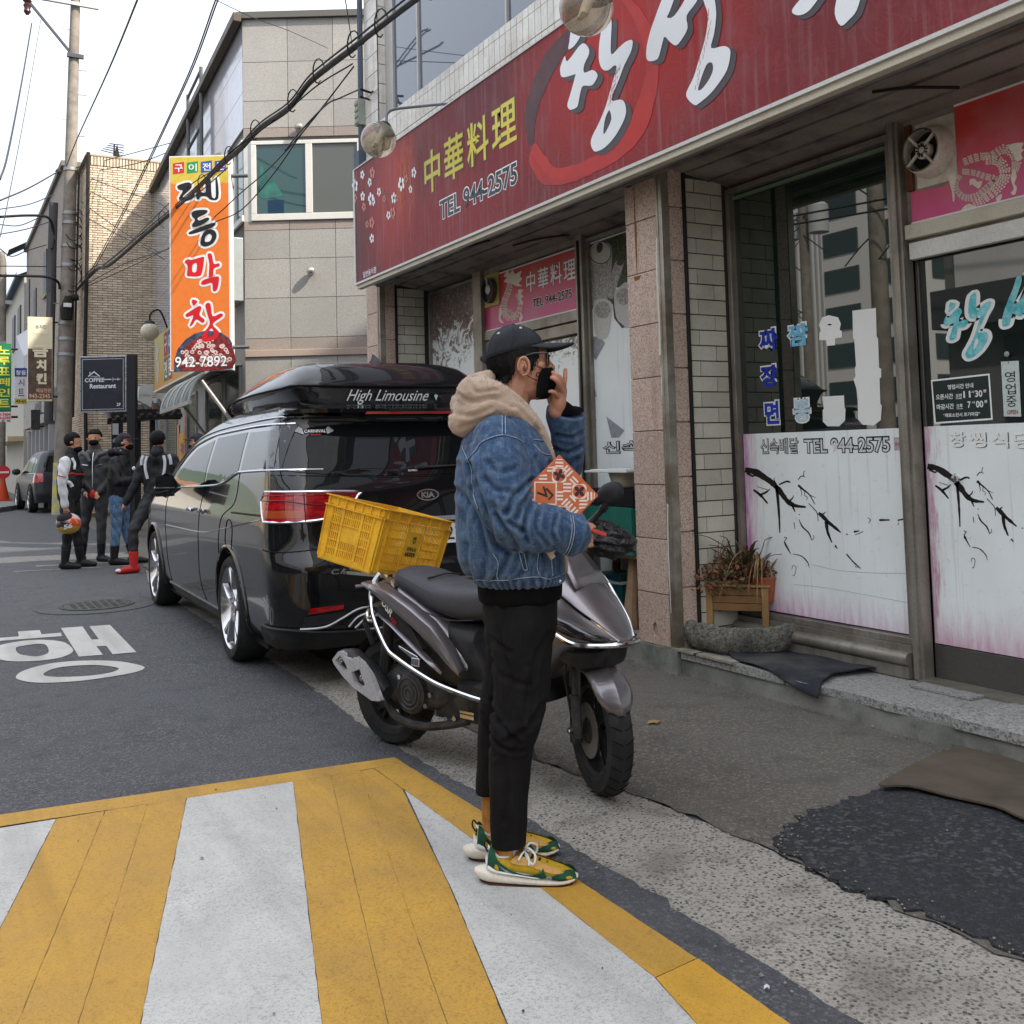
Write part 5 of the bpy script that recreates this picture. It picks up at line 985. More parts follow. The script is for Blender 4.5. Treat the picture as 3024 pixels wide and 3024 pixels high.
b.prism([(.185,2.93),(.20,2.93),(.20,2.965),(.185,2.965)],lambda a,c,d:ce(a,.006,c),0,0);b.prism([(.45,2.815),(.58,2.815),(.58,2.83),(.45,2.83)],lambda a,c,d:ce(a,.006,c),0,0);b.prism([(.60,2.818),(.745,2.818),(.745,2.827),(.60,2.827)],lambda a,c,d:ce(a,.006,c),0,0)
b.prism([(.60,2.785),(.607,2.785),(.607,2.86),(.60,2.86)],lambda a,c,d:ce(a,.006,c),0,0);b.prism([(.69,2.80),(.70,2.80),(.70,2.845),(.69,2.845)],lambda a,c,d:ce(a,.006,c),0,0)
part('sign_lettering',b,mSW,cs,world=True)
b = MB();pslab(b,ce,.85,1.0,0,3.27,-.14,0);part('post',b,mat('post_black',(.018,.018,.02),.5),cs,world=True,bevel=.006)
# ================================================================ FARTHER BUILDINGS
fb = thing('grey_brick_building','weathered grey brick building with open shutters and a lamp beyond the utility pole','building',(3.3,32,0));mGB = mat('grey_brick_far',(.27,.24,.205),.9,c2=(.20,.18,.155),ns=4)
t = NT('grey_brick_courses');br = t.n('TexBrick');co = t.n('SeparateXYZ',i0=t.co(True));t.t.links.new(t.n('CombineXYZ',i0=co.outputs[1],i1=co.outputs[2],i2=0.0).outputs[0],br.inputs[0])
for i,v in ((1,(.31,.275,.235,1)),(2,(.25,.22,.19,1)),(3,(.13,.115,.10,1))):br.inputs[i].default_value = v
br.inputs['Scale'].default_value = 2.4;br.inputs['Mortar Size'].default_value = .02;t.set(col=br.outputs[0],rough=.9);mGB = t.m
b = MB();b.box(3.30,9,32,45.7,2.4,10.0);part('wall',b,mGB,fb,world=True);b = MB();b.box(3.35,9,32,45.7,0,2.4);part('shop_level',b,mat('far_shop_dark',(.07,.075,.08),.5,c2=(.16,.16,.15),ns=1.2),fb,world=True)
b = MB();b.box(3.2,9,31.9,45.9,10.0,10.15);part('roof',b,mat('roof_edge_grey',0),fb,world=True);b = MB();b.add([(2.6,45.0,9.9),(3.3,45.0,10.3),(3.3,46.6,10.3),(2.6,46.6,9.9)],[(0,1,2,3)]);part('eave_canopy',b,M_DARK,fb,world=True)
for y0,z0,z1_ in ((34.2,6.4,7.8),(37,7.0,8.5),(41,6.6,7.8),(44,7.0,8.6)):
    f_ = MB();f_.box(3.26,3.31,y0,y0+1.0,z0,z1_);wnd = part('window',f_,mat('far_window_dark',(.03,.035,.04),.45),fb,world=True);b = MB();b.box(3.22,3.27,y0-.05,y0+1.05,z0-.08,z0);part('sill',b,mat('roof_edge_tan',0),wnd,world=True)
b = MB();b.box(2.95,3.30,33,42,2.6,3.6);part('shop_signboard',b,mat('far_signboard',(.33,.32,.29),.6,c2=(.18,.17,.16),ns=5),fb,world=True);b = MB()
for i in range(6):b.box(3.0,3.34,33.1+1.5*i,33.25+1.5*i,0,2.5)
part('shop_pier',b,mat('far_pier',(.35,.36,.37),.6),fb,world=True,kind='stuff')
b = MB();b.text('상회',(2.94,37.5,2.85),Yv,Zv,2.6,.5,.03);part('signboard_lettering',b,mat('far_lettering',(.10,.09,.09),.6),fb,world=True)
wn = thing('window_box','pale angular enclosed balcony box on the far grey brick building','balcony',(3,40,5));b = MB();b.add([(3.3,38,4.4),(3.3,43,4.4),(2.75,43,4.7),(2.75,39.2,4.7),(3.3,38,5.4),(3.3,43,6.6),(2.75,43,6.2),(2.75,39.2,5.1)],[(0,1,2,3),(4,7,6,5),(0,4,5,1),(3,2,6,7),(0,3,7,4),(1,5,6,2)]);part('box',b,mat('pale_balcony',(.42,.43,.45),.5),wn,world=True)
f2 = thing('far_house','cream house with a blue roof edge far down the street','house',(3.2,50,0));b = MB();b.box(3.3,10,47,60,0,9.3);part('wall',b,mat('cream_far',(.42,.40,.35),.8),f2,world=True);b = MB();b.add([(3.0,46.8,9.2),(3.0,60,9.2),(4.5,60,9.9),(4.5,46.8,9.9),(3.0,46.8,9.35),(3.0,60,9.35)],[(0,1,2,3),(0,4,5,1)]);part('roof',b,mat('blue_roof',(.05,.10,.15),.5),f2,world=True)
for y0 in (48.5,52):
    b = MB();b.box(3.25,3.31,y0,y0+1.6,6.6,8.2);part('window',b,mat('far_window_dark',0),f2,world=True)
b = MB();b.box(2.7,3.3,47,58,2.3,2.5);part('shop_canopy',b,mat('far_canopy',(.50,.42,.25),.6),f2,world=True)
f3 = thing('distant_building','low cream distant building closing the street with an orange roof line','building',(-2,95,0));b = MB();b.box(-14,4.6,95,105,0,4.0);part('wall',b,mat('distant_cream',(.55,.52,.46),.8),f3,world=True);b = MB();b.box(-14,4.7,94.7,105,4.0,4.5);part('roof',b,mat('distant_roof',(.45,.25,.16),.8),f3,world=True)
for i in range(6):
    b = MB();b.box(-9+2.2*i,-7.9+2.2*i,94.9,95,.8,2.8);part('window',b,mat('far_window_dark',0),f3,world=True)
hl = MB();hl.ball((40,260,-30),60,30,14,(2.2,1,1));struct('hill',hl,mat('far_hill',(.10,.13,.10),.9))
# projecting signs down the street
def psign(nm,lab,x0,x1,Y,z0,z1_,mats,texts,th=.15):
    t_ = thing(nm,lab,'sign',((x0+x1)/2,Y,z0));b = MB();b.box(x0,x1,Y,Y+th,z0,z1_);part('sign_box',b,mats[0],t_,world=True)
    for (a0,a1,c0,c1,m) in mats[1]:b = MB();b.box(x0+(x1-x0)*a0,x0+(x1-x0)*a1,Y-.006,Y,z0+(z1_-z0)*c0,z0+(z1_-z0)*c1);part('sign_panel',b,m,t_,world=True)
    for (s_,a0,c0,w_,h_,m,bo) in texts:b = MB();b.text(s_,(x0+(x1-x0)*a0,Y-.010,z0+(z1_-z0)*c0),(1,0,0),Zv,(x1-x0)*w_,(z1_-z0)*h_,bo);part('sign_lettering',b,m,t_,world=True)
    b = MB();b.tube([(x1,Y+th/2,z1_-.1),(x1+.12,Y+th/2,z1_-.1)],.02,5);b.tube([(x1,Y+th/2,z0+.1),(x1+.12,Y+th/2,z0+.1)],.02,5);part('bracket',b,M_DARK,t_,world=True);return t_
cr = mat('cream_sign',(.58,.52,.37),.5);brn = mat('brown_sign',(.07,.045,.035),.5,c2=(.12,.08,.06),ns=6)
psign('projecting_sign','brown and cream vertical chicken restaurant sign left of the utility pole',1.83,2.335,25,2.735,4.62,(cr,[(.02,.98,.02,.62,brn),(.25,.80,.80,.95,mat('cream_light',(.66,.6,.45),.5))]),
      [('금',.2,.52,.62,.14,cr,.05),('치',.35,.36,.40,.13,cr,.05),('킨',.35,.20,.42,.13,cr,.05),('금치킨',.3,.86,.45,.045,brn,.01),('943-2345',.06,.03,.85,.055,mat('salmon',(.55,.30,.2),.5),.03),('배달전문',.35,.10,.6,.05,mat('salmon',0),.02)])
psign('projecting_sign','narrow white seat cover shop sign with blue top and yellow foot far down the street',2.01,2.34,32,3.05,4.06,(mat('white_sign',(.55,.56,.6),.5),[(0,1,.76,1,mat('navy_sign',(.03,.05,.2),.5)),(0,1,0,.14,mat('yellow_sign',(.45,.38,.03),.5))]),[('창동',.1,.8,.8,.14,M_WPR,.02),('시',.3,.50,.45,.2,M_BLK,.0),('트',.3,.22,.45,.2,M_BLK,.0),('43-65',.1,.03,.8,.08,M_BLK,.02)])
gsn = psign('projecting_sign','green paint shop sign with yellow lettering cut off by the left edge',.92,1.325,22,2.365,3.68,(mat('green_sign',(.012,.14,.06),.5),[(.03,.97,.02,.98,mat('green_sign',0))]),[])
b = MB();yl_ = mat('yellow_lettering',(.52,.50,.06),.5)
for i,ch in enumerate('노루표페인트'):b.text(ch,(1.10,21.985,3.47-.205*i),(1,0,0),Zv,.20,.16,.02)
part('sign_lettering',b,yl_,gsn,world=True)
psign('phone_panel','small pale phone number panel hanging under the green paint sign',.92,1.325,22,2.16,2.355,(mat('pale_sign',(.5,.48,.47),.5),[]),[('943-7404',.3,.62,.68,.28,mOR,.03),('944-6395',.3,.28,.68,.28,mOR,.03),('도 료 점',.35,.04,.6,.18,M_BLK,.02)],.05)
psign('wall_screen','black tilted wall screen hanging below the brown chicken sign',2.55,2.8,33.5,2.35,2.95,(mat('screen_black',(.03,.03,.033),.3),[]),[],.12)
# ================================================================ UTILITY POLES
M_POLE = mat('concrete_pole',(.23,.205,.175),.9,c2=(.16,.14,.12),ns=4,dirt=(.12,.11,.095),ds=1.5,damt=.6,bump=.2,bs=40);M_GALV = mat('galvanised',(.30,.31,.31),.5,.5,dirt=(.18,.14,.1));M_CAB = mat('cable_black',(.012,.012,.014),.5,fine=0);M_DPOLE = mat('dark_conduit',(.05,.05,.055),.6)
up_ = thing('utility_pole','tall tapering concrete utility pole with steel crossarm and step bolts on the left','utility pole',(2.88,28.2,0))
U = lambda n,b,m,**k:part(n,b,m,up_,world=True,**k)
pc = lambda z:np.array([2.84+.0245*z,28.2,z])
b = MB();b.tube([pc(z) for z in (0,3,6,9,12,15)],[.215,.195,.172,.15,.128,.105],24);U('shaft',b,M_POLE,smooth=True)
b = MB();b.tube([pc(.05),pc(.5),pc(1.35)],[.222,.22,.214],24);U('base_wrap',b,mat('yellow_wrap',(.45,.40,.08),.6,c2=(.30,.30,.26),ns=5,lo=.45,hi=.55),smooth=True)
for z in (8.9,7.75,7.5,6.9,6.4,4.9,4.5,4.1):
    b = MB();b.tube([pc(z-.04),pc(z+.04)],.215-.0073*z+.02,20);U('band',b,M_GALV,smooth=True)
b = MB();w_ = np.array([.98,-.2,0]);
for z in (13.25,13.55):
    b.obox(pc(z)+np.array([-.75,-.16,.0]),(1,0,0),(0,1,0),(0,0,1),(2.6,.09,.09));
U('crossarm',b,M_GALV,bevel=.005)
b = MB();b.obox((pc(13.2)+np.array([-1.2,-.16,0])+pc(11.9))/2,*(lambda d:(d,np.cross(d,(0,1,0)),(0,1,0)))((pc(11.9)-(pc(13.2)+np.array([-1.2,-.16,0])))/np.linalg.norm(pc(11.9)-(pc(13.2)+np.array([-1.2,-.16,0])))),(1.75,.06,.06));b.box(2.95,3.35,28.0,28.1,11.82,11.92);U('arm_brace',b,mat('brace_dark',(.05,.06,.07),.5))
for z,s_ in ((12.6,-1),(11.55,1),(10.9,1),(11.6,-1),(10.2,-1),(9.8,1),(5.6,1),(5.4,-1)):
    b = MB();b.tube([pc(z),pc(z)+np.array([.32*s_,-.05,0])],.013,5);U('step_bolt',b,M_GALV)
for dx in (-1.15,-2.0):
    b = MB();c = pc(13.25)+np.array([dx,-.16,0]);b.lathe([(.02,.1),(.05,.05),(.10,-.02),(.06,-.08),(.11,-.14),(.06,-.2),(.10,-.26),(.07,-.34),(.09,-.42),(.04,-.5)],c,n=14);U('insulator',b,mat('brown_insulator',(.05,.015,.012),.3),smooth=True)
for z in (8.85,8.3,7.75,7.3):
    b = MB();b.lathe([(.03,-.06),(.06,-.03),(.035,0),(.06,.03),(.03,.06)],pc(z)+np.array([.32,-.1,0]),n=10);U('insulator',b,mat('white_insulator',(.55,.55,.53),.3),smooth=True)
b = MB();b.lathe([(.05,-.06),(.08,0),(.04,.06)],pc(8.8)+np.array([-.3,-.1,0]),n=10);U('insulator',b,M_DARK,smooth=True)
b = MB();b.tube([pc(2.4)+np.array([-.35,.05,0]),(2.62,28.25,6.5),(2.66,28.25,8.0)],.11,10);b.tube([pc(2.5)+np.array([.22,0,0]),pc(8.8)+np.array([.2,0,0])],.03,6);U('riser_conduit',b,M_DPOLE,smooth=True)
b = MB();k = on_y(*z1(345,1600),27.8);b.tube([k+np.array([0,0,-.28]),k,k+np.array([.06,0,.3])],[.14,.16,.10],10);b.tube([k+np.array([.05,0,.25]),k+np.array([.28,0,.3])],.08,8);U('splice_closure',b,M_DARK,smooth=True)
b = MB();k = on_y(*z1(350,1582),27.6);b.box(k[0]-.09,k[0]+.09,k[1]-.02,k[1]+.02,k[2]-.05,k[2]+.05);U('closure_tag',b,M_WPR)
b = MB()
for i in range(10):
    a0 = random.uniform(-.3,.3);k = pc(7.6-.25*i*.6);b.tube([k+np.array([.15+.22*math.sin(a)+a0*.3,-.2,.35*math.cos(a)+a0]) for a in np.linspace(0,random.uniform(2,5),12)],.011,4)
U('loose_wires',b,M_CAB,smooth=True)
p2 = thing('utility_pole','thin distant utility pole with a transformer at the far left edge','utility pole',(2.36,45,0))
b = MB();b.tube([(2.33,45,0),(2.38,45,9.4),(2.34,45,9.8)],[.19,.14,.1],12);part('shaft',b,M_POLE,p2,world=True,smooth=True)
b = MB();b.box(2.0,2.75,44.9,45,7.7,7.85);b.box(2.1,2.5,44.8,44.9,5.6,6.2);part('crossarm',b,M_GALV,p2,world=True)
# ================================================================ WIRES
def wire(pts,A,B_,lab,r_=.012,z=z1,nm='overhead_wire',smooth_=5,extra=None,grp='overhead wires'):
    """pts seen in the photograph lie on the vertical plane through A and B"""
    fp = lambda p,Y:on_y(*z(*p),Y)
    A = fp(pts[0],A) if isinstance(A,(int,float)) else np.array(A,float);B_ = fp(pts[-1],B_) if isinstance(B_,(int,float)) else np.array(B_,float);d = B_-A;n = np.array([d[1],-d[0],0])
    P = [on_plane(*z(*p),A,n) for p in pts];q = smooth_pts(P,smooth_);b = MB();b.tube(q,r_,6,cap=False)
    if extra:extra(b,q)
    return solo(nm,b,M_CAB,lab,'cable',grp,smooth=True)
PA = (2.9,28.1,0);
def rings(b,q):
    for i in range(6,len(q)-12,7):
        c = q[i]+np.array([0,0,.03]);d = q[i+1]-q[i];d /= np.linalg.norm(d);s_ = np.cross(d,(0,0,1));s_ /= np.linalg.norm(s_);u = np.cross(s_,d);b.tube([c+s_*.05*math.cos(a)+u*.11*math.sin(a)+d*.08*a/6 for a in np.linspace(0,5.5,12)],.007,4)
bundle = [(2600,-330),(2300,-110),(2080,55),(1932,170),(1840,240),(1700,345),(1600,430),(1500,555),(1350,660),(1250,765),(1150,850),(1050,955),(900,1090),(750,1215),(570,1370),(490,1400),(400,1500)]
wire(bundle,5.5,28.1,'thick black bundled cable sweeping from the top centre down to the utility pole',.024,extra=rings)
wire([(p[0]-3-abs(p[1]-800)*.004,p[1]-14-max(0,900-p[1])*.028) for p in bundle],5.5,28.1,'messenger wire riding just above the thick bundled cable',.009)
wire([(p[0]+2,p[1]+16-max(0,p[1]-600)*.01) for p in bundle[3:]],9.6,28.1,'second black cable hanging just below the thick bundle',.013)
wire([(740,-80),(712,0),(560,370),(400,720),(345,860)],12,28.1,'single wire dropping from the top edge to the pole collar',.013)
wire([(1150,-60),(1118,0),(1000,330),(860,640),(745,880),(600,1170),(450,1440),(400,1500)],11,28.1,'long wire falling from the top edge across the brick wall',.009)
wire([(1165,-60),(1130,0),(1010,330),(868,640),(752,885),(605,1180),(455,1450),(402,1502)],11,28.1,'its near twin running close beside the long falling wire',.009)
wire([(165,120),(110,440),(40,800),(0,930)],28.1,16,'cable falling steeply from the crossarm insulator at top left',.016)
wire([(212,100),(130,580),(40,1050),(0,1230)],28.1,17,'thin pale wire falling from the crossarm to the left edge',.007)
wire([(0,1040),(150,975),(310,885)],22,28.1,'wire rising from the left edge to the dark insulator on the pole',.016)
wire([(0,1125),(130,1118),(230,1122),(265,1150),(280,1230),(270,1290)],26,28.1,'thick service cable bending down against the pole',.035)
wire([(0,1430),(150,1432),(250,1438),(300,1462),(310,1500)],26,28.1,'thick lower service cable entering the pole from the left edge',.035)
for k,(pts,lab) in enumerate([([(0,1085),(150,1060),(280,1010)],'thin wire at the left edge below the collar'),([(0,1165),(100,1170),(200,1130)],'slack thin wire under the thick service cable'),([(0,1215),(130,1190),(260,1150)],'rising thin wire near the left brick facade'),([(0,1380),(200,1382),(330,1385)],'level thin wire crossing the left brick facade'),([(0,1290),(60,1330),(140,1300),(240,1270)],'sagging thin wire before the canopy at left')]):
    wire(pts,29.0,31.5,lab,.014)
for k,(pts,A,lab) in enumerate([([(390,870),(600,818),(900,737),(1000,705)],(3.9,19,0),'wire climbing from the pole top to the granite building eave'),([(400,900),(700,850),(880,785)],(3.9,17,0),'faint wire just below the eave bound wire'),
     ([(430,905),(560,960),(700,1010),(820,1050),(880,1100)],(4.0,18,0),'upper wire sloping across the brick wall'),([(430,970),(560,1040),(700,1110),(850,1180)],(4.0,18,0),'second wire sloping across the brick wall'),([(420,1045),(560,1150),(700,1240),(830,1310)],(4.0,18,0),'third wire sloping across the brick wall'),([(420,1110),(560,1190),(760,1290),(850,1345)],(4.0,18,0),'lowest wire sloping across the brick wall'),
     ([(1830,330),(1650,440),(1470,590),(1260,740),(1180,800)],(3.6,9.9,0),'wire from the shop corner running under the bundle'),([(1835,345),(1700,520),(1560,700),(1420,900),(1250,1090),(1100,1160),(900,1280),(640,1370),(420,1490)],(3.6,9.9,0),'slack wire from the shop corner passing before the window'),
     ([(1830,350),(1600,650),(1400,870),(1250,1000),(1080,1150),(850,1300),(420,1500)],(3.6,9.9,0),'second slack wire from the shop corner before the window'),([(1860,465),(1760,510),(1690,545),(1560,680),(1480,780)],(3.6,9.9,0),'short twisted wire by the grey junction box'),
     ([(1150,860),(1000,950),(850,1080),(640,1290),(450,1450),(400,1500)],(3.3,14,0),'wire running above the bundle over the orange sign'),([(1180,870),(1020,1010),(860,1130),(700,1240),(520,1390),(410,1495)],(3.3,14,0),'wire running just below the bundle over the orange sign')]):
    first = k < 6;wire(pts,28.1 if first else (9.9 if k < 10 else 13.5),(24 if k < 2 else 20) if first else (9.0 if k == 9 else 11 if k == 6 else 28.1),lab,.010 if first else .008)
wire([(1100,-10),(1310,90),(1500,160),(1700,250)],9,14.3,'hairline wire crossing the sky to the granite wall',.004)
wire([(1785,-40),(1810,120),(1832,280)],6,9.8,'hairline wire dropping from the top edge to the shop corner',.004)
# ================================================================ ACROSS THE STREET (seen only in the window reflections)
op = thing('opposite_building','grey panelled building across the street with dark shop fronts reflected in the door glass','building',(-6.2,0,0));Op = lambda n,b,m:part(n,b,m,op,world=True)
b = MB();b.box(-14,-6.3,-14,11.5,0,6.9);Op('wall',b,mat('opposite_wall',(.16,.16,.16),.8))
mOP = mat('opposite_panel',(.60,.60,.59),.6,c2=(.52,.52,.51),ns=.8)
for r_ in range(3):
    for c in range(14):b = MB();b.box(-6.3,-6.27,-13.9+1.8*c+.02,-12.1+1.8*c-.02,3.9+.85*r_+.015,4.75+.85*r_-.015);Op('cladding_panel',b,mOP)
b = MB();b.box(-6.3,-5.9,-14,11.5,3.2,3.85);Op('shop_canopy',b,mat('opposite_canopy',(.06,.06,.065),.6));
for c in range(7):b = MB();b.box(-6.29,-6.22,-13.5+3.5*c,-10.6+3.5*c,.2,3.0);Op('shop_window',b,mat('far_window_dark',0))
ap = thing('apartment_tower','pale apartment tower with rows of windows reflected in the show window','building',(-58,62,0));b = MB();b.box(-75,-52,48,78,0,34);part('wall',b,mat('apartment_wall',(.62,.61,.58),.8),ap,world=True)
mAW = mat('apartment_window',(.03,.045,.05),.1,fine=0);me = mesh_of('window',(lambda q:q.box(-.06,.06,-1.7,1.7,-.9,.9))(MB()),mAW)
for f_ in range(11):
    for c in range(6):inst('window',me,(-51.95+58,50.5+4.8*c-62,2.2+2.9*f_),ap)
me = mesh_of('window',(lambda q:q.box(-1.5,1.5,-.06,.06,-.9,.9))(MB()),mAW)
for f_ in range(11):
    for c in range(5):inst('window',me,(-54.5-4.4*c+58,47.95-62,2.2+2.9*f_),ap)
st = thing('striped_building','ribbed white metal building reflected beside the apartment tower','building',(-29,41,0));b = MB();b.box(-30,-28,36.5,46,0,17);part('wall',b,mat('ribbed_wall',(.55,.55,.54),.6),st,world=True);b = MB()
for i in range(30):b.box(-28,-27.9,36.6+.3*i,36.7+.3*i,0,17)
for i in range(6):b.box(-28.1-.33*i,-28.2-.33*i,36.42,36.5,0,17)
part('ribs',b,mat('rib_grey',(.28,.28,.28),.6),st,world=True,kind='stuff')
hs = thing('tan_house','tan hipped roof house across the street reflected in the van windows','house',(-9,32,0));b = MB();b.box(-14,-5,28,36,0,5.2);part('wall',b,mat('tan_wall',(.42,.33,.22),.8),hs,world=True);b = MB();b.add([(-14.5,27.5,5.2),(-4.5,27.5,5.2),(-4.5,36.5,5.2),(-14.5,36.5,5.2),(-9.5,31,6.9),(-9.5,33,6.9)],[(0,1,4),(1,2,5,4),(2,3,5),(3,0,4,5)]);part('roof',b,mat('dark_roof',(.08,.07,.06),.8),hs,world=True)
for (x,Y,h_,tr,lab) in ((-5.4,12.1,11,False,'concrete pole across the street reflected beside the window post'),(-12,20.2,11,True,'transformer pole across the street reflected in the show window')):
    o = thing('utility_pole',lab,'utility pole',(x,Y,0));b = MB();b.tube([(x,Y,0),(x,Y,h_)],[.17,.11],16);part('shaft',b,M_POLE,o,world=True,smooth=True)
    b = MB();b.box(x-.05,x+.05,Y-.9,Y+.9,h_-1.2,h_-1.1);b.box(x-.05,x+.05,Y-.7,Y+.7,h_-2.2,h_-2.1);part('crossarm',b,M_GALV,o,world=True)
    if tr:
        for dy in (-.55,.55):
            b = MB();b.lathe([(.05,0),(.27,.02),(.27,.75),(.2,.82),(.05,.85)],(x,Y+dy,7.0),n=18);b.lathe([(.05,.85),(.06,1.0),(.03,1.15)],(x+.1,Y+dy,7.0),n=8);part('transformer',b,mat('transformer_grey',(.45,.47,.47),.5),o,world=True,smooth=True)
    b = MB()
    for i in range(12):
        z0 = random.uniform(4,8.5);b.tube([(x+.1,Y+dy_,z0+.4*math.sin(dy_*2+i)) for dy_ in np.linspace(-.1,random.uniform(.3,.9)*random.choice((-1,1)),8)],.016,4)
    part('loose_wires',b,M_CAB,o,world=True)
for i,(z0,z1_) in enumerate(((5.6,6.3),(5.3,5.9),(4.9,5.2),(6.2,7.0),(4.6,5.0))):
    b = MB();b.tube([(-5.4+.1*i,y,z0+(z1_-z0)*(abs(y)/14)+.35*((y-1)/12)**2) for y in np.linspace(-14,26,22)],.02,5);solo('overhead_wire',b,M_CAB,'wire number of strands strung across the street side reflected in glass' if False else ('lowest','lower','slack','upper','loosest')[i]+' of the street side wires reflected in the door glass','cable','wires across the street')
# ================================================================ BLACK HIGH-ROOF VAN
def boolean_cut(o,cutter,mats_from=None):
    m = o.modifiers.new('cut','BOOLEAN');m.operation = 'DIFFERENCE';m.object = cutter;m.solver = 'EXACT'
    bpy.context.view_layer.update();dg = bpy.context.evaluated_depsgraph_get();me = bpy.data.meshes.new_from_object(o.evaluated_get(dg));o.modifiers.clear();old = o.data;o.data = me;me.name = old.name
    bpy.data.objects.remove(cutter)
class Shell:
    """car body: plan outline at every height = rounded rectangle (w, rear, front, corner radii)"""
    def __init__(s,W,YR,YF,RR,RF):
        s.T = {k:(np.array([p[0] for p in v]),np.array([p[1] for p in v])) for k,v in dict(w=W,yr=YR,yf=YF,rr=RR,rf=RF).items()}
    def g(s,k,z):return float(np.interp(z,*s.T[k]))
    def side(s,u,z,off=0.0,sx=-1):
        w,yr,yf,rr,rf = (s.g(k,z) for k in ('w','yr','yf','rr','rf'))
        if u >= yr+rr and u <= yf-rf:p,n = (-w,u),(-1,0)
        elif u < yr+rr:
            d = yr+rr-u
            if d < rr*PI/2:a = d/rr;p = (-w+rr-rr*math.cos(a),yr+rr-rr*math.sin(a));n = (-math.cos(a),-math.sin(a))
            else:p = (-w+rr+(d-rr*PI/2),yr);n = (0,-1)
        else:
            d = u-(yf-rf)
            if d < rf*PI/2:a = d/rf;p = (-w+rf-rf*math.cos(a),yf-rf+rf*math.sin(a));n = (-math.cos(a),math.sin(a))
            else:p = (-w+rf+(d-rf*PI/2),yf);n = (0,1)
        x = p[0]+n[0]*off;y = p[1]+n[1]*off
        return (x if sx < 0 else -x,y,z)
    def rear(s,x,z,off=0.0,sx=-1):
        w,yr,rr = s.g('w',z),s.g('yr',z),s.g('rr',z)
        if x > 0:p = s.rear(-x,z,off);return (-p[0],p[1],p[2])
        return s.side(yr+rr-rr*PI/2-(x+w-rr),z,off)
    def body(s,zs,crown=.05,ny=46):
        mb = MB();rings = []
        for z in zs:
            w,yr,yf,rr,rf = (s.g(k,z) for k in ('w','yr','yf','rr','rf'));L_ = []
            for i in range(10):L_.append((-(w-rr)*i/10,yr))
            for i in range(8):a = PI/2*(1-i/8);L_.append((-w+rr-rr*math.cos(a),yr+rr-rr*math.sin(a)))
            for i in range(ny):L_.append((-w,yr+rr+(yf-rf-yr-rr)*i/ny))
            for i in range(9):a = PI/2*i/8;L_.append((-w+rf-rf*math.cos(a),yf-rf+rf*math.sin(a)))
            for i in range(1,11):L_.append((-(w-rf)*(1-i/10),yf))
            full = L_+[(-x,y) for x,y in L_[-2:0:-1]];rings.append([(x,y,z) for x,y in full])
        top = rings[-1];cx = 0;cy = (min(p[1] for p in top)+max(p[1] for p in top))/2
        for k in (.8,.55,.3,.08):rings.append([(cx+(p[0]-cx)*k,cy+(p[1]-cy)*k,p[2]+crown*(1-k*k)) for p in top])
        return mb.loft(rings)
def drape(poly,fn,off=.003,step=.05,sm=0,mirror=False,holes=()):
    q = [tuple(p) for p in smooth_pts(poly,sm,True)] if sm else list(poly)
    bm = bmesh.new();
    for L in (q,*holes):
        vs = [bm.verts.new((p[0],p[1],0)) for p in L]
        for i in range(len(vs)):bm.edges.new((vs[i],vs[(i+1) % len(vs)]))
    bmesh.ops.triangle_fill(bm,edges=bm.edges[:],use_beauty=True)
    for a in (0,1):
        lo = min(v.co[a] for v in bm.verts);hi = max(v.co[a] for v in bm.verts);x = math.floor(lo/step)*step+step
        while x < hi-1e-4:
            co = [0,0,0];no = [0,0,0];co[a] = x;no[a] = 1
            bmesh.ops.bisect_plane(bm,geom=bm.verts[:]+bm.edges[:]+bm.faces[:],plane_co=co,plane_no=no);x += step
    bm.verts.index_update();V = [fn(v.co.x,v.co.y,off) for v in bm.verts];F = [tuple(v.index for v in f.verts) for f in bm.faces];bm.free()
    mb = MB();mb.add(V,F)
    if mirror:mb.add([(-x,y,z) for x,y,z in V],[f[::-1] for f in F])
    return mb
def drape_line(pts,fn,r_,off=.002,k=6,mirror=False,mb=None,n=6):
    mb = mb or MB();q = smooth_pts(pts,k);P = [fn(p[0],p[1],off) for p in q];mb.tube(P,r_,n)
    if mirror:mb.tube([(-x,y,z) for x,y,z in P],r_,n)
    return mb
def car_paint(name,col,dust=.25):
    t = NT(name);co = t.co(False);s = t.n('SeparateXYZ',i0=co);low = t.rng(s.outputs[2],.15,.9,1,.15)
    d = t.math('MULTIPLY',t.math('MULTIPLY',t.rng(t.noise(co,3,6,.65),.3,.75),low),dust)
    t.set(col=t.mix(d,col,(.10,.095,.085)),rough=t.math('ADD',t.math('MULTIPLY',d,.6),.12),metal=.0,coat=.75,crough=t.math('ADD',t.math('MULTIPLY',d,.35),.012),ior=1.4,spec=.2)
    t.bump(t.noise(co,2.2,2),.03,.03);return t.m
M_VAN = car_paint('black_car_paint',(.004,.0045,.0055),.22)
t = NT('dark_car_glass');t.set(col=(.006,.007,.008),rough=.008,ior=1.47);M_CGL = t.m
t = NT('grey_tint_glass');t.set(col=(.085,.085,.08),rough=.06,ior=1.6);M_CGL2 = t.m
M_CHR = mat('chrome_trim',(.62,.62,.63),.09,1,fine=0);M_BPL = mat('black_plastic',(.022,.022,.024),.55,c2=(.04,.039,.038),ns=6,fine=.15);M_GPL = mat('grey_sill_plastic',(.07,.07,.072),.5,dirt=(.16,.15,.13),damt=.6,ds=6)
M_RUB = mat('tyre_rubber',(.018,.018,.019),.8,c2=(.035,.034,.032),ns=8,bump=.2,world=False);t = NT('red_lamp_lens');t.set(col=t.mix(t.rng(t.noise(t.co(False,(1,1,6)),9,2),.45,.55),(.42,.008,.012),(.24,.004,.008)),rough=.07,coat=1,ior=1.5);M_RED = t.m
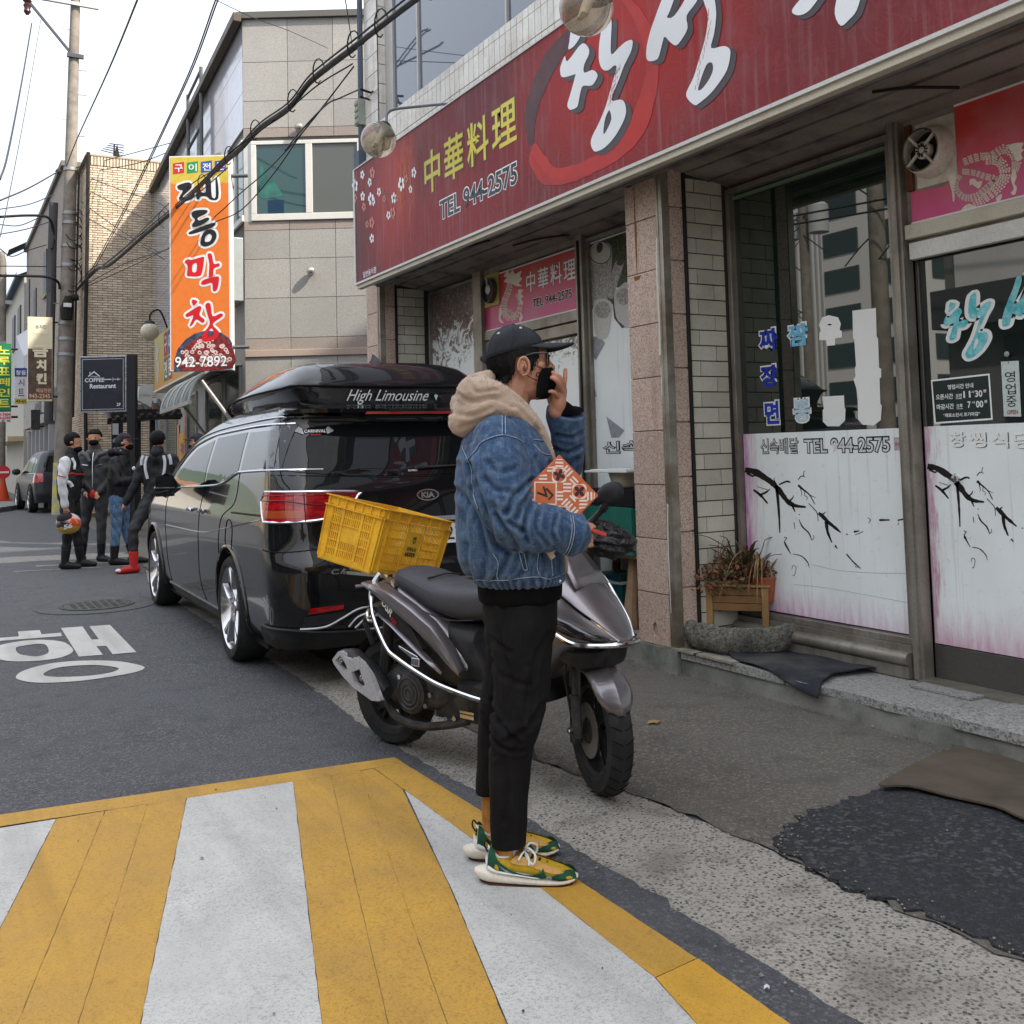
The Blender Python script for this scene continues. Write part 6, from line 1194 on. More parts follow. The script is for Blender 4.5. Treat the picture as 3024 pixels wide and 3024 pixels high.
M_ORL = mat('amber_lens',(.40,.07,.02),.1,fine=0,coat=1.0);M_SIL = mat('alloy',(.55,.55,.56),.18,1,fine=.05,world=False)
def wheel(parent,c,R_,rr,wd,sx,lab=None,spokes=5,m_sp=None,tread=True):
    """tyre > rim > spokes; axle along local x, outer face toward sx"""
    c = np.array(c,float);ax = (sx,0,0);h = wd/2
    b = MB();b.lathe([(rr*.97,-h*.75),(rr,-h),(R_-.03,-h),(R_-.008,-h*.75),(R_,-h*.4),(R_,h*.4),(R_-.008,h*.75),(R_-.03,h),(rr+.02,h*1.02),(rr,h*.92),(rr*.97,h*.7)],c,ax,48,False)
    ty = part('tyre',b,M_RUB,parent,smooth=True,label=lab)
    b = MB();b.lathe([(rr*.97,-h*.8),(rr*.90,-h*.5),(rr*.88,h*.35),(rr*.95,h*.75),(rr,h*.95),(rr*1.02,h*.9)],c,ax,40,False);rim = part('rim',b,M_SIL,ty,smooth=True)
    b = MB();b.lathe([(0,h*.1),(rr*.9,h*.1)],c,ax,30,False);part('brake_disc',b,mat('wheel_dark',(.02,.02,.02),.7),ty)
    u = np.array([sx,0,0.])
    for k in range(spokes):
        for dd in (-.16,.16):
            a = 2*PI*k/spokes+.3;d0 = np.array([0,math.cos(a),math.sin(a)]);a1 = a+dd*1.15;d1 = np.array([0,math.cos(a1),math.sin(a1)]);e0 = np.cross(u,d0);e1 = np.cross(u,d1);b = MB()
            p0 = c+u*h*.55+d0*rr*.15+e0*rr*.10*np.sign(dd);p1 = c+u*h*.9+d1*rr*.97;w0,w1 = rr*.075,rr*.10
            b.loft([[p0-e0*w0-u*.02,p0+e0*w0-u*.02,p0+e0*w0*.6+u*.008,p0-e0*w0*.6+u*.008],[(p0+p1)/2-e1*w1*.8-u*.03,(p0+p1)/2+e1*w1*.8-u*.03,(p0+p1)/2+e1*w1*.4+u*.012,(p0+p1)/2-e1*w1*.4+u*.012],[p1-e1*w1-u*.03,p1+e1*w1-u*.03,p1+e1*w1*.6+u*.0,p1-e1*w1*.6+u*.0]])
            part('spoke',b,m_sp or M_SIL,rim,smooth=True,angle=25)
    b = MB();b.lathe([(0,h*.72),(rr*.13,h*.70),(rr*.17,h*.55),(rr*.2,h*.2)],c,ax,20);part('hub_cap',b,M_SIL,rim,smooth=True);return ty
VW = [(.2,.90),(.30,.955),(.5,.978),(.78,.99),(.95,.985),(1.08,.962),(1.25,.935),(1.40,.895),(1.52,.855),(1.60,.815),(1.66,.76)]
VR = [(.2,.09),(.34,.015),(.45,0),(.72,.0),(.76,.045),(.82,.07),(1.0,.10),(1.14,.125),(1.2,.16),(1.25,.19),(1.45,.34),(1.56,.43),(1.60,.40),(1.64,.42),(1.66,.48)]
VF = [(.2,4.98),(.4,5.09),(.7,5.11),(.9,5.05),(1.0,4.90),(1.06,4.55),(1.11,4.12),(1.25,3.85),(1.4,3.5),(1.52,3.12),(1.6,2.75),(1.66,2.3)]
VS = Shell(VW,VR,VF,[(.2,.24),(.9,.22),(1.2,.17),(1.6,.16),(1.66,.2)],[(.2,.5),(1.0,.55),(1.1,.40),(1.6,.45)])
van = thing('parked_van','shiny black high-roof minivan parked beside the shop with a black roof box','van',(2.68,5.72,0),R(-1.5))
zs = sorted(set(np.linspace(.22,1.66,40).tolist()))
b = VS.body(zs);bd = part('body',b,[M_VAN,M_DARK],van,smooth=True,angle=40)
cut = MB()
for cy in (1.19,4.28):
    for sx in (-1,1):cut.lathe([(0,0),(.405,0),(.405,.34),(0,.34)],(sx*1.05,cy,.345),(-sx,0,0),40)
cm = mesh_of('cutter',cut,[M_VAN,M_DARK]);
for p in cm.polygons:p.material_index = 1
co_ = bpy.data.objects.new('cutter',cm);COL.objects.link(co_);co_.matrix_world = Matrix.Translation((2.68,5.72,0)) @ Matrix.Rotation(R(-1.5),4,'Z')
bpy.context.view_layer.update();boolean_cut(bd,co_);bd.data.shade_smooth();bd.data.set_sharp_from_angle(angle=R(40))
V = lambda n,b,m,par=None,**k:part(n,b,m,par or van,**k)
b = MB();b.box(-.88,.88,.6,4.7,.16,.235);V('underbody',b,M_DARK)
# wheels
for cy in (1.19,4.28):
    for sx in (-1,1):wheel(van,(sx*.875,cy,.352),.352,.268,.225,sx)
# arch lips
for cy in (1.19,4.28):
    b = MB();P = [VS.side(cy+.415*math.cos(a),.345+.415*math.sin(a),.004) for a in np.linspace(-.25,PI+.25,30)];b.tube(P,.012,6);b.tube([(-x,y,z) for x,y,z in P],.012,6);V('wheel_arch_lip',b,M_VAN,smooth=True)
# side glass
sd_ = VS.side;rd = VS.rear
gl = [('front_side_window',[(3.44,1.125),(3.05,1.31),(2.68,1.425),(2.12,1.485),(2.14,1.16)],M_CGL),('sliding_door_window',[(2.07,1.158),(2.04,1.497),(1.14,1.515),(1.10,1.262),(1.20,1.245),(1.5,1.19)],M_CGL),('quarter_window',[(1.03,1.265),(1.06,1.51),(.44,1.51),(.30,1.285)],M_CGL2)]
for nm,p,m in gl:
    b = drape(p,sd_,.004,.06,mirror=False);V(nm,b,m,smooth=True,angle=0)
    b = drape([(u,z) for u,z in p],lambda u,z,o:(-sd_(u,z,o)[0],*sd_(u,z,o)[1:]),.004,.06);V(nm,b,m,smooth=True,angle=0)
b = drape([(3.62,1.115),(3.1,1.345),(2.7,1.452),(2.1,1.512),(1.1,1.535),(.40,1.535),(.25,1.275),(1.02,1.255),(1.12,1.25),(1.5,1.178),(2.1,1.148),(3.4,1.105)],sd_,.002,.06,mirror=True);V('window_surround',b,mat('gloss_black',(.006,.006,.007),.08,fine=0,coat=1.0),smooth=True,angle=0)
b = drape_line([(3.62,1.098),(2.9,1.12),(2.1,1.142),(1.55,1.168),(1.15,1.24),(.95,1.252),(.3,1.265),(-.02,1.262)],sd_,.007,.006,mirror=True)
drape_line([(3.62,1.125),(3.1,1.355),(2.7,1.462),(2.1,1.522),(1.1,1.545),(.38,1.545)],sd_,.009,.004,mirror=True,mb=b);drape_line([(3.66,1.125),(3.2,1.37),(2.75,1.50),(2.1,1.56),(1.1,1.585),(.4,1.59)],sd_,.005,.006,mirror=True,mb=b);V('chrome_window_trim',b,M_CHR,smooth=True)
# panel gaps
mGap = mat('panel_gap',(.003,.003,.003),.8,fine=0);b = MB()
for L_ in ([(2.12,1.15),(2.14,1.0),(2.19,.75),(2.20,.45),(2.10,.33),(1.98,.262)],[(1.05,1.25),(1.08,1.05),(1.42,.92),(1.50,.62),(1.52,.4),(1.55,.27)],[(3.55,1.10),(3.62,.9),(3.60,.5),(3.50,.27)],[(3.50,.265),(2.5,.255),(1.56,.255)],[(-.12,1.26),(.05,1.262),(.25,1.27)],[(.24,1.28),(.36,1.54)]):
    drape_line(L_,sd_,.0045,-.001,mirror=True,mb=b)
V('panel_gaps',b,mGap,smooth=True)
b = MB();drape_line([(3.6,.78),(2.14,.80),(1.5,.85),(.35,.97)],sd_,.004,.0,mirror=True,mb=b);V('body_crease',b,M_VAN,smooth=True)
b = drape_line([(1.12,.985),(.55,.992),(.12,1.0)],sd_,.007,-.002,mirror=True);V('sliding_rail_slot',b,M_DARK,smooth=True)
b = MB()
for u0 in (2.32,1.92):
    for m_ in (0,1):
        b = drape_line([(u0,.955),(u0+.09,.965),(u0+.19,.955)],(lambda u,z,o:(-sd_(u,z,o)[0],*sd_(u,z,o)[1:])) if m_ else sd_,.014,.022);V('door_handle',b,M_CHR,smooth=True)
b = drape_line([(1.09,.72),(1.07,.90),(1.21,.93),(1.27,.80),(1.20,.72),(1.09,.72)],sd_,.003,.001,3);V('fuel_flap',b,mGap,smooth=True)
b = drape([(3.55,.275),(3.52,.20),(1.62,.20),(1.58,.275)],sd_,.012,.08,mirror=True);V('sill',b,M_GPL);b = drape_line([(3.54,.29),(1.60,.29)],sd_,.012,.01,mirror=True);V('sill_trim',b,M_GPL,smooth=True)
# door mirrors
for sx in (-1,1):
    b = MB();b.loft([[(sx*(x0+.02),y0-.47,z0) for x0,y0,z0 in r_] for r_ in ([(.96,3.28,1.13),(1.02,3.26,1.13),(1.02,3.24,1.10),(.96,3.26,1.10)],[(1.02,3.22,1.19),(1.10,3.20,1.20),(1.10,3.16,1.07),(1.02,3.18,1.07)],[(1.03,3.16,1.28),(1.24,3.10,1.26),(1.25,3.04,1.02),(1.03,3.08,1.02)],[(1.06,3.30,1.22),(1.18,3.28,1.20),(1.18,3.26,1.07),(1.06,3.28,1.07)])]);V('door_mirror',b,M_VAN,smooth=True,sub=1)
    b = MB();b.add([(sx*(1.09),2.58,1.06),(sx*1.235,2.56,1.06),(sx*1.235,2.57,1.22),(sx*1.09,2.60,1.22)],[(0,1,2,3)]);V('mirror_glass',b,M_CGL)
    b = MB();b.tube([(sx*1.09,2.575,1.125),(sx*1.245,2.56,1.13)],.008,5);V('mirror_trim',b,M_CHR)
# rear
b = drape([(-.90,1.262),(-.845,1.545),(-.80,1.585),(-.3,1.592),(.3,1.592),(.80,1.585),(.845,1.545),(.90,1.262),(.55,1.225),(.2,1.21),(-.2,1.21),(-.55,1.225)],rd,.004,.05);V('rear_window',b,M_CGL,smooth=True,angle=0)
b = MB();
for L_ in ([(-.98,1.235),(-.55,1.218),(-.2,1.20),(.2,1.20),(.55,1.218),(.98,1.235)],[(-.86,1.13),(-.70,.95),(-.70,.80),(-.62,.62),(-.5,.55),(.5,.55),(.62,.62),(.70,.80),(.70,.95),(.86,1.13)],[(-.86,1.15),(-.90,1.25),(-.84,1.57)],[(.86,1.15),(.90,1.25),(.84,1.57)],[(-1.12,.80),(-.95,.79),(-.72,.80)],[(1.12,.80),(.95,.79),(.72,.80)]):drape_line(L_,rd,.004,-.001,mb=b)
V('panel_gaps',b,mGap,smooth=True)
b = MB();b.loft([[(x,rd(x,1.60)[1]-.10*(1-abs(x/.86)**3)+d,zz_) for x in np.linspace(-.80,.80,20)] for d,zz_ in ((.14,1.655),(-.005,1.632),(.0,1.61),(.09,1.592))],False,False);V('tailgate_spoiler',b,M_VAN,smooth=True,solid=.004)
b = drape([(-.33,1.585),(.33,1.585),(.32,1.600),(-.32,1.600)],lambda x,z,o:(rd(x,z)[0],rd(x,1.60)[1]-.105*(1-abs(x/.86)**3)-o,z+.012),.004,.05);V('high_brake_light',b,M_RED)
# rear lamps
for sx in (-1,1):
    f = rd if sx < 0 else (lambda x,z,o:(-rd(x,z,o)[0],*rd(x,z,o)[1:]))
    P = [(-1.12,1.08),(-1.07,1.125),(-1.0,1.138),(-.48,1.125),(-.455,1.10),(-.50,1.045),(-.55,1.00),(-.72,.965),(-1.03,.962),(-1.06,.975)]
    b = drape(P,f,.014,.03);tl = V('tail_light',b,M_RED,smooth=True,angle=0)
    b = drape([(-1.08,1.03),(-.80,1.03),(-.80,.985),(-1.05,.985)],f,.016,.04);V('indicator',b,M_ORL,tl,smooth=True,angle=0)
    b = drape([(-.66,1.022),(-.55,1.022),(-.565,1.0),(-.66,.995)],f,.017,.03);V('reverse_light',b,mat('clear_lens',(.5,.5,.5),.1,fine=.2),tl)
    b = MB();
    for L_ in ([(-1.09,1.105),(-1.0,1.118),(-.5,1.108)],[(-1.10,1.085),(-.9,1.085),(-.72,1.055),(-.52,1.05)],[(-.785,1.13),(-.785,.965)]):drape_line(L_,f,.0035,.016,mb=b)
    V('lamp_ribs',b,mat('dark_red',(.10,.003,.005),.15,fine=0),tl,smooth=True)
    b = drape_line(P+[P[0]],f,.009,.010,4);V('chrome_lamp_frame',b,M_CHR,tl,smooth=True)
    b = drape([(-.80,.440),(-.595,.452),(-.59,.478),(-.79,.472)],f,.006,.05);V('rear_reflector',b,M_RED)
    b = drape([(-.82,.425),(-.58,.438),(-.56,.39),(-.83,.36)],f,.004,.05);V('reflector_recess',b,M_BPL)
    b = MB();
    for L_ in ([(-.84,.355),(-.70,.36),(-.60,.40),(-.50,.445),(-.38,.452)],[(-.56,.345),(-.50,.40),(-.40,.418),(-.3,.42)],[(-.52,.335),(-.44,.39),(-.30,.395)],[(-.52,.335),(-.48,.318),(-.3,.318)]):drape_line(L_,f,.008,.012,mb=b)
    V('exhaust_trim',b,mat('satin_trim',(.30,.30,.31),.3,.8),smooth=True)
b = drape([(-1.25,.345),(-.9,.345),(-.5,.31),(.5,.31),(.9,.345),(1.25,.345),(1.22,.225),(-1.22,.225)],rd,.012,.06);V('lower_bumper',b,M_BPL,smooth=True,angle=0)
b = drape_line([(-1.2,.35),(-.9,.35),(-.5,.315),(.5,.315),(.9,.35),(1.2,.35)],rd,.009,.014);V('bumper_trim',b,M_BPL,smooth=True)
b = drape_line([(-.52,.575),(0,.57),(.52,.575)],rd,.012,.0);V('bumper_edge',b,mat('satin_trim',0),smooth=True)
b = drape([(-.36,.952),(.36,.952),(.36,.925),(-.36,.925)],rd,.012,.06);V('chrome_garnish',b,M_CHR)
b = drape([(-.27,.905),(.27,.905),(.27,.785),(-.27,.785)],rd,.006,.06);pl_ = V('number_plate',b,mat('plate_white',(.62,.63,.63),.4,fine=.03));
def rtext(nm,s_,x0,z0,w_,h_,m,bold=.02,off=.009,par=None,skew=0,sp_=1.0):
    V_,F_ = glyphs(s_,bold,sp_);kx = w_/(V_[:,0].max()-V_[:,0].min());kz = h_/(V_[:,1].max()-V_[:,1].min());b = MB()
    b.add([rd(x0+(p[0]-V_[:,0].min())*kx+skew*(p[1]-V_[:,1].min())*kz,z0+(p[1]-V_[:,1].min())*kz,off) for p in V_],F_);return V(nm,b,m,par)
rtext('plate_number','322',.035,.805,.185,.085,M_BLK,.0,.009,pl_)
b = MB();fE = lambda r1,r2,o:[rd(r1*math.cos(a),1.085+r2*math.sin(a),o) for a in np.linspace(0,2*PI,33)]
b.add(fE(.075,.036,.012)+fE(.0655,.029,.012),[(i,i+1,34+i,33+i) for i in range(32)]);lg = V('badge',b,M_CHR);b = MB();b.add(fE(.066,.030,.010)[:-1],[tuple(range(32))]);V('badge_field',b,mat('badge_black',(.01,.01,.01),.2,fine=0),lg)
rtext('badge_letters','KIA',-.045,1.067,.09,.036,M_CHR,.05,.014,lg)
rtext('model_lettering','CARNIVAL',-.665,.655,.38,.030,M_CHR,.02,.008,None,0,1.15)
st_ = rtext('window_sticker','CARNIVAL',-.705,1.487,.14,.02,M_WPR,.03,.012,None,.25)
b = MB()
for sx in (-1,1):
    for i in range(5):
        x0 = -.635+sx*.075;b.add([rd(x0,1.478+.007*i,.012),rd(x0+sx*(.045-.006*i),1.498+.006*i,.012),rd(x0+sx*(.045-.006*i),1.502+.006*i,.012),rd(x0,1.483+.007*i,.012)],[(0,1,2,3)])
V('sticker_wings',b,M_WPR,st_);rtext('sticker_line','limited',-.665,1.470,.06,.012,mat('sticker_red',(.5,.02,.02),.4),.03,.012,st_)
rtext('maker_sticker','RAYNO',-.10,1.232,.06,.012,M_WPR,.02,.012)
# roof box
st_y = [(.66,.66,1.80,1.82,.64),(.69,.69,1.80,1.85,.58),(.80,.72,1.79,1.965,.57),(1.0,.75,1.785,1.985,.57),(1.35,.77,1.78,1.985,.57),(1.75,.77,1.77,1.955,.55),(2.1,.75,1.76,1.90,.51),(2.45,.70,1.74,1.83,.45),(2.75,.62,1.715,1.76,.38),(2.95,.50,1.69,1.70,.32)]
def boxring(y,hw,ze,zt,wt,zb):
    half = [(0,zt+.004),(wt*.6,zt+.002),(wt,zt),(hw-.04,ze+(zt-ze)*.35),(hw,ze),(hw-.015,ze-.018),(hw-.09,ze-.075),(hw-.11,zb)]
    return [(-x,y,z) for x,z in half]+[(x,y,z) for x,z in half[::-1][:-1]]
rb = [boxring(y,hw,ze,zt,wt,min(1.60+.04*(y > 2.4),ze-.08)) for y,hw,ze,zt,wt in st_y];b = MB();b.loft(rb);V('roof_box',b,car_paint('roof_box_paint',(.012,.012,.015),.25),smooth=True,angle=0,sub=1)
b = MB();e = [(-(hw+.004),y,ze-.004) for y,hw,ze,zt,wt in st_y];b.tube(e,.008,6);b.tube([(-x,y,z) for x,y,z in e],.008,6);b.tube([(-.66,.655,1.797),(.66,.655,1.797)],.008,6);V('box_seam',b,mGap,smooth=True)
b = MB();b.loft([[(x,y0-.0,z0) for x in np.linspace(-.62,.62,12)] for y0,z0 in ((.675,1.785),(.73,1.765),(.74,1.69),(.60,1.66))],False,False);V('box_rear_skirt',b,M_BPL,smooth=True,solid=.003)
b = MB();V_,F_ = glyphs('High Limousine',.0);kx = .57/(V_[:,0].max()-V_[:,0].min());b.add([(-.335+(p[0]-V_[:,0].min())*kx+.45*p[1]*kx*1.2,.638+.0*(p[1] < .4),1.70+p[1]*kx*1.15) for p in V_],F_);V('box_lettering',b,M_WPR)
b = MB();b.add([(.29,.637,1.735),(.305,.637,1.745),(.32,.637,1.735),(.305,.637,1.70)],[(0,1,2,3)]);V('box_emblem',b,mat('pale_green',(.45,.6,.4),.4,fine=0))
b = MB();b.loft([[(.0,.85,1.97),(-.04,1.05,1.975),(.04,1.05,1.975)],[(.0,.95,2.02),(-.014,1.04,2.01),(.014,1.04,2.01)],[(.0,1.03,2.05),(-.003,1.04,2.05),(.003,1.04,2.05)]]);V('shark_fin_antenna',b,M_BPL,smooth=True)
# windscreen (seen only past the sides)
b = MB();b.loft([[(x,VS.g('yf',z)-.0+.01-.18*(abs(x)/.8)**2,z+.006) for x in np.linspace(-.62,.62,10)] for z in np.linspace(1.13,1.60,8)],False,False);V('windscreen',b,M_CGL,smooth=True)
b = MB();b.box(-.6,.6,.0,.02,.0,.0) if False else None
rw = MB();drape_line([(-.05,1.255),(.25,1.262),(.5,1.27)],rd,.007,.02,mb=rw);V('rear_wiper',rw,M_BPL,smooth=True)

def split_lr(o):
    me = o.data;L_ = [p for p in me.polygons if p.center.x < 0];R_ = [p for p in me.polygons if p.center.x >= 0]
    if not L_ or not R_:return
    for F_,nm in ((R_,None),(L_,'same')):
        b = MB();ix = {}
        for p in F_:
            for v in p.vertices:ix.setdefault(v,len(ix))
            b.f.append(tuple(ix[v] for v in p.vertices))
        b.v = [tuple(me.vertices[v].co) for v in ix];b.mi = [0]*len(b.f)
        if nm is None:o2 = part(o.name.split('.')[0],b,me.materials[0],o.parent,smooth=True)
        else:m2 = mesh_of(o.name.split('.')[0],b,me.materials[0],True)
    o.data = m2
def split_all(root,names):
    for o in [q for q in bpy.data.objects if q.parent == root and q.name.split('.')[0] in names]:split_lr(o)
split_all(van,('wheel_arch_lip','window_surround','chrome_window_trim','body_crease','sliding_rail_slot','fuel_flap','sill','sill_trim'))
# ================================================================ PARKED SUV DOWN THE STREET
def far_suv():
    S = Shell([(.25,.86),(.5,.9),(.8,.92),(1.0,.90),(1.35,.80),(1.62,.70),(1.68,.6)],[(.25,.08),(.5,0),(1.0,.05),(1.1,.1),(1.6,.4),(1.68,.5)],[(.25,4.4),(.6,4.5),(.9,4.35),(1.0,3.9),(1.08,3.45),(1.3,3.0),(1.6,2.4),(1.68,2.1)],[(.25,.2),(1.6,.2)],[(.25,.4),(1.6,.4)])
    o = thing('parked_suv','dark grey parked sport utility vehicle behind the utility pole down the street','car',(3.33,30.4,0),R(3));P_ = lambda n,b,m,**k:part(n,b,m,o,**k)
    b = S.body(np.linspace(.28,1.68,24).tolist(),.04,20);P_('body',b,mat('suv_paint',(.016,.018,.026),.35,world=False),smooth=True)
    for cy in (.95,3.55):
        for sx in (-1,1):
            b = MB();b.lathe([(0,0),(.40,0),(.40,.01),(0,.01)],(sx*.925,cy,.40),(sx,0,0),24);P_('wheel_arch',b,M_DARK)
            wheel(o,(sx*.85,cy,.36),.36,.23,.22,sx)
    for nm,p in (('front_side_window',[(3.2,1.08),(2.5,1.48),(2.0,1.52),(2.0,1.08)]),('rear_side_window',[(1.93,1.08),(1.93,1.52),(1.1,1.52),(1.0,1.10)]),('quarter_window',[(.9,1.10),(1.0,1.50),(.6,1.45),(.45,1.15)])):
        b = drape(p,S.side,.006,.1,mirror=True);P_(nm,b,M_CGL,smooth=True,angle=0)
    b = drape([(-.74,1.12),(-.6,1.55),(.6,1.55),(.74,1.12)],S.rear,.006,.1);P_('rear_window',b,M_CGL,smooth=True)
    for f in (S.rear,lambda x,z,o_:(-S.rear(x,z,o_)[0],*S.rear(x,z,o_)[1:])):
        b = drape([(-1.15,.82),(-1.1,1.08),(-.72,1.08),(-.68,.85)],f,.01,.06);P_('tail_light',b,M_RED,smooth=True,angle=0)
    b = drape([(-.3,.75),(.3,.75),(.3,.88),(-.3,.88)],S.rear,.01,.1);P_('number_plate',b,mat('plate_white',0))
    for sx in (-1,1):b = MB();b.ball((sx*1.02,3.05,1.12),.12,10,6,(1,.7,.8));P_('door_mirror',b,M_BPL,smooth=True)
    b = drape_line([(3.3,1.06),(2,1.05),(.4,1.08)],S.side,.012,.008,mirror=True);P_('chrome_window_trim',b,M_CHR,smooth=True);b = MB();b.box(-.12,.12,.55,.62,1.70,1.78);P_('roof_light',b,M_RED);split_all(o,('front_side_window','rear_side_window','quarter_window','chrome_window_trim'))
far_suv()
def far_white(x,y,lab):
    S = Shell([(.3,.8),(.8,.85),(1.3,.75),(1.75,.65)],[(.3,0),(1.75,.15)],[(.3,3.6),(.9,3.5),(1.1,3.1),(1.75,2.5)],[(.3,.2),(1.7,.2)],[(.3,.3),(1.7,.3)]);o = thing('parked_car',lab,'car',(x,y,0))
    b = S.body(np.linspace(.3,1.75,14).tolist(),.03,12);part('body',b,mat('white_paint',(.6,.6,.6),.2,fine=0),o,smooth=True)
    b = drape([(.4,1.1),(.5,1.6),(2.4,1.6),(2.9,1.1)],S.side,.01,.2,mirror=True);part('side_window',b,M_CGL,o);b = drape([(-.6,1.05),(-.55,1.6),(.55,1.6),(.6,1.05)],S.rear,.01,.2);part('rear_window',b,M_CGL,o)
    for cy in (.7,2.8):
        for sx in (-1,1):b = MB();b.lathe([(0,-.1),(.3,-.1),(.3,.05),(0,.05)],(sx*.8,cy,.3),(sx,0,0),16);part('wheel',b,M_RUB,o)
far_white(1.7,62,'small white vehicle far off at the end of the street')
cn = thing('traffic_cone','orange traffic cone with a round red plate at the far left kerb','traffic cone',(2.06,38,.14));b = MB();b.box(-.25,.25,-.25,.25,0,.05);b.lathe([(.2,.05),(.05,.75),(0,.75)],n=16);part('cone_body',b,mat('cone_orange',(.42,.05,.015),.6),cn)
b = MB();b.lathe([(0,-.02),(.22,-.02),(.22,.02),(0,.02)],(0,0,.95),(0,1,0),24);part('round_plate',b,mat('plate_red',(.45,.03,.03),.5),cn);b = MB();b.box(-.17,.17,-.03,-.025,.92,.98);part('plate_bar',b,M_WPR,cn)
# ================================================================ helpers for organic shapes
def evald(o):
    bpy.context.view_layer.update();me = bpy.data.meshes.new_from_object(o.evaluated_get(bpy.context.evaluated_depsgraph_get()));old = o.data;o.modifiers.clear();o.data = me;nm = old.name;bpy.data.meshes.remove(old);me.name = nm;return o
def tb(b,pts,rs,n=12,sq=None,k=0):
    """closed limb with rounded ends; sq=(sx,sy,sz) flattens it about its path"""
    P = smooth_pts(pts,k) if k else [np.array(p,float) for p in pts]
    rr = np.interp(np.linspace(0,1,len(P)),np.linspace(0,1,len(rs)),rs) if hasattr(rs,'__len__') else [rs]*len(P)
    b.tube(P,list(rr),n);b.ball(P[0],rr[0],n,8);b.ball(P[-1],rr[-1],n,8)
def fuse(name,mb,m,parent,voxel=.006,smooth=4,fac=.5,disp=None,lo=None):
    o = part(name,mb,m,parent);r_ = o.modifiers.new('r','REMESH');r_.mode = 'VOXEL';r_.voxel_size = voxel
    if smooth:s_ = o.modifiers.new('s','SMOOTH');s_.iterations = smooth;s_.factor = fac
    evald(o);me = o.data
    if disp:
        n = len(me.vertices);co = np.empty(n*3);me.vertices.foreach_get('co',co);co = co.reshape(-1,3);no = np.empty(n*3);me.vertices.foreach_get('normal',no);no = no.reshape(-1,3)
        co = co+no*disp(co,no)[:,None];me.vertices.foreach_set('co',co.ravel());me.update()
    me.shade_smooth();return o
def pip(P,poly):
    x,y = P[:,0],P[:,1];ins = np.zeros(len(P),bool);n = len(poly)
    for i in range(n):
        x0,y0 = poly[i];x1,y1 = poly[(i+1) % n];c = ((y0 > y) != (y1 > y)) & (x < (x1-x0)*(y-y0)/((y1-y0)+1e-12)+x0);ins ^= c
    return ins
def folds(strokes):
    """each stroke: polyline in (x,z), width, depth, side(-1 camera side, 1 far, 0 both)"""
    def f(co,no):
        d = np.zeros(len(co))
        for pts,w_,dp,sd_ in strokes:
            q = np.array([p for p in smooth_pts([(a,c) for a,c in pts],5)]);best = np.full(len(co),9.)
            for i in range(len(q)-1):
                a,c = q[i],q[i+1];ab = c-a;t = np.clip(((co[:,[0,2]]-a)@ab)/(ab@ab+1e-12),0,1);pr_ = a+t[:,None]*ab;best = np.minimum(best,np.linalg.norm(co[:,[0,2]]-pr_,axis=1))
            g_ = np.exp(-(best/w_)**2)*dp-np.exp(-((best-w_*1.7)/w_)**2)*dp*.35
            if sd_:g_ = g_*(1/(1+np.exp(-co[:,1]*sd_*90-no[:,1]*sd_*4)))
            d += g_
        return d
    return f
def onto(o,pts,r_,name,m,parent,side=-1,k=5,lift=.0015,mb=None,n=5,dirv=None):
    """a seam or strap lying on the surface of o, drawn from (x,z) points seen from one side"""
    me = o.data;key = me.name
    if key not in BV:BV[key] = BVHTree.FromPolygons([v.co for v in me.vertices],[p.vertices for p in me.polygons])
    P = [];
    for p in smooth_pts(pts,k):
        h = BV[key].ray_cast(Vector((p[0],side*2,p[1])),Vector((0,-side,0)))
        if h[0] is not None:P.append(np.array(h[0])+np.array(h[1])*lift)
    b = mb or MB()
    if len(P) > 1:b.tube(P,r_,n)
    if mb is None and b.v:return part(name,b,m,parent,smooth=True)
    return b
BV = {}
# ================================================================ SCOOTER
sc = thing('motor_scooter','dark metallic grey motor scooter with chrome guard rails parked behind the standing man','scooter',(1.879,4.564,0),math.atan2(-.94514,.32665))
S3 = lambda u,z,n=0:(u,-n,z)
def SF(u,z,n=0):return S3(u if u < .98 else .98+.745*(u-.98),z,n)   # front end, shortened to its true length
def SH(u,z,n=0):
    c,s_ = math.cos(R(32)),math.sin(R(32));du = u-1.13;return S3(.985+du*c-n*s_,z,du*s_+n*c)   # handlebar turned with the wheel
def Sp(n_,b,m,par=None,**k):return part(n_,b,m,par or sc,**k)
t = NT('scooter_paint');co = t.co(False);t.set(col=t.mix(t.rng(t.noise(co,5,5),.35,.7),(.20,.18,.19),(.25,.23,.24)),rough=.33,metal=.7,coat=.7,crough=.06);t.bump(t.noise(co,4,2),.04,.02);M_SCP = t.m
M_SBL = mat('scooter_black',(.014,.014,.016),.42,c2=(.03,.029,.029),ns=9,world=False,dirt=(.08,.075,.065),ds=7,damt=.35);M_SEAT = mat('seat_vinyl',(.055,.056,.064),.5,c2=(.06,.06,.066),ns=5,world=False,bump=.2,bs=300);M_ENG = mat('engine_black',(.02,.02,.02),.6,.2,c2=(.05,.048,.045),ns=12,world=False,dirt=(.12,.10,.08),ds=12,damt=.6)
def loftS(st,n=16,pw=2.6,F=None):
    F = F or S3
    """stations (u, zlo, zhi, halfwidth): superellipse sections"""
    rings = []
    for u,zl,zh,hw in st:
        r_ = []
        for j in range(n):
            a = 2*PI*j/n;c,s_ = math.cos(a),math.sin(a);r_.append(F(u,(zl+zh)/2+(zh-zl)/2*math.copysign(abs(s_)**(2/pw),s_),hw*math.copysign(abs(c)**(2/pw),c)))
        rings.append(r_)
    return rings
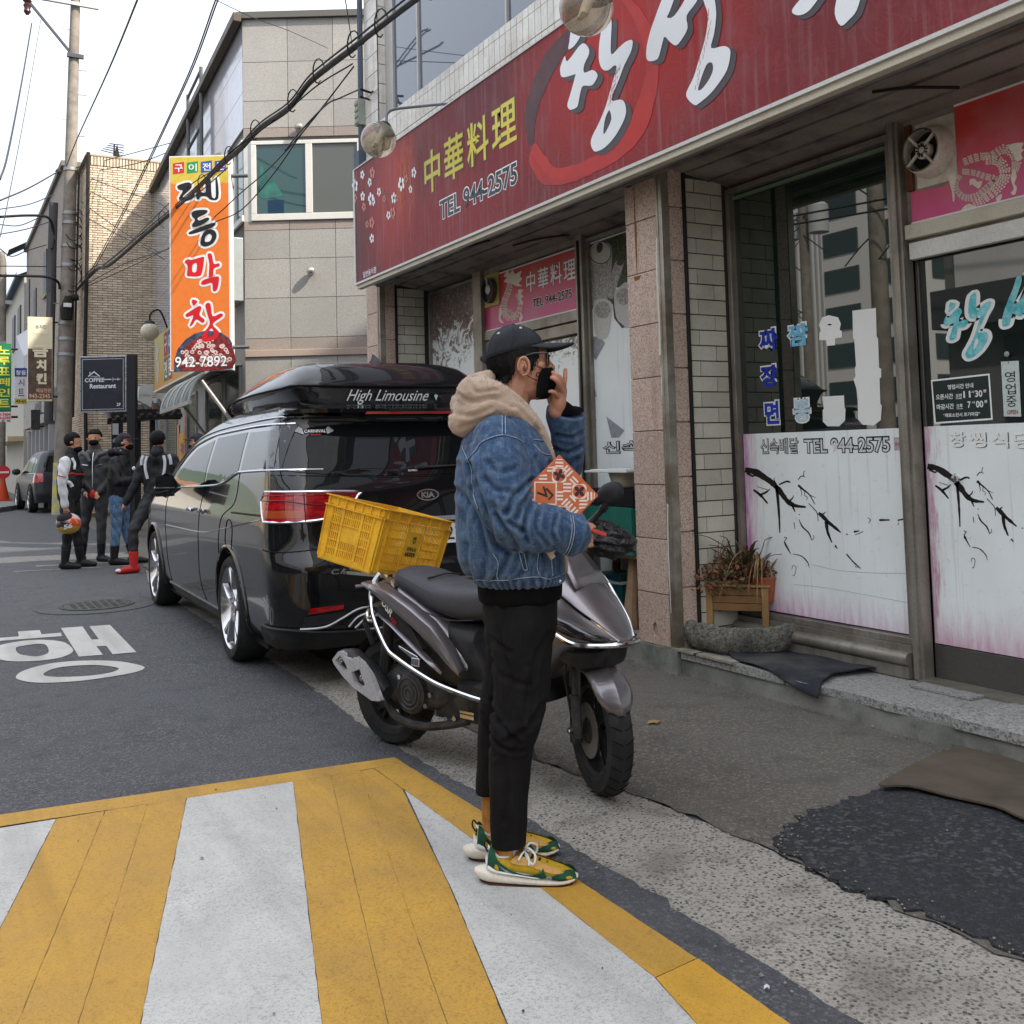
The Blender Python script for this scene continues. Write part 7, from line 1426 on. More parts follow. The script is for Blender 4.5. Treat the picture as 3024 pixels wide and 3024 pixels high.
b = MB();b.loft(loftS([(.02,.70,.765,.05),(.06,.665,.79,.10),(.15,.60,.775,.145),(.27,.535,.745,.165),(.40,.47,.70,.17),(.52,.42,.62,.165),(.62,.40,.50,.15),(.66,.40,.44,.12)]));Sp('tail_body',b,M_SCP,smooth=True,sub=1)
for sd_ in (1,-1):
    f = lambda a,c,d=0:S3(a,c,sd_*(.150+d+.02*math.sin(max(0,min(1,(a-.03)/.6))*PI)))
    b = MB();b.prism([tuple(p) for p in smooth_pts([(.12,.655),(.25,.655),(.36,.60),(.42,.53),(.44,.50),(.36,.53),(.24,.59),(.16,.615)],3,True)],f,0,.028);Sp('side_panel_recess',b,M_SBL,bevel=.006)
    b = MB();b.loft([[f(a,c+dz*h_,w_*.9+(.022 if w_ else 0)) for dz,w_ in ((1,0),(.6,.02),(0,.028),(-.6,.02),(-1,0))] for a,c,h_ in ((.05,.755,.01),(.14,.735,.03),(.26,.69,.045),(.38,.635,.05),(.50,.565,.055),(.60,.475,.045),(.655,.42,.012))],False,False);Sp('side_blade_panel',b,M_SCP,smooth=True,solid=.004)
    b = MB();b.loft([[f(a,c+dz*h_,w_*.9+.02) for dz,w_ in ((1,0),(0,.02),(-1,0))] for a,c,h_ in ((.15,.63,.006),(.25,.585,.018),(.36,.52,.022),(.47,.455,.02),(.55,.41,.006))],False,False);Sp('lower_blade_panel',b,M_SCP,smooth=True,solid=.004)
b = MB();b.loft(loftS([(.135,.745,.80,.06),(.16,.73,.822,.10),(.21,.715,.83,.125),(.30,.69,.815,.14),(.38,.655,.79,.15),(.48,.625,.775,.15),(.58,.61,.77,.14),(.66,.615,.77,.125),(.72,.64,.765,.10),(.75,.67,.74,.06)],18,2.8));Sp('seat',b,M_SEAT,smooth=True,sub=1)
b = MB();b.tube([S3(.385,.79,.10),S3(.40,.802,.0),S3(.385,.79,-.10)],.004,5);b.tube([S3(*p) for p in smooth_pts([(.17,.745,.125),(.3,.70,.148),(.42,.655,.156),(.55,.63,.15),(.68,.635,.125)],4)],.003,5);Sp('seat_seam',b,M_SBL,smooth=True)
b = MB();b.loft(loftS([(.40,.34,.64,.14),(.55,.32,.62,.145),(.66,.31,.60,.12),(.72,.30,.42,.11),(.74,.30,.40,.12)],16,3));b.loft(loftS([(.60,.30,.385,.15),(.75,.295,.385,.165),(.92,.30,.39,.16),(1.02,.33,.45,.13)],16,4));Sp('under_seat_and_floor',b,M_SBL,smooth=True)
b = MB();b.loft(loftS([(.98,.38,.84,.15),(1.02,.40,.90,.18),(1.08,.45,.90,.195),(1.16,.50,.88,.195),(1.25,.545,.84,.18),(1.34,.565,.785,.15),(1.42,.575,.72,.115),(1.49,.585,.655,.07),(1.53,.59,.61,.02)],18,2.4,SF));Sp('front_cowl',b,M_SCP,smooth=True,sub=1)
b = MB();b.loft(loftS([(.955,.38,.70,.12),(.97,.37,.86,.17),(1.0,.36,.88,.18),(1.03,.40,.86,.17)],16,3,SF));b.loft(loftS([(1.20,.50,.57,.12),(1.32,.475,.575,.12),(1.42,.50,.58,.09),(1.46,.55,.59,.06)],14,3,SF));Sp('inner_shield_and_beak',b,M_SBL,smooth=True)
for sd_ in (1,-1):
    b = MB();b.loft([[SF(a,c+dz*h_,sd_*(w0+w_)) for dz,w_ in ((1,-.01),(.3,.006),(-.3,.006),(-1,-.005))] for a,c,h_,w0 in ((1.14,.70,.015,.197),(1.22,.685,.03,.193),(1.32,.655,.03,.165),(1.42,.625,.018,.122),(1.48,.61,.005,.085))],False,False);Sp('headlight_lens',b,mat('dark_lens',(.02,.02,.022),.06,fine=0,coat=1.0),smooth=True,solid=.003)
    b = MB();b.tube([SF(*p) for p in smooth_pts([(1.10,.86,sd_*.165),(1.2,.815,sd_*.178),(1.33,.73,sd_*.14),(1.43,.67,sd_*.10),(1.51,.61,sd_*.05)],4)],.006,6);Sp('chrome_strip',b,M_CHR,smooth=True)
b = MB();b.loft([[SF(a,c,w_) for w_ in (-hw,-hw*.5,0,hw*.5,hw)] for a,c,hw in ((1.30,.80,.11),(1.24,.86,.10),(1.19,.915,.08),(1.16,.945,.05))],False,False);Sp('fly_screen',b,M_SCP,smooth=True,solid=.004)
# guard rails
for sd_ in (1,-1):
    b = MB();b.tube([SF(*p) for p in smooth_pts([(.10,.80,sd_*.13),(.085,.74,sd_*.165),(.12,.655,sd_*.20),(.165,.585,sd_*.215),(.24,.49,sd_*.22),(.30,.455,sd_*.22),(.45,.402,sd_*.22),(.60,.365,sd_*.22),(.85,.338,sd_*.215),(1.0,.37,sd_*.21),(1.10,.53,sd_*.215),(1.19,.655,sd_*.22),(1.25,.648,sd_*.215),(1.34,.607,sd_*.18),(1.45,.598,sd_*.13),(1.535,.597,sd_*.05),(1.55,.596,0)],5)],.0105,8);Sp('guard_rail',b,M_CHR,smooth=True)
    b = MB();b.tube([S3(*p) for p in smooth_pts([(.16,.60,sd_*.215),(.105,.60,sd_*.205),(.055,.635,sd_*.16),(.05,.655,sd_*.08),(.05,.655,0)],5)],.009,8);Sp('rear_rail_loop',b,M_CHR,smooth=True)
# carrier
b = MB();b.box(-.20,.12,-.10,-.07,.775,.79);b.box(-.20,.12,.07,.10,.775,.79);b.box(-.20,-.17,-.10,.10,.775,.79);b.tube([S3(.05,.74,.08),S3(.14,.77,.09),S3(.2,.755,.12)],.012,6);b.loft([[S3(a,c,n_) for n_ in (.09,.13)] for a,c in ((.06,.80),(.14,.775),(.22,.725),(.28,.695))],False,False);Sp('rear_carrier',b,M_SIL,smooth=True)
# wheels
def swheel(c,yawd,fr):
    M = Matrix.Translation(c) @ Matrix.Rotation(R(yawd),4,'Z');w_ = thing('x','','x');COL.objects.unlink(w_)
    b = MB();Rw,rw,h = .247,.168,.049;b.lathe([(rw,-h*.7),(rw+.02,-h*.95),(Rw-.02,-h*.9),(Rw-.004,-h*.5),(Rw,0),(Rw-.004,h*.5),(Rw-.02,h*.9),(rw+.02,h*.95),(rw,h*.7)],(0,0,0),(0,1,0),44,False);b.xf(M);ty = Sp('tyre',b,M_RUB,smooth=True)
    b = MB()
    for k in range(30):
        a = 2*PI*k/30
        for s_ in (-1,1):
            p = [np.array([math.cos(a+t_*.16)*(Rw+.0005-.010*(t_*2.2)**2),s_*(.006+t_*.075),math.sin(a+t_*.16)*(Rw+.0005-.010*(t_*2.2)**2)]) for t_ in (0,.2,.4,.55)];b.tube(p,[.0016,.002,.002,.001],4)
    b.xf(M);part('tread_grooves',b,mat('groove',(.004,.004,.004),.9,fine=0),ty)
    b = MB();b.lathe([(rw+.003,-h*.75),(rw-.012,-h*.6),(rw-.016,h*.6),(rw+.003,h*.75)],(0,0,0),(0,1,0),36,False);b.xf(M);rim = Sp('rim',b,M_SBL,ty,smooth=True)
    for k in range(5):
        for dd in (-.13,.13):
            a = 2*PI*k/5+dd+.3;d = np.array([math.cos(a),0,math.sin(a)]);e = np.cross(d,(0,1,0));b = MB();b.obox(d*.095,d,e,(0,1,0),(.15,.014,.03));b.xf(M);part('spoke',b,M_SIL if False else M_SBL,rim)
    b = MB();b.lathe([(0,-.05),(.045,-.05),(.05,0),(.045,.05),(0,.05)],(0,0,0),(0,1,0),18);b.xf(M);part('hub',b,M_ENG,rim,smooth=True)
    if fr:
        b = MB();b.lathe([(.05,-.052),(.105,-.052),(.105,-.048),(.05,-.048)],(0,0,0),(0,1,0),30,False);b.xf(M);part('brake_disc',b,mat('disc_steel',(.3,.28,.26),.35,.8),rim)
    return M
MW = swheel((1.235,0,.248),-32,True);MR = swheel((.045,0,.242),0,False)
# front fender and fork (turned with the wheel)
b = MB();rr = .264
b.loft([[np.array([math.cos(a)*(rr-.035*(w_/.075)**2),w_*k_,math.sin(a)*(rr-.035*(w_/.075)**2)]) for w_ in (-.075,-.055,0,.055,.075)] for a,k_ in zip(np.linspace(R(24),R(128),18),[.25,.6,.82,.94]+[1]*14)],False,False);b.xf(MW);Sp('front_fender',b,M_SCP,smooth=True,solid=.004)
for s_ in (-1,1):
    b = MB();b.prism([(-.12,.16),(-.05,.25),(-.005,.26),(-.02,.12),(-.03,.04),(-.06,.04),(-.085,.12)],lambda a,c,d:np.array([a,s_*(.072+d),c]),0,.008);b.xf(MW);Sp('fender_stay',b,M_SCP,bevel=.003)
    b = MB();b.tube([(-.01,s_*.088,-.03),(-.035,s_*.088,.13)],.021,10);b.tube([(-.035,s_*.088,.13),(-.12,s_*.075,.36)],.015,10);b.tube([(-.02,s_*.07,0),(-.02,s_*.12,0)],.014,8);b.xf(MW);Sp('fork_leg',b,M_ENG,smooth=True)
b = MB();b.box(-.11,-.05,-.09,-.06,-.07,.01);b.xf(MW);Sp('brake_caliper',b,M_ENG,bevel=.006)
b = MB();b.tube([(-.02,-.115,0),(-.02,-.127,0)],.010,8);b.xf(MW);Sp('axle_nut',b,M_SIL)
b = MB();b.tube([S3(1.20,.50,.10),S3(1.19,.62,.12),S3(1.13,.45,.08),S3(1.15,.3,.07)],.006,5);b.tube([S3(1.17,.58,.09),S3(1.16,.42,.085)],.005,5);Sp('brake_hose',b,M_SBL,smooth=True)
# engine, belt case, fan, exhaust
b = MB();b.loft(loftS([(-.03,.17,.31,.07),(.05,.16,.36,.11),(.18,.18,.40,.13),(.32,.20,.40,.14),(.44,.21,.36,.13),(.50,.24,.32,.10)],14,3));b.box(.42,.76,-.10,.10,.20,.31);Sp('engine',b,M_ENG,smooth=True,angle=40)
b = MB();b.lathe([(.088,.138),(.088,.158),(.075,.165),(0,.165)],(.32,0,.292),(0,-1,0),28);fn_ = Sp('cooling_fan_cover',b,M_ENG,smooth=True)
for k in range(3):b = MB();b.tube([(.32+(.025+.018*k)*math.cos(a)*(1+.1*a/6),-.168,.292+(.025+.018*k)*math.sin(a)*(1+.1*a/6)) for a in np.linspace(k*2,k*2+5.2,20)],.0035,5);part('fan_ring',b,mat('fan_ring_grey',(.07,.07,.07),.5),fn_,smooth=True)
b = MB();b.tube([S3(*p) for p in smooth_pts([(.12,.235,.12),(.22,.175,.15),(.36,.155,.14),(.5,.175,.12),(.6,.20,.08)],5)],.019,8);Sp('exhaust_pipe',b,M_ENG,smooth=True)
mufo = [(-.113,.446),(-.085,.462),(-.036,.455),(.06,.425),(.132,.385),(.19,.32),(.222,.262),(.165,.256),(.06,.29),(.0,.322),(-.07,.38),(-.106,.41)]
b = MB();b.loft([[S3(-.105,.425,.18)]*12]+[[S3(u,(zl+zh)/2+(zh-zl)/2*math.sin(2*PI*j/12),.18+.055*k_*math.cos(2*PI*j/12)) for j in range(12)] for u,zl,zh,k_ in ((-.10,.40,.445,.7),(-.03,.345,.455,1),(.06,.30,.42,1),(.14,.275,.37,.9),(.20,.262,.31,.5))]);Sp('muffler',b,M_SBL,smooth=True)
f = lambda a,c,d=0:S3(a,c,.232+d)
b = MB();b.prism([(-.108,.405),(-.06,.45),(-.03,.44),(-.025,.425),(.03,.418),(.05,.435),(.10,.415),(.16,.365),(.222,.262),(.165,.256),(.04,.297),(-.03,.335),(-.095,.385)],f,-.01,.014,[[(-.085,.405),(-.05,.43),(-.015,.40),(.0,.375),(-.03,.365),(-.065,.385)],[(.03,.365),(.085,.385),(.10,.355),(.12,.32),(.09,.305),(.045,.32)]]);Sp('muffler_shield',b,mat('silver_plastic',(.62,.62,.63),.28,.55),bevel=.009)
for p in ((-.055,.405),(.09,.345)):b = MB();b.lathe([(.013,0),(.013,.012),(.006,.016),(0,.016)],S3(p[0],p[1],.228),(0,-1,0),12);Sp('shield_bolt',b,M_SIL,smooth=True)
for p in ((.25,.355,.15),(.26,.22,.13),(.41,.25,.145),(.50,.20,.11),(.55,.21,.11),(.44,.30,.145)):b = MB();b.lathe([(.011,0),(.011,.012),(0,.012)],S3(*p),(0,-1,0),10);Sp('engine_bolt',b,M_SIL,smooth=True)
b = MB();b.box(.60,.68,-.135,-.125,.225,.24);b.box(.60,.68,-.135,-.125,.245,.255);Sp('frame_tag',b,M_SIL)
b = MB();b.loft([[S3(a,c+h_,.205),S3(a,c-h_,.205),S3(a,c-h_,.17),S3(a,c+h_,.17)] for a,c,h_ in ((.30,.50,.006),(.38,.47,.012),(.42,.455,.016))]);b.box(.39,.44,-.215,-.17,.43,.465);Sp('passenger_footpeg',b,M_SIL,bevel=.003)
b = MB();b.tube([S3(.0,.46,.09),S3(-.06,.56,.09),S3(-.03,.62,.08)],.012,8);b.loft([[S3(a,c,n_) for n_ in (-.07,0,.07)] for a,c in ((.0,.52),(-.09,.47),(-.15,.40))],False,False);b.tube([S3(.08,.30,.10),S3(.13,.60,.10)],.028,10);Sp('rear_shock_and_hugger',b,M_SBL,smooth=True)
b = MB();b.tube([S3(.62,.22,-.04),S3(.70,.03,-.13),S3(.74,.012,-.15)],.010,6);Sp('side_stand',b,M_ENG,smooth=True);b = MB();b.tube([S3(.86,.24,.02),S3(.94,.09,.05)],.009,6);Sp('centre_stand',b,M_ENG,smooth=True)
# handlebar, mirror, bag-wrapped grip
b = MB();b.tube([SH(*p) for p in smooth_pts([(1.10,.95,-.28),(1.13,1.0,-.12),(1.15,.98,0),(1.13,1.0,.12),(1.12,.98,.24),(1.10,.96,.33)],4)],.012,8);b.loft(loftS([(1.06,.90,.99,.07),(1.12,.88,1.02,.10),(1.19,.90,1.0,.08),(1.23,.93,.96,.03)],14,2.4,SH));Sp('handlebar',b,M_SBL,smooth=True)
for s_ in (1,-1):
    b = MB();b.tube([SH(*p) for p in smooth_pts([(1.14,1.0,s_*.15),(1.16,1.05,s_*.20),(1.18,1.09,s_*.235),(1.19,1.12,s_*.25)],4)],[.012]*8+[.018]*5,8);st2 = Sp('mirror_stem',b,M_SBL,smooth=True)
    b = MB();b.ball((0,0,0),1,18,12,(.022,.062,.045));b.xf(Matrix.Translation(SH(1.20,1.155,s_*.262)) @ Matrix.Rotation(s_*.5-R(32),4,'Z') @ Matrix.Rotation(-.5*s_,4,'X'));part('mirror_head',b,M_SBL,st2,smooth=True)
b = MB();V_,F_ = glyphs('USR',.03);kx = .085/(V_[:,0].max()-V_[:,0].min());cs_,sn_ = math.cos(-.75),math.sin(-.75);b.add([S3(.185+p[0]*kx*cs_-p[1]*kx*.9*sn_,.68+p[0]*kx*sn_+p[1]*kx*.9*cs_,.2) for p in V_],F_);Sp('model_lettering',b,mat('sign_silver_print',0))
b = MB();V_,F_ = glyphs('125',.03);kx = .035/(V_[:,0].max()-V_[:,0].min());b.add([S3(.247+p[0]*kx*cs_-p[1]*kx*.9*sn_,.615+p[0]*kx*sn_+p[1]*kx*.9*cs_,.2015) for p in V_],F_);Sp('model_number',b,mOR)
t = NT('black_bag_plastic');co = t.co(False);t.set(col=(.010,.010,.011),rough=.22,ior=1.5);t.bump(t.noise(co,14,4,.6,2),.9,.02);t.bump(t.voro(co,25),.5,.012);M_BAG = t.m
bag = MB();tb(bag,[SH(1.08,.99,-.17),SH(1.10,.97,-.23),SH(1.12,.95,-.31),SH(1.13,.94,-.36)],[.035,.07,.078,.045]);tb(bag,[SH(1.1,1.02,-.15),SH(1.12,1.02,-.22),SH(1.14,1.0,-.28)],[.02,.035,.03])
bo = fuse('x',bag,M_BAG,None,.007,3,.5,lambda co,no:.006*np.sin(co[:,0]*90+co[:,2]*60)*np.sin(co[:,1]*70+co[:,2]*35)+.004*np.sin(co[:,2]*170+co[:,0]*40));bo.matrix_world = Matrix.Translation((1.879,4.564,0)) @ Matrix.Rotation(math.atan2(-.94514,.32665),4,'Z');bo.name = 'plastic_bag';tag(bo,'glossy black plastic bag wrapped over the scooter handlebar grip','bag')
# crate
CO_ = np.array([1.879,4.564,0])+np.array([.32665,-.94514,0])*.0322-np.array([.94514,.32665,0])*.1313+np.array([0,0,.7946])
def rotv(v):
    return Matrix.Rotation(np.linalg.norm(v),4,Vector(v))
cr_ = thing('plastic_crate','yellow slatted plastic crate tied on the scooter rear rack','crate',tuple(CO_));cr_.rotation_mode = 'QUATERNION';Mx = rotv((.1056,.2453,.1403)) @ Matrix(((.94514,-.32665,0,0),(.32665,.94514,0,0),(0,0,1,0),(0,0,0,1)));cr_.rotation_quaternion = Mx.to_quaternion()
# local axes after taper(): x = across, y = toward the rear, z = up  (the near corner is the origin)
M_CRT = mat('crate_yellow',(.78,.45,.035),.45,c2=(.70,.37,.03),ns=9,world=False,dirt=(.42,.19,.03),ds=10,damt=.35)
W_,L_c,H_ = .365,.53,.305;taper = lambda x,y,z:(L_c/2+(y-L_c/2)*(.95+.05*z/H_),W_/2+(x-W_/2)*(.93+.07*z/H_),z)
def cface(nm,o,du,dv,nrm,Lx,pattern):
    """one side: rim, posts, ribs and slat grid"""
    o,du,nrm = (np.array(a,float) for a in (o,du,nrm));dv = np.array((0,0,1.));P_ = lambda a,c,d:taper(*(o+du*a+dv*c+nrm*d));b = MB()
    def bar(a0,a1,c0,c1,d0=-.004,d1=.004):V = [P_(a,c,d) for a in (a0,a1) for c in (c0,c1) for d in (d0,d1)];b.add(V,[(0,1,3,2),(4,6,7,5),(0,4,5,1),(2,3,7,6),(0,2,6,4),(1,5,7,3)])
    bar(0,Lx,H_-.045,H_-.005,-.003,.002);bar(0,Lx,0,.022);[bar(a,a+.004,H_-.045,H_,0,.013) for a in np.linspace(.02,Lx-.02,7)];bar(-.006,Lx+.006,H_-.052,H_-.047,0,.014);bar(-.008,Lx+.008,H_-.005,H_,-.004,.016)
    for a0,a1 in ((0,.045),(Lx-.045,Lx)):bar(a0,a1,0,H_-.04,-.003,.002)
    for a in (0.0,.043,Lx-.047,Lx-.003):bar(a,a+.004,.01,H_-.045,0,.010)
    xs = pattern;zs_ = np.linspace(.022,H_-.05,7)
    for i in range(len(xs)-1):
        bar(xs[i]-.005,xs[i]+.005,.02,H_-.045,-.003,.006)
        solid = len(xs) == 4 and i == 1
        for k in range(6):
            if solid and k in (2,3,4) and Lx > .4 or (solid and k in (2,3) and Lx < .4):bar(xs[i],xs[i+1],zs_[k],zs_[k+1],-.002,.001);continue
            bar(xs[i],xs[i+1],zs_[k]-.003,zs_[k]+.003,-.003,.005 if k % 2 == 0 else .002)
            n_ = max(3,int((xs[i+1]-xs[i])/.0115));
            for q in range(1,n_):a = xs[i]+(xs[i+1]-xs[i])*q/n_;bar(a-.0032,a+.0032,zs_[k],zs_[k+1],-.002,.001)
    bar(xs[-1]-.005,xs[-1]+.005,.02,H_-.045,-.003,.006)
    return part(nm,b,M_CRT,cr_)
cface('end_panel',(0,0,0),(1,0,0),0,(0,-1,0),W_,[.045,.12,.245,W_-.045]);cface('side_panel',(0,0,0),(0,1,0),0,(-1,0,0),L_c,[.045,.20,.33,L_c-.045]);cface('end_panel',(0,L_c,0),(1,0,0),0,(0,1,0),W_,[.045,.12,.245,W_-.045]);cface('side_panel',(W_,0,0),(0,1,0),0,(1,0,0),L_c,[.045,.20,.33,L_c-.045])
b = MB();V = [taper(x,y,z) for x in (0,W_) for y in (0,L_c) for z in (-.006,.004)];b.add(V,[(0,1,3,2),(4,6,7,5),(0,4,5,1),(2,3,7,6),(0,2,6,4),(1,5,7,3)]);part('crate_floor',b,M_CRT,cr_)
for y in (.155,):
    b = MB();tx = lambda s_,y0,z0,w_,h_,bo:b.text(s_,taper(-.003,y0,z0),(1,0,0),(0,0,1),w_,h_,bo)
    tx('경북능금',.228,.125,.075,.022,.02);tx('농협공판장',.225,.098,.078,.022,.05);b.add([(.265+.013*math.cos(a)*k,-.003,.178+.013*math.sin(a)*k) for a,k in [(q*PI/8,1) for q in range(17)]+[(q*PI/8,.6) for q in range(17)]],[(i,i+1,18+i,17+i) for i in range(16)]);b.add([(.252,-.003,.191),(.278,-.003,.191),(.278,-.003,.196),(.252,-.003,.196)],[(0,1,2,3)]);part('crate_print',b,mat('dark_green_print',(.01,.06,.03),.5,fine=0),cr_)
# ================================================================ THE STANDING MAN
man = thing('person','man in a blue denim jacket and black cap holding a patterned pouch on the crossing','person',(1.646,2.954,0),R(-30))
def Pm(n_,b,m,par=None,**k):return part(n_,b,m,par or man,**k)
t = NT('skin');co = t.co(False);t.set(col=t.mix(t.rng(t.noise(co,12,5),.35,.7),(.50,.245,.15),(.40,.18,.11)),rough=.5,sss=.12);t.b.inputs['Subsurface Radius'].default_value = (.02,.008,.004);t.bump(t.noise(co,220,3),.1,.002);M_SKIN = t.m
def m_denim(name,a,c_,e):
    t = NT(name);co = t.co(False);col = t.mix(t.rng(t.noise(co,9,6,.65),.32,.68),a,c_);col = t.mix(t.math('MULTIPLY',t.rng(t.noise(t.co(False,(1,1,.35)),55,5,.7),.48,.68),.8),col,e)
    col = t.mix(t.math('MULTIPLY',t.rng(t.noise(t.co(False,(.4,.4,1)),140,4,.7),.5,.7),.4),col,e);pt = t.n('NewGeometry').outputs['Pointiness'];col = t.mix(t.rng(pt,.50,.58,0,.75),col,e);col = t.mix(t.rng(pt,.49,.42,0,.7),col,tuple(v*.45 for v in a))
    t.set(col=col,rough=.85,sheen=.1,spec=.15);t.bump(t.noise(t.co(False,(1,1,2.2)),260,3),.35,.002);t.bump(t.noise(co,24,4),.3,.006);return t.m
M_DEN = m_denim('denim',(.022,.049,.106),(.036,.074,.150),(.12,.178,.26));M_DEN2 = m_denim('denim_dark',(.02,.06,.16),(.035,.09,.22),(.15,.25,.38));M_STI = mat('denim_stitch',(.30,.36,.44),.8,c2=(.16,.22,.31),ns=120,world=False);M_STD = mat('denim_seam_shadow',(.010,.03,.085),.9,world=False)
t = NT('fleece');co = t.co(False);t.set(col=t.mix(t.rng(t.noise(co,30,6,.7),.35,.7),(.50,.37,.275),(.40,.29,.21)),rough=.95,sheen=.5,spec=.1);t.bump(t.noise(co,170,5,.7),.9,.004);t.bump(t.noise(co,40,4),.5,.008);M_FLE = t.m
M_BTR = mat('black_trousers',(.0085,.008,.0085),.9,spec=.12,c2=(.013,.0125,.013),ns=6,world=False,bump=.25,bs=160,fine=.2);M_BSH = mat('black_shirt',(.005,.005,.0055),.85,spec=.08,world=False,bump=.25,bs=120);M_CAP = mat('cap_cotton',(.022,.024,.030),.85,c2=(.034,.036,.043),ns=14,world=False,bump=.4,bs=260);M_HAIR = mat('black_hair',(.005,.005,.005),.7,spec=.15,c2=(.014,.012,.012),ns=60,world=False);M_MASK = mat('black_mask',(.006,.006,.007),.8,spec=.1,world=False,bump=.2,bs=90)
# head, neck, hands: one skin mesh with the arms and legs beneath the clothes
b = MB();b.ball((.045,0,1.655),1,22,16,(.090,.074,.100));b.ball((.085,0,1.60),1,20,14,(.062,.062,.085));b.ball((.092,0,1.548),1,16,12,(.052,.050,.040));b.ball((.125,0,1.655),1,12,10,(.022,.05,.03));b.ball((.125,0,1.60),1,12,10,(.028,.046,.05))
tb(b,[(.139,0,1.645),(.150,0,1.625),(.158,0,1.612)],[.008,.011,.013]);tb(b,[(.0,0,1.44),(.02,0,1.50),(.04,0,1.57),(.05,0,1.60)],[.075,.062,.060,.058]);tb(b,[(-.01,0,1.30),(0,0,1.42)],[.11,.085])
for s_ in (-1,1):
    b.ball((.064,s_*.076,1.613),1,12,10,(.020,.012,.031));b.ball((.120,s_*.043,1.618),1,12,8,(.02,.018,.018))
tb(b,[(0,-.15,1.36),(0,-.20,1.24),(.03,-.21,1.12),(.13,-.19,1.09),(.22,-.155,1.075)],[.05,.045,.038,.032,.026]);tb(b,[(0,.15,1.36),(.12,.18,1.27),(.20,.13,1.32),(.195,.04,1.43),(.178,.01,1.468)],[.05,.045,.035,.028,.026])
tb(b,[(.02,0,.9),(0,0,1.3)],[.085,.10])
for s_,x0,x1 in ((-1,.035,-.02),(1,-.03,-.095)):tb(b,[(.02,s_*.08,.88),(x0-.0,s_*.09,.5),(x1+.01,s_*.09,.14)],[.05,.034,.021])
def finger(b,pts,r0,r1):tb(b,pts,[r0,r0*.93,r1,r1*.9],9,k=3)
# raised left hand on the mask
b.ball((.178,-.008,1.50),1,14,10,(.026,.030,.042));tb(b,[(.170,.0,1.468),(.186,-.015,1.535)],[.027,.022])
finger(b,[(.176,-.035,1.515),(.168,-.053,1.523),(.158,-.060,1.530),(.148,-.060,1.530)],.0085,.0075)
finger(b,[(.188,-.036,1.535),(.180,-.057,1.553),(.168,-.066,1.568),(.155,-.064,1.575)],.0095,.008)
finger(b,[(.193,-.028,1.548),(.187,-.050,1.567),(.174,-.062,1.583),(.160,-.058,1.592)],.0098,.0083)
finger(b,[(.196,-.012,1.548),(.200,-.018,1.570),(.2025,-.016,1.588),(.204,-.008,1.603)],.0095,.008)
finger(b,[(.165,.012,1.482),(.152,.012,1.50),(.148,.008,1.515),(.150,.0,1.53)],.011,.0085)
# right hand gripping phone and pouch
b.ball((.235,-.165,1.072),1,12,10,(.022,.020,.030))
for k in range(4):finger(b,[(.232+.003*k,-.182,1.092-.016*k),(.252,-.188,1.092-.016*k),(.262,-.172,1.090-.016*k),(.255,-.155,1.088-.016*k)],.0088,.0075)
finger(b,[(.225,-.155,1.095),(.243,-.150,1.105),(.262,-.150,1.103),(.272,-.152,1.097)],.010,.008)
skin = fuse('body',b,M_SKIN,man,.0036,3,.5)
for s_ in (-1,1):
    e = MB();e.tube([(.066+.018*math.cos(a),s_*(.088+.003*math.sin(a)),1.613+.029*math.sin(a)) for a in np.linspace(-1.9,3.6,20)],[.003]*3+[.0045]*17,6);e.tube([(.062+.010*math.cos(a),s_*.087,1.613+.017*math.sin(a)) for a in np.linspace(-.6,2.6,10)],.003,5);part('ear',e,M_SKIN,man,smooth=True)
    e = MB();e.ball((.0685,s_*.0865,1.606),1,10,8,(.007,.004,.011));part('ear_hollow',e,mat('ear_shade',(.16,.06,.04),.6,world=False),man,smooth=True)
# hair: grown from the skull surface
me = skin.data;co = np.array([v.co[:] for v in me.vertices]);poly = [(-.06,1.655),(-.065,1.60),(-.05,1.575),(-.02,1.563),(.006,1.556),(.026,1.572),(.040,1.605),(.044,1.637),(.062,1.648),(.074,1.640),(.080,1.622),(.087,1.600),(.096,1.598),(.100,1.620),(.110,1.643),(.108,1.689)]
ins = pip(co[:,[0,2]],poly) & (co[:,2] > 1.54);idx = {};hv = [];hf = []
no = np.array([v.normal[:] for v in me.vertices])
for p in me.polygons:
    if all(ins[i] for i in p.vertices):
        for i in p.vertices:
            if i not in idx:idx[i] = len(hv);q = co[i];hv.append(tuple(q+no[i]*(.008+.004*max(0,-q[0]*12))))
        hf.append(tuple(idx[i] for i in p.vertices))
b = MB();b.add(hv,hf);hr = Pm('hair',b,M_HAIR,smooth=True,solid=.010)
st = MB();r_ = random.Random(3)
for i in range(420):
    q = np.array(hv[r_.randrange(len(hv))]);
    if q[2] > 1.67:continue
    c_ = q-np.array([.03,0,1.62]);c_ /= np.linalg.norm(c_)+1e-6;st.tube([q,q+c_*.004+np.array([-.001,0,-.010]),q+c_*.004+np.array([-.002+.004*r_.random(),0,-.022])],[.0012,.001,.0003],3,cap=False)
Pm('hair_strands',st,M_HAIR,kind='stuff')
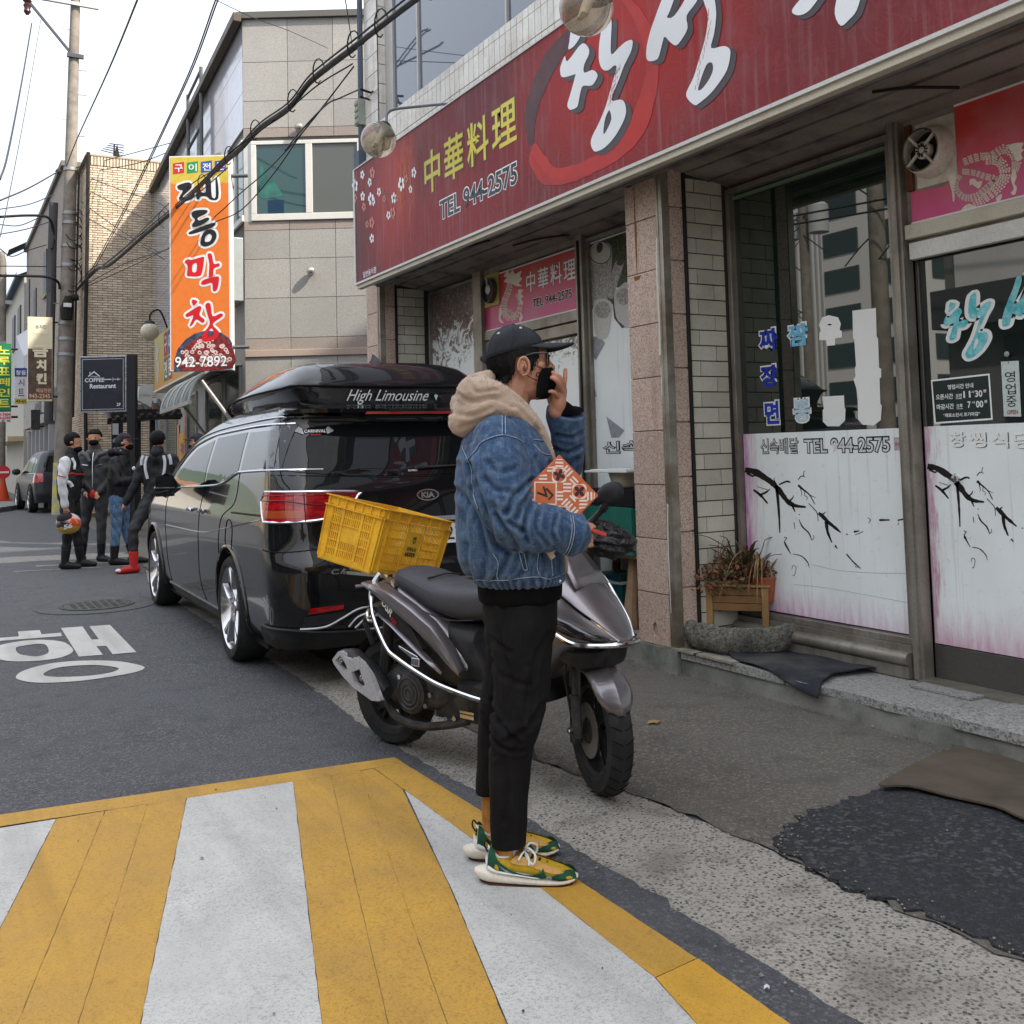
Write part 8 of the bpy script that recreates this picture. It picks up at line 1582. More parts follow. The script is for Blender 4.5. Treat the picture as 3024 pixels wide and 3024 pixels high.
# cap
rings = [];n = 40
def capz(x):return 1.648+(x+.04)*.235
for k in range(13):
    t_ = k/12;ph = t_*PI/2;L_ = []
    for j in range(n):
        a = 2*PI*j/n;x = .035+.094*math.cos(a)*math.cos(ph);y = .086*math.sin(a)*math.cos(ph);zb = capz(x);L_.append((x,y,zb+(1.757-zb)*math.sin(ph)**.9))
    rings.append(L_)
b = MB();b.loft(rings,False);cap = Pm('cap',b,M_CAP,smooth=True,angle=0,solid=.003)
b = MB()
for k in range(6):
    a = 2*PI*k/6+.5;b.tube([(.035+.0955*math.cos(a)*math.cos(p),.0875*math.sin(a)*math.cos(p),capz(.035+.094*math.cos(a)*math.cos(p))+(1.7585-capz(.035+.094*math.cos(a)*math.cos(p)))*math.sin(p)**.9) for p in np.linspace(.05,PI/2,14)],.0012,4)
b.ball((.035,0,1.759),.008,10,6,(1,1,.5));part('cap_seams',b,M_CAP,cap,smooth=True)
br_ = [[(.035+.094*math.cos(a)*(1-t_)+t_*(.045+.155*math.cos(a*.92)),(.084-.010*t_)*math.sin(a)*(1-.05*t_),(capz(.035+.094*math.cos(a))+.004)*(1-t_)+t_*(1.693-.026*abs(math.sin(a))**1.6)) for a in np.linspace(-1.15,1.15,18)] for t_ in (0,.25,.5,.75,1)]
b = MB();b.loft(br_,False,False);part('brim',b,M_CAP,cap,smooth=True,angle=0,solid=.005)
for a,p in ((-1.15,.9),(-2.3,.72),(1.15,.9)):
    x = .035+.097*math.cos(a)*math.cos(p);z0 = capz(.035+.094*math.cos(a)*math.cos(p));c = np.array([x,.0895*math.sin(a)*math.cos(p),z0+(1.759-z0)*math.sin(p)**.9]);nn = c-np.array([.035,0,1.655]);nn /= np.linalg.norm(nn);b = MB();b.lathe([(.0022,.002),(.0035,.0035),(.005,.002),(.005,0)],c-nn*.001,nn,12,False);part('eyelet',b,M_WPR,cap,smooth=True)
b = MB();b.tube([(-.052,.03*math.sin(a),1.655+.02*math.cos(a)) for a in np.linspace(-2,2,12)],.005,6);tb(b,[(-.058,-.015,1.640),(-.066,-.01,1.648)],[.010,.012]);part('strap',b,M_CAP,cap,smooth=True)
# mask
prof = [(.160,1.614),(.172,1.592),(.177,1.572),(.170,1.548),(.157,1.528),(.142,1.512)];sidep = [(.128,1.606),(.118,1.592),(.112,1.572),(.107,1.548),(.105,1.528),(.104,1.511)]
b = MB();b.loft([[(uf*(1-abs(t_)**1.7)+us*abs(t_)**1.7,.071*t_,zf_+(zs_2-zf_)*abs(t_)) for t_ in np.linspace(-1,1,17)] for (uf,zf_),(us,zs_2) in zip(prof,sidep)],False,False);mk = Pm('face_mask',b,M_MASK,smooth=True,angle=0,solid=.003)
for s_ in (-1,1):
    b = MB();b.tube(smooth_pts([(.128,s_*.072,1.605),(.105,s_*.080,1.615),(.078,s_*.086,1.635)],3),.0013,4);b.tube(smooth_pts([(.107,s_*.073,1.566),(.09,s_*.078,1.575),(.068,s_*.084,1.587)],3),.0013,4);b.tube([(.112+.006*math.cos(a),s_*.077,1.585+.007*math.sin(a)) for a in np.linspace(0,2*PI,10)],.0015,4);part('ear_loop',b,M_MASK,mk,smooth=True)
gg = Pm('glasses',(lambda b:b.tube([(.150,-.012,1.650),(.153,0,1.653),(.150,.012,1.650)],.003,6))(MB()),mat('glasses_frame',(.008,.008,.008),.2,fine=0),smooth=True)
for s_ in (-1,1):
    rim = [(.151-.012*abs(y)/.07+.0,s_*y,z) for y,z in smooth_pts([(.012,1.657),(.062,1.659),(.068,1.650),(.064,1.625),(.05,1.618),(.022,1.620),(.012,1.632)],3,True)]
    b = MB();b.tube(rim+[rim[0]],.0028,6);part('rim',b,mat('glasses_frame',0),gg,smooth=True);b = MB();b.add(rim,[tuple(range(len(rim)))]);t2 = MATS.get('lens')
    if t2 is None:t = NT('lens');t.set(col=(1,1,1),rough=0,trans=1,ior=1.1);MATS['lens'] = t2 = t.m
    part('lens',b,t2,gg);b = MB();b.tube([(.140,s_*.070,1.656),(.10,s_*.078,1.655),(.066,s_*.082,1.645),(.058,s_*.082,1.635)],.003,6);part('temple',b,mat('glasses_frame',0),gg,smooth=True)
# jacket: torso and sleeves
def ring(u,hu,hv,z,n=28,pw=2.3):return [(u+hu*math.copysign(abs(math.cos(a))**(2/pw),math.cos(a)),hv*math.copysign(abs(math.sin(a))**(2/pw),math.sin(a)),z) for a in np.linspace(0,2*PI,n,False)]
b = MB();b.loft([ring(*r_) for r_ in ((.036,.140,.165,.910),(.034,.148,.178,.925),(.018,.166,.200,.955),(.008,.176,.212,1.0),(.006,.177,.216,1.06),(.004,.174,.218,1.15),(.0,.168,.222,1.25),(-.004,.158,.225,1.32),(-.008,.135,.215,1.38),(-.006,.105,.18,1.43),(.0,.085,.12,1.47),(.01,.065,.075,1.495))])
tb(b,[(-.025,-.165,1.375),(-.022,-.205,1.30),(-.005,-.232,1.20),(.018,-.235,1.135),(.075,-.225,1.105),(.14,-.205,1.10),(.20,-.182,1.078)],[.080,.090,.090,.086,.080,.072,.064],16)
tb(b,[(.02,.17,1.37),(.08,.21,1.31),(.155,.20,1.265),(.200,.150,1.285),(.212,.09,1.36),(.206,.055,1.42)],[.085,.085,.075,.062,.060,.056],16)
b.tube([(.185,-.187,1.085),(.218,-.176,1.073)],[.066,.070],20);b.tube([(.208,.062,1.41),(.200,.045,1.455),(.204,.038,1.470)],[.060,.066,.068],20)
FJ = [([(-.16,1.22),(-.10,1.15),(-.07,1.05),(-.08,.95)],.012,-.012,-1),([(-.11,1.30),(-.085,1.22),(-.055,1.13),(-.04,1.06),(0,1.03)],.010,-.014,-1),([(.08,1.25),(.03,1.21),(.0,1.16)],.009,-.012,-1),([(.08,1.22),(.05,1.17),(.03,1.14)],.009,-.011,-1),([(.085,1.195),(.06,1.15),(.05,1.10)],.008,-.012,-1),([(.01,1.13),(.05,1.10),(.06,1.07)],.008,-.011,-1),([(-.03,1.15),(.01,1.09),(.03,1.05)],.009,-.009,-1),([(.10,1.16),(.09,1.11),(.12,1.06)],.007,-.007,-1),
      ([(.15,1.14),(.14,1.09),(.16,1.04)],.007,-.006,-1),([(-.05,1.31),(-.02,1.28),(.03,1.29)],.010,-.007,-1),([(-.06,1.26),(-.03,1.23),(.02,1.22)],.009,-.007,-1),([(.0,1.02),(-.02,.98),(-.05,.94)],.010,-.010,-1),([(.06,1.03),(.05,.98),(.02,.94)],.009,-.008,-1),([(.11,1.02),(.12,.98),(.10,.94)],.009,-.008,-1),([(-.13,1.05),(-.13,.99),(-.12,.94)],.010,-.008,-1),([(-.15,1.30),(-.13,1.20),(-.14,1.10)],.012,-.008,0),([(.10,1.32),(.12,1.25),(.10,1.18)],.010,-.008,0),([(.14,1.05),(.16,.99),(.15,.94)],.008,-.007,0),
      ([(.15,1.35),(.20,1.33),(.25,1.35)],.008,-.009,0),([(.14,1.30),(.19,1.28),(.24,1.31)],.009,-.008,0),([(.17,1.39),(.22,1.38),(.26,1.40)],.007,-.006,0),([(-.10,1.36),(-.09,1.30),(-.11,1.24)],.009,.007,-1),([(-.04,1.20),(.0,1.18),(.04,1.20)],.012,.006,-1)]
ff = folds(FJ)
def jd(co,no):
    d = ff(co,no);z = co[:,2];a = np.arctan2(co[:,1],co[:,0]-.03);hem = np.exp(-((z-.925)/.020)**2);d += hem*(.0045*np.sin(a*46+2*np.sin(a*7)+z*30)-.002);return d+.0010*np.sin(co[:,0]*60+co[:,2]*41)*np.sin(co[:,1]*50+co[:,2]*33)
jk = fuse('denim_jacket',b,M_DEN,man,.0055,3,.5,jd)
b = MB();db = MB()
SE = [[(-.118,1.32),(-.09,1.345),(-.073,1.368),(-.035,1.385),(.0,1.390),(.035,1.380),(.06,1.366)],[(-.138,1.36),(-.118,1.32),(-.105,1.28),(-.10,1.22),(-.085,1.17)],[(.0,1.48),(.004,1.44),(.004,1.394)],[(-.009,1.475),(-.006,1.44),(-.006,1.392)],[(.202,1.138),(.206,1.10),(.196,1.05),(.182,1.015)],[(.195,1.14),(.198,1.10),(.188,1.05),(.174,1.02)],
      [(-.045,1.03),(-.03,1.00),(-.035,.96),(-.03,.945)],[(.095,1.025),(.09,.98),(.10,.95)],[(-.145,.948),(-.09,.940),(0,.945),(.08,.952),(.13,.940),(.18,.945)],[(.035,1.035),(.045,.985),(.05,.975),(.06,.976),(.055,1.0),(.047,1.033),(.035,1.035)],[(.135,1.0),(.138,.95)],[(.09,1.375),(.13,1.37),(.15,1.36)],[(.09,1.36),(.12,1.33),(.145,1.325)],[(.14,1.32),(.155,1.25),(.162,1.20)]]
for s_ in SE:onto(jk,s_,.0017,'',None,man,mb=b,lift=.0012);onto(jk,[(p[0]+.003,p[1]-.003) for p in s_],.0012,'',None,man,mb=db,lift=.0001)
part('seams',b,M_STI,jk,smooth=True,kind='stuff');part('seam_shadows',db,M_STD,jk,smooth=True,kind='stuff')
for p in ((.188,1.028),(.172,.925)):b = MB();b.ball((p[0]-.01,-.19 if p[0] > .18 else -.10,p[1]),.006,10,6,(1,.5,1));part('button',b,M_SIL,jk,smooth=True)
b = MB();b.tube([(.150,-.205,1.045),(.128,-.21,1.028),(.14,-.215,1.010)],[.010,.014,.010],8);part('cuff_lining',b,M_FLE,jk,smooth=True)
for o_,a_,r0,r1,nm in (((.219,-.176,1.073),(.033,.011,-.012),.058,.058,'cuff_opening'),((.2035,.0385,1.468),(.0,-.01,.03),.060,.055,'cuff_opening')):
    b = MB();b.lathe([(0,.004),(r0,.004)],o_,a_,20);part(nm,b,M_BSH,jk)
b = MB();tb(b,[(.204,.05,1.45),(.186,.015,1.472)],[.045,.036]);part('sleeve_inner',b,M_BSH,jk,smooth=True)
# hood
b = MB();b.ball((-.105,0,1.475),1,18,12,(.072,.135,.065));b.ball((-.075,0,1.535),1,18,12,(.062,.125,.058))
for s_ in (-1,1):
    tb(b,[(-.10,s_*.09,1.53),(-.045,s_*.115,1.530),(.01,s_*.105,1.505),(.06,s_*.088,1.465),(.10,s_*.072,1.42),(.125,s_*.062,1.38),(.150,s_*.058,1.32)],[.055,.044,.036,.031,.024,.018,.012],12,k=3);tb(b,[(-.135,s_*.07,1.44),(-.06,s_*.13,1.475),(.02,s_*.125,1.475),(.085,s_*.10,1.43)],[.05,.042,.034,.024],12,k=3)
tb(b,[(.150,-.055,1.32),(.168,-.045,1.20),(.18,-.04,1.05),(.186,-.04,.95)],[.012,.010,.009,.008]);tb(b,[(-.15,-.03,1.50),(-.10,0,1.575),(-.05,-.03,1.585)],[.03,.03,.025])
fh = folds([([(-.155,1.53),(-.10,1.50),(-.03,1.51),(.03,1.48)],.008,-.011,0),([(-.11,1.565),(-.085,1.53),(-.02,1.535)],.007,-.009,0),([(-.17,1.47),(-.10,1.455),(-.04,1.475)],.008,-.009,0),([(-.14,1.42),(-.08,1.44),(-.02,1.46)],.008,-.006,0),([(.02,1.50),(.07,1.45),(.11,1.40)],.006,-.005,0)])
hd_ = fuse('hood',b,M_FLE,man,.006,3,.5,lambda co,no:fh(co,no)*.7+.0008*np.sin(co[:,0]*150+co[:,1]*80)*np.sin(co[:,2]*170));
fz = MB();r_ = random.Random(5);vs = hd_.data.vertices
for i in range(5200):
    v = vs[r_.randrange(len(vs))];c = np.array(v.co);n_ = np.array(v.normal);n_ = n_+np.array([r_.uniform(-.7,.7) for _ in range(3)]);n_ /= np.linalg.norm(n_);s_ = np.cross(n_,(.3,.5,.8));s_ /= np.linalg.norm(s_)+1e-6;fz.add([c-s_*.0009,c+s_*.0009,c+n_*r_.uniform(.003,.006)],[(0,1,2)])
part('fleece_fuzz',fz,M_FLE,hd_,kind='stuff')
# shirt tail and trousers
b = MB();b.loft([ring(*r_) for r_ in ((.034,.133,.150,.855),(.034,.137,.155,.87),(.034,.138,.158,.93),(.03,.13,.15,.96))]);fuse('shirt_tail',b,M_BSH,man,.007,2,.5,lambda co,no:.002*np.sin(co[:,0]*70+co[:,2]*30))
b = MB();b.loft([ring(*r_) for r_ in ((.034,.124,.135,.93),(.033,.124,.142,.86),(.033,.122,.145,.78),(.028,.11,.12,.72))])
tb(b,[(.035,-.070,.80),(.036,-.075,.70),(.032,-.085,.60),(.020,-.09,.53),(.004,-.095,.46)],[.098,.098,.091,.084,.077],18);b.loft([ring(u,hu,hv,z) for u,hu,hv,z in ((.014,.082,.085,.50),(-.002,.073,.076,.43),(-.012,.066,.068,.35),(-.018,.062,.062,.25),(-.021,.056,.058,.16),(-.021,.054,.056,.112))][::-1]);
b2 = MB();b2.loft([[(p[0],p[1]-.095,p[2]) for p in ring(u,hu,hv,z)] for u,hu,hv,z in ((.014,.082,.085,.50),(-.002,.073,.076,.43),(-.012,.066,.068,.35),(-.018,.062,.062,.25),(-.021,.056,.058,.16),(-.021,.054,.056,.112))][::-1]);nlast = len(ring(0,1,1,0))*6
b.v = b.v[:-nlast];b.f = [f_ for f_ in b.f if max(f_) < len(b.v)];b.mi = b.mi[:len(b.f)];b.add(b2.v,b2.f)
tb(b,[(.025,.075,.80),(.0,.085,.65),(-.025,.09,.55),(-.045,.095,.47)],[.096,.088,.078,.072],18);b.loft([[(p[0],p[1]+.095,p[2]) for p in ring(u,hu,hv,z)] for u,hu,hv,z in ((-.035,.075,.078,.52),(-.05,.066,.07,.44),(-.065,.058,.062,.35),(-.077,.052,.056,.26),(-.081,.050,.054,.212))][::-1])
fp_ = folds([([(-.09,.78),(-.05,.74),(.0,.72)],.010,-.006,-1),([(.12,.76),(.08,.70),(.06,.62)],.010,-.005,-1),([(-.02,.86),(-.03,.75),(.0,.62),(-.02,.50)],.012,-.006,-1),([(-.065,.53),(-.03,.49),(.02,.44)],.009,-.008,-1),([(.10,.55),(.05,.49),(-.02,.45)],.010,-.007,-1),([(-.07,.46),(-.03,.43),(.03,.42)],.008,-.007,-1),([(-.03,.40),(-.02,.30),(-.03,.20)],.009,-.004,-1),([(-.10,.48),(-.08,.44),(-.06,.40)],.008,-.006,0),([(.05,.66),(.03,.56),(.05,.48)],.010,.006,-1),([(-.06,.68),(-.02,.64),(.05,.62)],.010,-.005,-1)])
fuse('trousers',b,M_BTR,man,.006,2,.5,lambda co,no:fp_(co,no)*1.6+.0015*np.sin(co[:,0]*50+co[:,2]*35))
# socks and shoes
M_SOCK = mat('mustard_sock',(.52,.24,.06),.9,c2=(.34,.15,.04),ns=20,world=False,bump=.5,bs=300);M_SG = mat('shoe_green',(.012,.065,.035),.8,c2=(.018,.09,.05),ns=30,world=False,bump=.3,bs=400);M_SY = mat('shoe_yellow',(.55,.36,.02),.75,c2=(.46,.29,.03),ns=60,world=False,bump=.6,bs=350);M_ST = mat('shoe_tan',(.52,.30,.09),.8,world=False,bump=.3,bs=300);M_SO = mat('shoe_sole_cream',(.68,.62,.52),.6,c2=(.62,.55,.45),ns=9,world=False);M_SW = mat('shoe_white',(.72,.73,.72),.45,world=False,fine=.03);M_SK = mat('shoe_black',(.012,.012,.014),.6,world=False);M_GUM = mat('gum_sole',(.055,.018,.012),.7,world=False)
def shoe(x0,y0,rz_,zl=0.0):
    M = Matrix.Translation((x0,y0,zl)) @ Matrix.Rotation(rz_,4,'Z');sh = Pm('shoe',MB().add([(0,0,0)]*3,[]),M_SG) if False else None
    def seg(nm,rows,m,par=None,**k):   # rows: (u, halfwidth, z0, z1)
        b = MB();rings = []
        for u,hw,za,zb in rows:rings.append([(u,hw*math.cos(a)*(1 if abs(math.cos(a)) < .99 else 1),(za+zb)/2+(zb-za)/2*math.copysign(abs(math.sin(a))**.7,math.sin(a))) for a in np.linspace(0,2*PI,16,False)])
        b.loft(rings);b.xf(M);return Pm(nm,b,m,par,smooth=True,**k)
    up_ = seg('shoe',[(-.075,.018,.050,.085),(-.068,.032,.040,.112),(-.05,.038,.038,.098),(-.02,.040,.036,.082),(.02,.041,.034,.090),(.06,.043,.030,.082),(.10,.046,.026,.066),(.14,.047,.022,.053),(.17,.042,.018,.042),(.192,.025,.018,.030)],M_SY,sub=1)
    seg('sole',[(-.125,.010,.030,.045),(-.110,.030,.014,.050),(-.08,.040,.006,.052),(-.02,.044,.004,.042),(.05,.047,.003,.034),(.11,.051,.003,.028),(.16,.047,.005,.026),(.190,.032,.012,.028),(.202,.012,.020,.030)],M_SO,up_,sub=1)
    seg('outsole',[(-.105,.02,.010,.020),(-.07,.036,.0,.014),(0,.042,-.001,.010),(.08,.046,-.001,.009),(.15,.044,-.001,.010),(.185,.028,.006,.014)],M_GUM,up_);seg('midsole_wing',[(-.088,.012,.045,.090),(-.080,.036,.040,.075),(-.06,.044,.036,.058),(0,.046,.034,.048),(.06,.049,.028,.038),(.10,.050,.024,.034)],M_SW,up_,sub=1)
    def pat(nm,poly,m,d,s_):
        def f(a,c,dd=0):
            hw = np.interp(a,[-.075,-.05,.02,.10,.15,.192],[.030,.040,.0435,.0475,.0465,.022]);zc = np.interp(a,[-.07,.1,.19],[.07,.045,.024]);zh = np.interp(a,[-.07,.02,.1,.19],[.042,.032,.024,.012]);k = np.clip(abs(c-zc)/zh,0,.96);return (a,s_*(hw*math.sqrt(1-k**2.6*.75)+d),c)
        b = drape(poly,lambda a,c,o:f(a,c),0,.012,3);b.xf(M);part(nm,b,m,up_,smooth=True,angle=0)
    for s_ in (-1,1):
        pat('heel_overlay',[(-.078,.05),(-.076,.085),(-.07,.115),(-.058,.11),(-.046,.085),(-.02,.060),(.0,.045),(-.03,.040),(-.06,.042)],M_SG,.002,s_);pat('toe_overlay',[(.115,.032),(.13,.042),(.165,.050),(.185,.046),(.196,.030),(.19,.020),(.12,.022)],M_SG,.0025,s_)
        pat('side_swoosh',[(-.035,.075),(.0,.052),(.05,.042),(.085,.048),(.095,.062),(.10,.050),(.105,.036),(.085,.028),(.04,.032),(.0,.042)],M_SG,.0035,s_);pat('swoosh_tip',[(-.045,.070),(-.02,.055),(.04,.036),(.085,.031),(.115,.042),(.118,.026),(.06,.024),(0,.036)],mat('shoe_grey',(.25,.33,.31),.6,world=False),.003,s_)
        pat('lace_panel',[(-.005,.078),(.01,.090),(.04,.088),(.09,.072),(.14,.055),(.165,.046),(.13,.046),(.09,.056),(.05,.068),(.02,.070)],M_ST,.0025,s_);pat('heel_dot',[(-.055,.066),(-.05,.072),(-.043,.064),(-.042,.054),(-.048,.052),(-.054,.060)],M_SY,.0045,s_)
    b = MB()
    for k in range(5):x = .035+.022*k;z = .090-.0105*k;b.tube(smooth_pts([(x-.004,-.026,z-.006),(x+.004,0,z+.004),(x-.002,.026,z-.006)],3),.0042,5)
    b.xf(M);part('laces',b,M_SK,up_,smooth=True);b = MB()
    for s_,q in ((-1,.034),(1,.034)):b.tube(smooth_pts([(.035,0,.096),(.05,s_*.020,.112),(.072,s_*.040,.098),(.065,s_*.043,.072),(.045,s_*.028,.085),(.036,0,.096)],4),.0036,5)
    b.tube(smooth_pts([(.035,0,.096),(.03,-.03,.098),(.02,-.045,.085)],3),.0032,5);b.tube(smooth_pts([(.035,0,.096),(.05,-.036,.09),(.052,-.046,.07)],3),.0032,5);b.xf(M);part('lace_bow',b,M_SW,up_,smooth=True)
    b = MB();b.loft([[(u,hw,z) for u,hw,z in ((.0,-.022,.086),(.012,0,.092),(.0,.022,.086))],[(.004,-.026,.118),(.018,0,.124),(.004,.026,.118)]],False,False);b.xf(M);part('tongue',b,mat('shoe_tongue',(.5,.5,.5),.7,world=False),up_,smooth=True,solid=.006)
    b = MB();b.tube([(-.036+.040*math.cos(a),.030*math.sin(a),.098+(.014 if math.cos(a) < -.3 else -.004)*abs(math.cos(a))-.010*abs(math.sin(a))) for a in np.linspace(0,2*PI,30)],.0035,6);b.xf(M);part('collar_piping',b,M_SW,up_,smooth=True)
    b = MB();b.tube(smooth_pts([(-.072,0,.112),(-.085,0,.128),(-.090,0,.112),(-.080,0,.092)],4),.0028,5);b.xf(M);part('pull_loop',b,M_SK,up_,smooth=True)
    b = MB();b.loft([[(p[0],p[1],p[2]) for p in ring(-.022,hu,hv,z,16)] for hu,hv,z in ((.036,.028,.06),(.034,.028,.10),(.036,.031,.16),(.036,.032,.26))]);b.xf(M);Pm('sock',b,M_SOCK,smooth=True)
shoe(-.008,-.10,R(-5));shoe(-.055,.095,R(8))
# pouch and phone
pt = thing('patterned_pouch','flat orange pouch with white strokes and dark flowers tucked under his arm','pouch');Mt = Matrix.Translation((1.646,2.954,0)) @ Matrix.Rotation(R(-30),4,'Z')
A_,B_2 = np.array((.170,0,1.326)),np.array((.289,0,1.195));e1 = (B_2-A_)/np.linalg.norm(B_2-A_);e2 = np.array([-e1[2],0,e1[0]])*-1
if e2[0] > 0:e2 = -e2
o0 = A_+np.array([0,-.150,0]);PL = lambda a,c,d=0:o0+e1*a+e2*c+np.array([0,-.40*c-d,0]);W1,W2 = .178,.215
pt.location = tuple(Mt @ Vector(o0));pt.rotation_euler = (0,0,R(-30));off_ = np.array(o0)
def Pp(n_,b,m,**k):b.v = [tuple(np.array(p)-off_) for p in b.v];return part(n_,b,m,pt,**k)
b = MB();b.add([PL(a,c,d) for a in (0,W1) for c in (0,W2) for d in (-.008,.008)],[(0,1,3,2),(4,6,7,5),(0,4,5,1),(2,3,7,6),(0,2,6,4),(1,5,7,3)]);Pp('pouch_body',b,mat('pouch_orange',(.50,.13,.045),.55,c2=(.44,.11,.04),ns=20,world=False),bevel=.004)
mPW = mat('pouch_cream',(.68,.58,.50),.6,world=False,fine=.05);mPD = mat('pouch_dark',(.045,.018,.02),.6,world=False,fine=0)
FL = [(.045,.045,1),(.125,.035,0),(.135,.12,1),(.05,.19,0)];MO = (.055,.115)
b = MB();rr_ = random.Random(11);free = lambda x,y:all(math.hypot(x-f[0],y-f[1]) > .027 for f in FL) and abs(x-MO[0])+abs(y-MO[1]) > .055
for gx in range(5):
    for gy in range(6):
        cx,cy = .018+gx*.036,.018+gy*.036;ang = rr_.choice((0,PI/2,PI/4,-PI/4))
        for k in range(-1,2):
            x,y = cx+k*.011*math.sin(ang),cy-k*.011*math.cos(ang);l_ = .013
            if not free(x,y) or not (.008 < x < W1-.008 and .008 < y < W2-.008):continue
            dx,dy = math.cos(ang),math.sin(ang);h_ = .0030;q = [(x+dx*l_*s_+(-dy)*h_*t_-dx*0,y+dy*l_*s_+dx*h_*t_) for s_,t_ in ((-1,-.7),(-.85,-1),(.85,-1),(1,-.7),(1,.7),(.85,1),(-.85,1),(-1,.7))];q = [(min(max(a,.004),W1-.004),min(max(c,.004),W2-.004)) for a,c in q];b.add([PL(a,c,.0088) for a,c in q],[tuple(range(8))])
for fx_,fy_,k in FL:b.prism([(fx_+.025*math.cos(a)*(1+.12*math.cos(4*a)),fy_+.025*math.sin(a)*(1+.12*math.cos(4*a))) for a in np.linspace(0,2*PI,24,False)],PL,.0088,.0088,[[(fx_+.021*math.cos(a),fy_+.021*math.sin(a)) for a in np.linspace(0,2*PI,20,False)]])
b.prism([(MO[0]+x,MO[1]+y) for x,y in ((-.05,0),(0,.05),(.05,0),(0,-.05))],PL,.0088,.0088,[[(MO[0]+x*.88,MO[1]+y*.88) for x,y in ((-.05,0),(0,.05),(.05,0),(0,-.05))]]);Pp('pouch_strokes',b,mPW)
b = MB()
for fx_,fy_,k in FL:b.prism([(fx_+.019*(.25+.75*abs(math.cos(2*a+(.78 if k else 0))))*math.cos(a),fy_+.019*(.25+.75*abs(math.cos(2*a+(.78 if k else 0))))*math.sin(a)) for a in np.linspace(0,2*PI,40,False)],PL,.0092,.0092)
V_,F_ = glyphs('L',.02);b.add([PL(MO[0]+.022-p[1]*.045,MO[1]-.018+p[0]*.05,.0092) for p in V_],F_);V_,F_ = glyphs('V',.02);b.add([PL(MO[0]+.012-p[1]*.045,MO[1]-.012+p[0]*.05,.0093) for p in V_],F_);Pp('pouch_flowers',b,mPD)
ph = thing('mobile_phone','slim phone in a red case gripped in his right hand','phone',tuple(Mt @ Vector((.25,-.165,1.09))),R(-30));b = MB();b.obox((.012,.0,.0),(.93,-.1,-.36),(.1,.99,0),(.36,.03,.93),(.10,.05,.010));part('case',b,mat('red_case',(.40,.05,.03),.4),ph,bevel=.003)
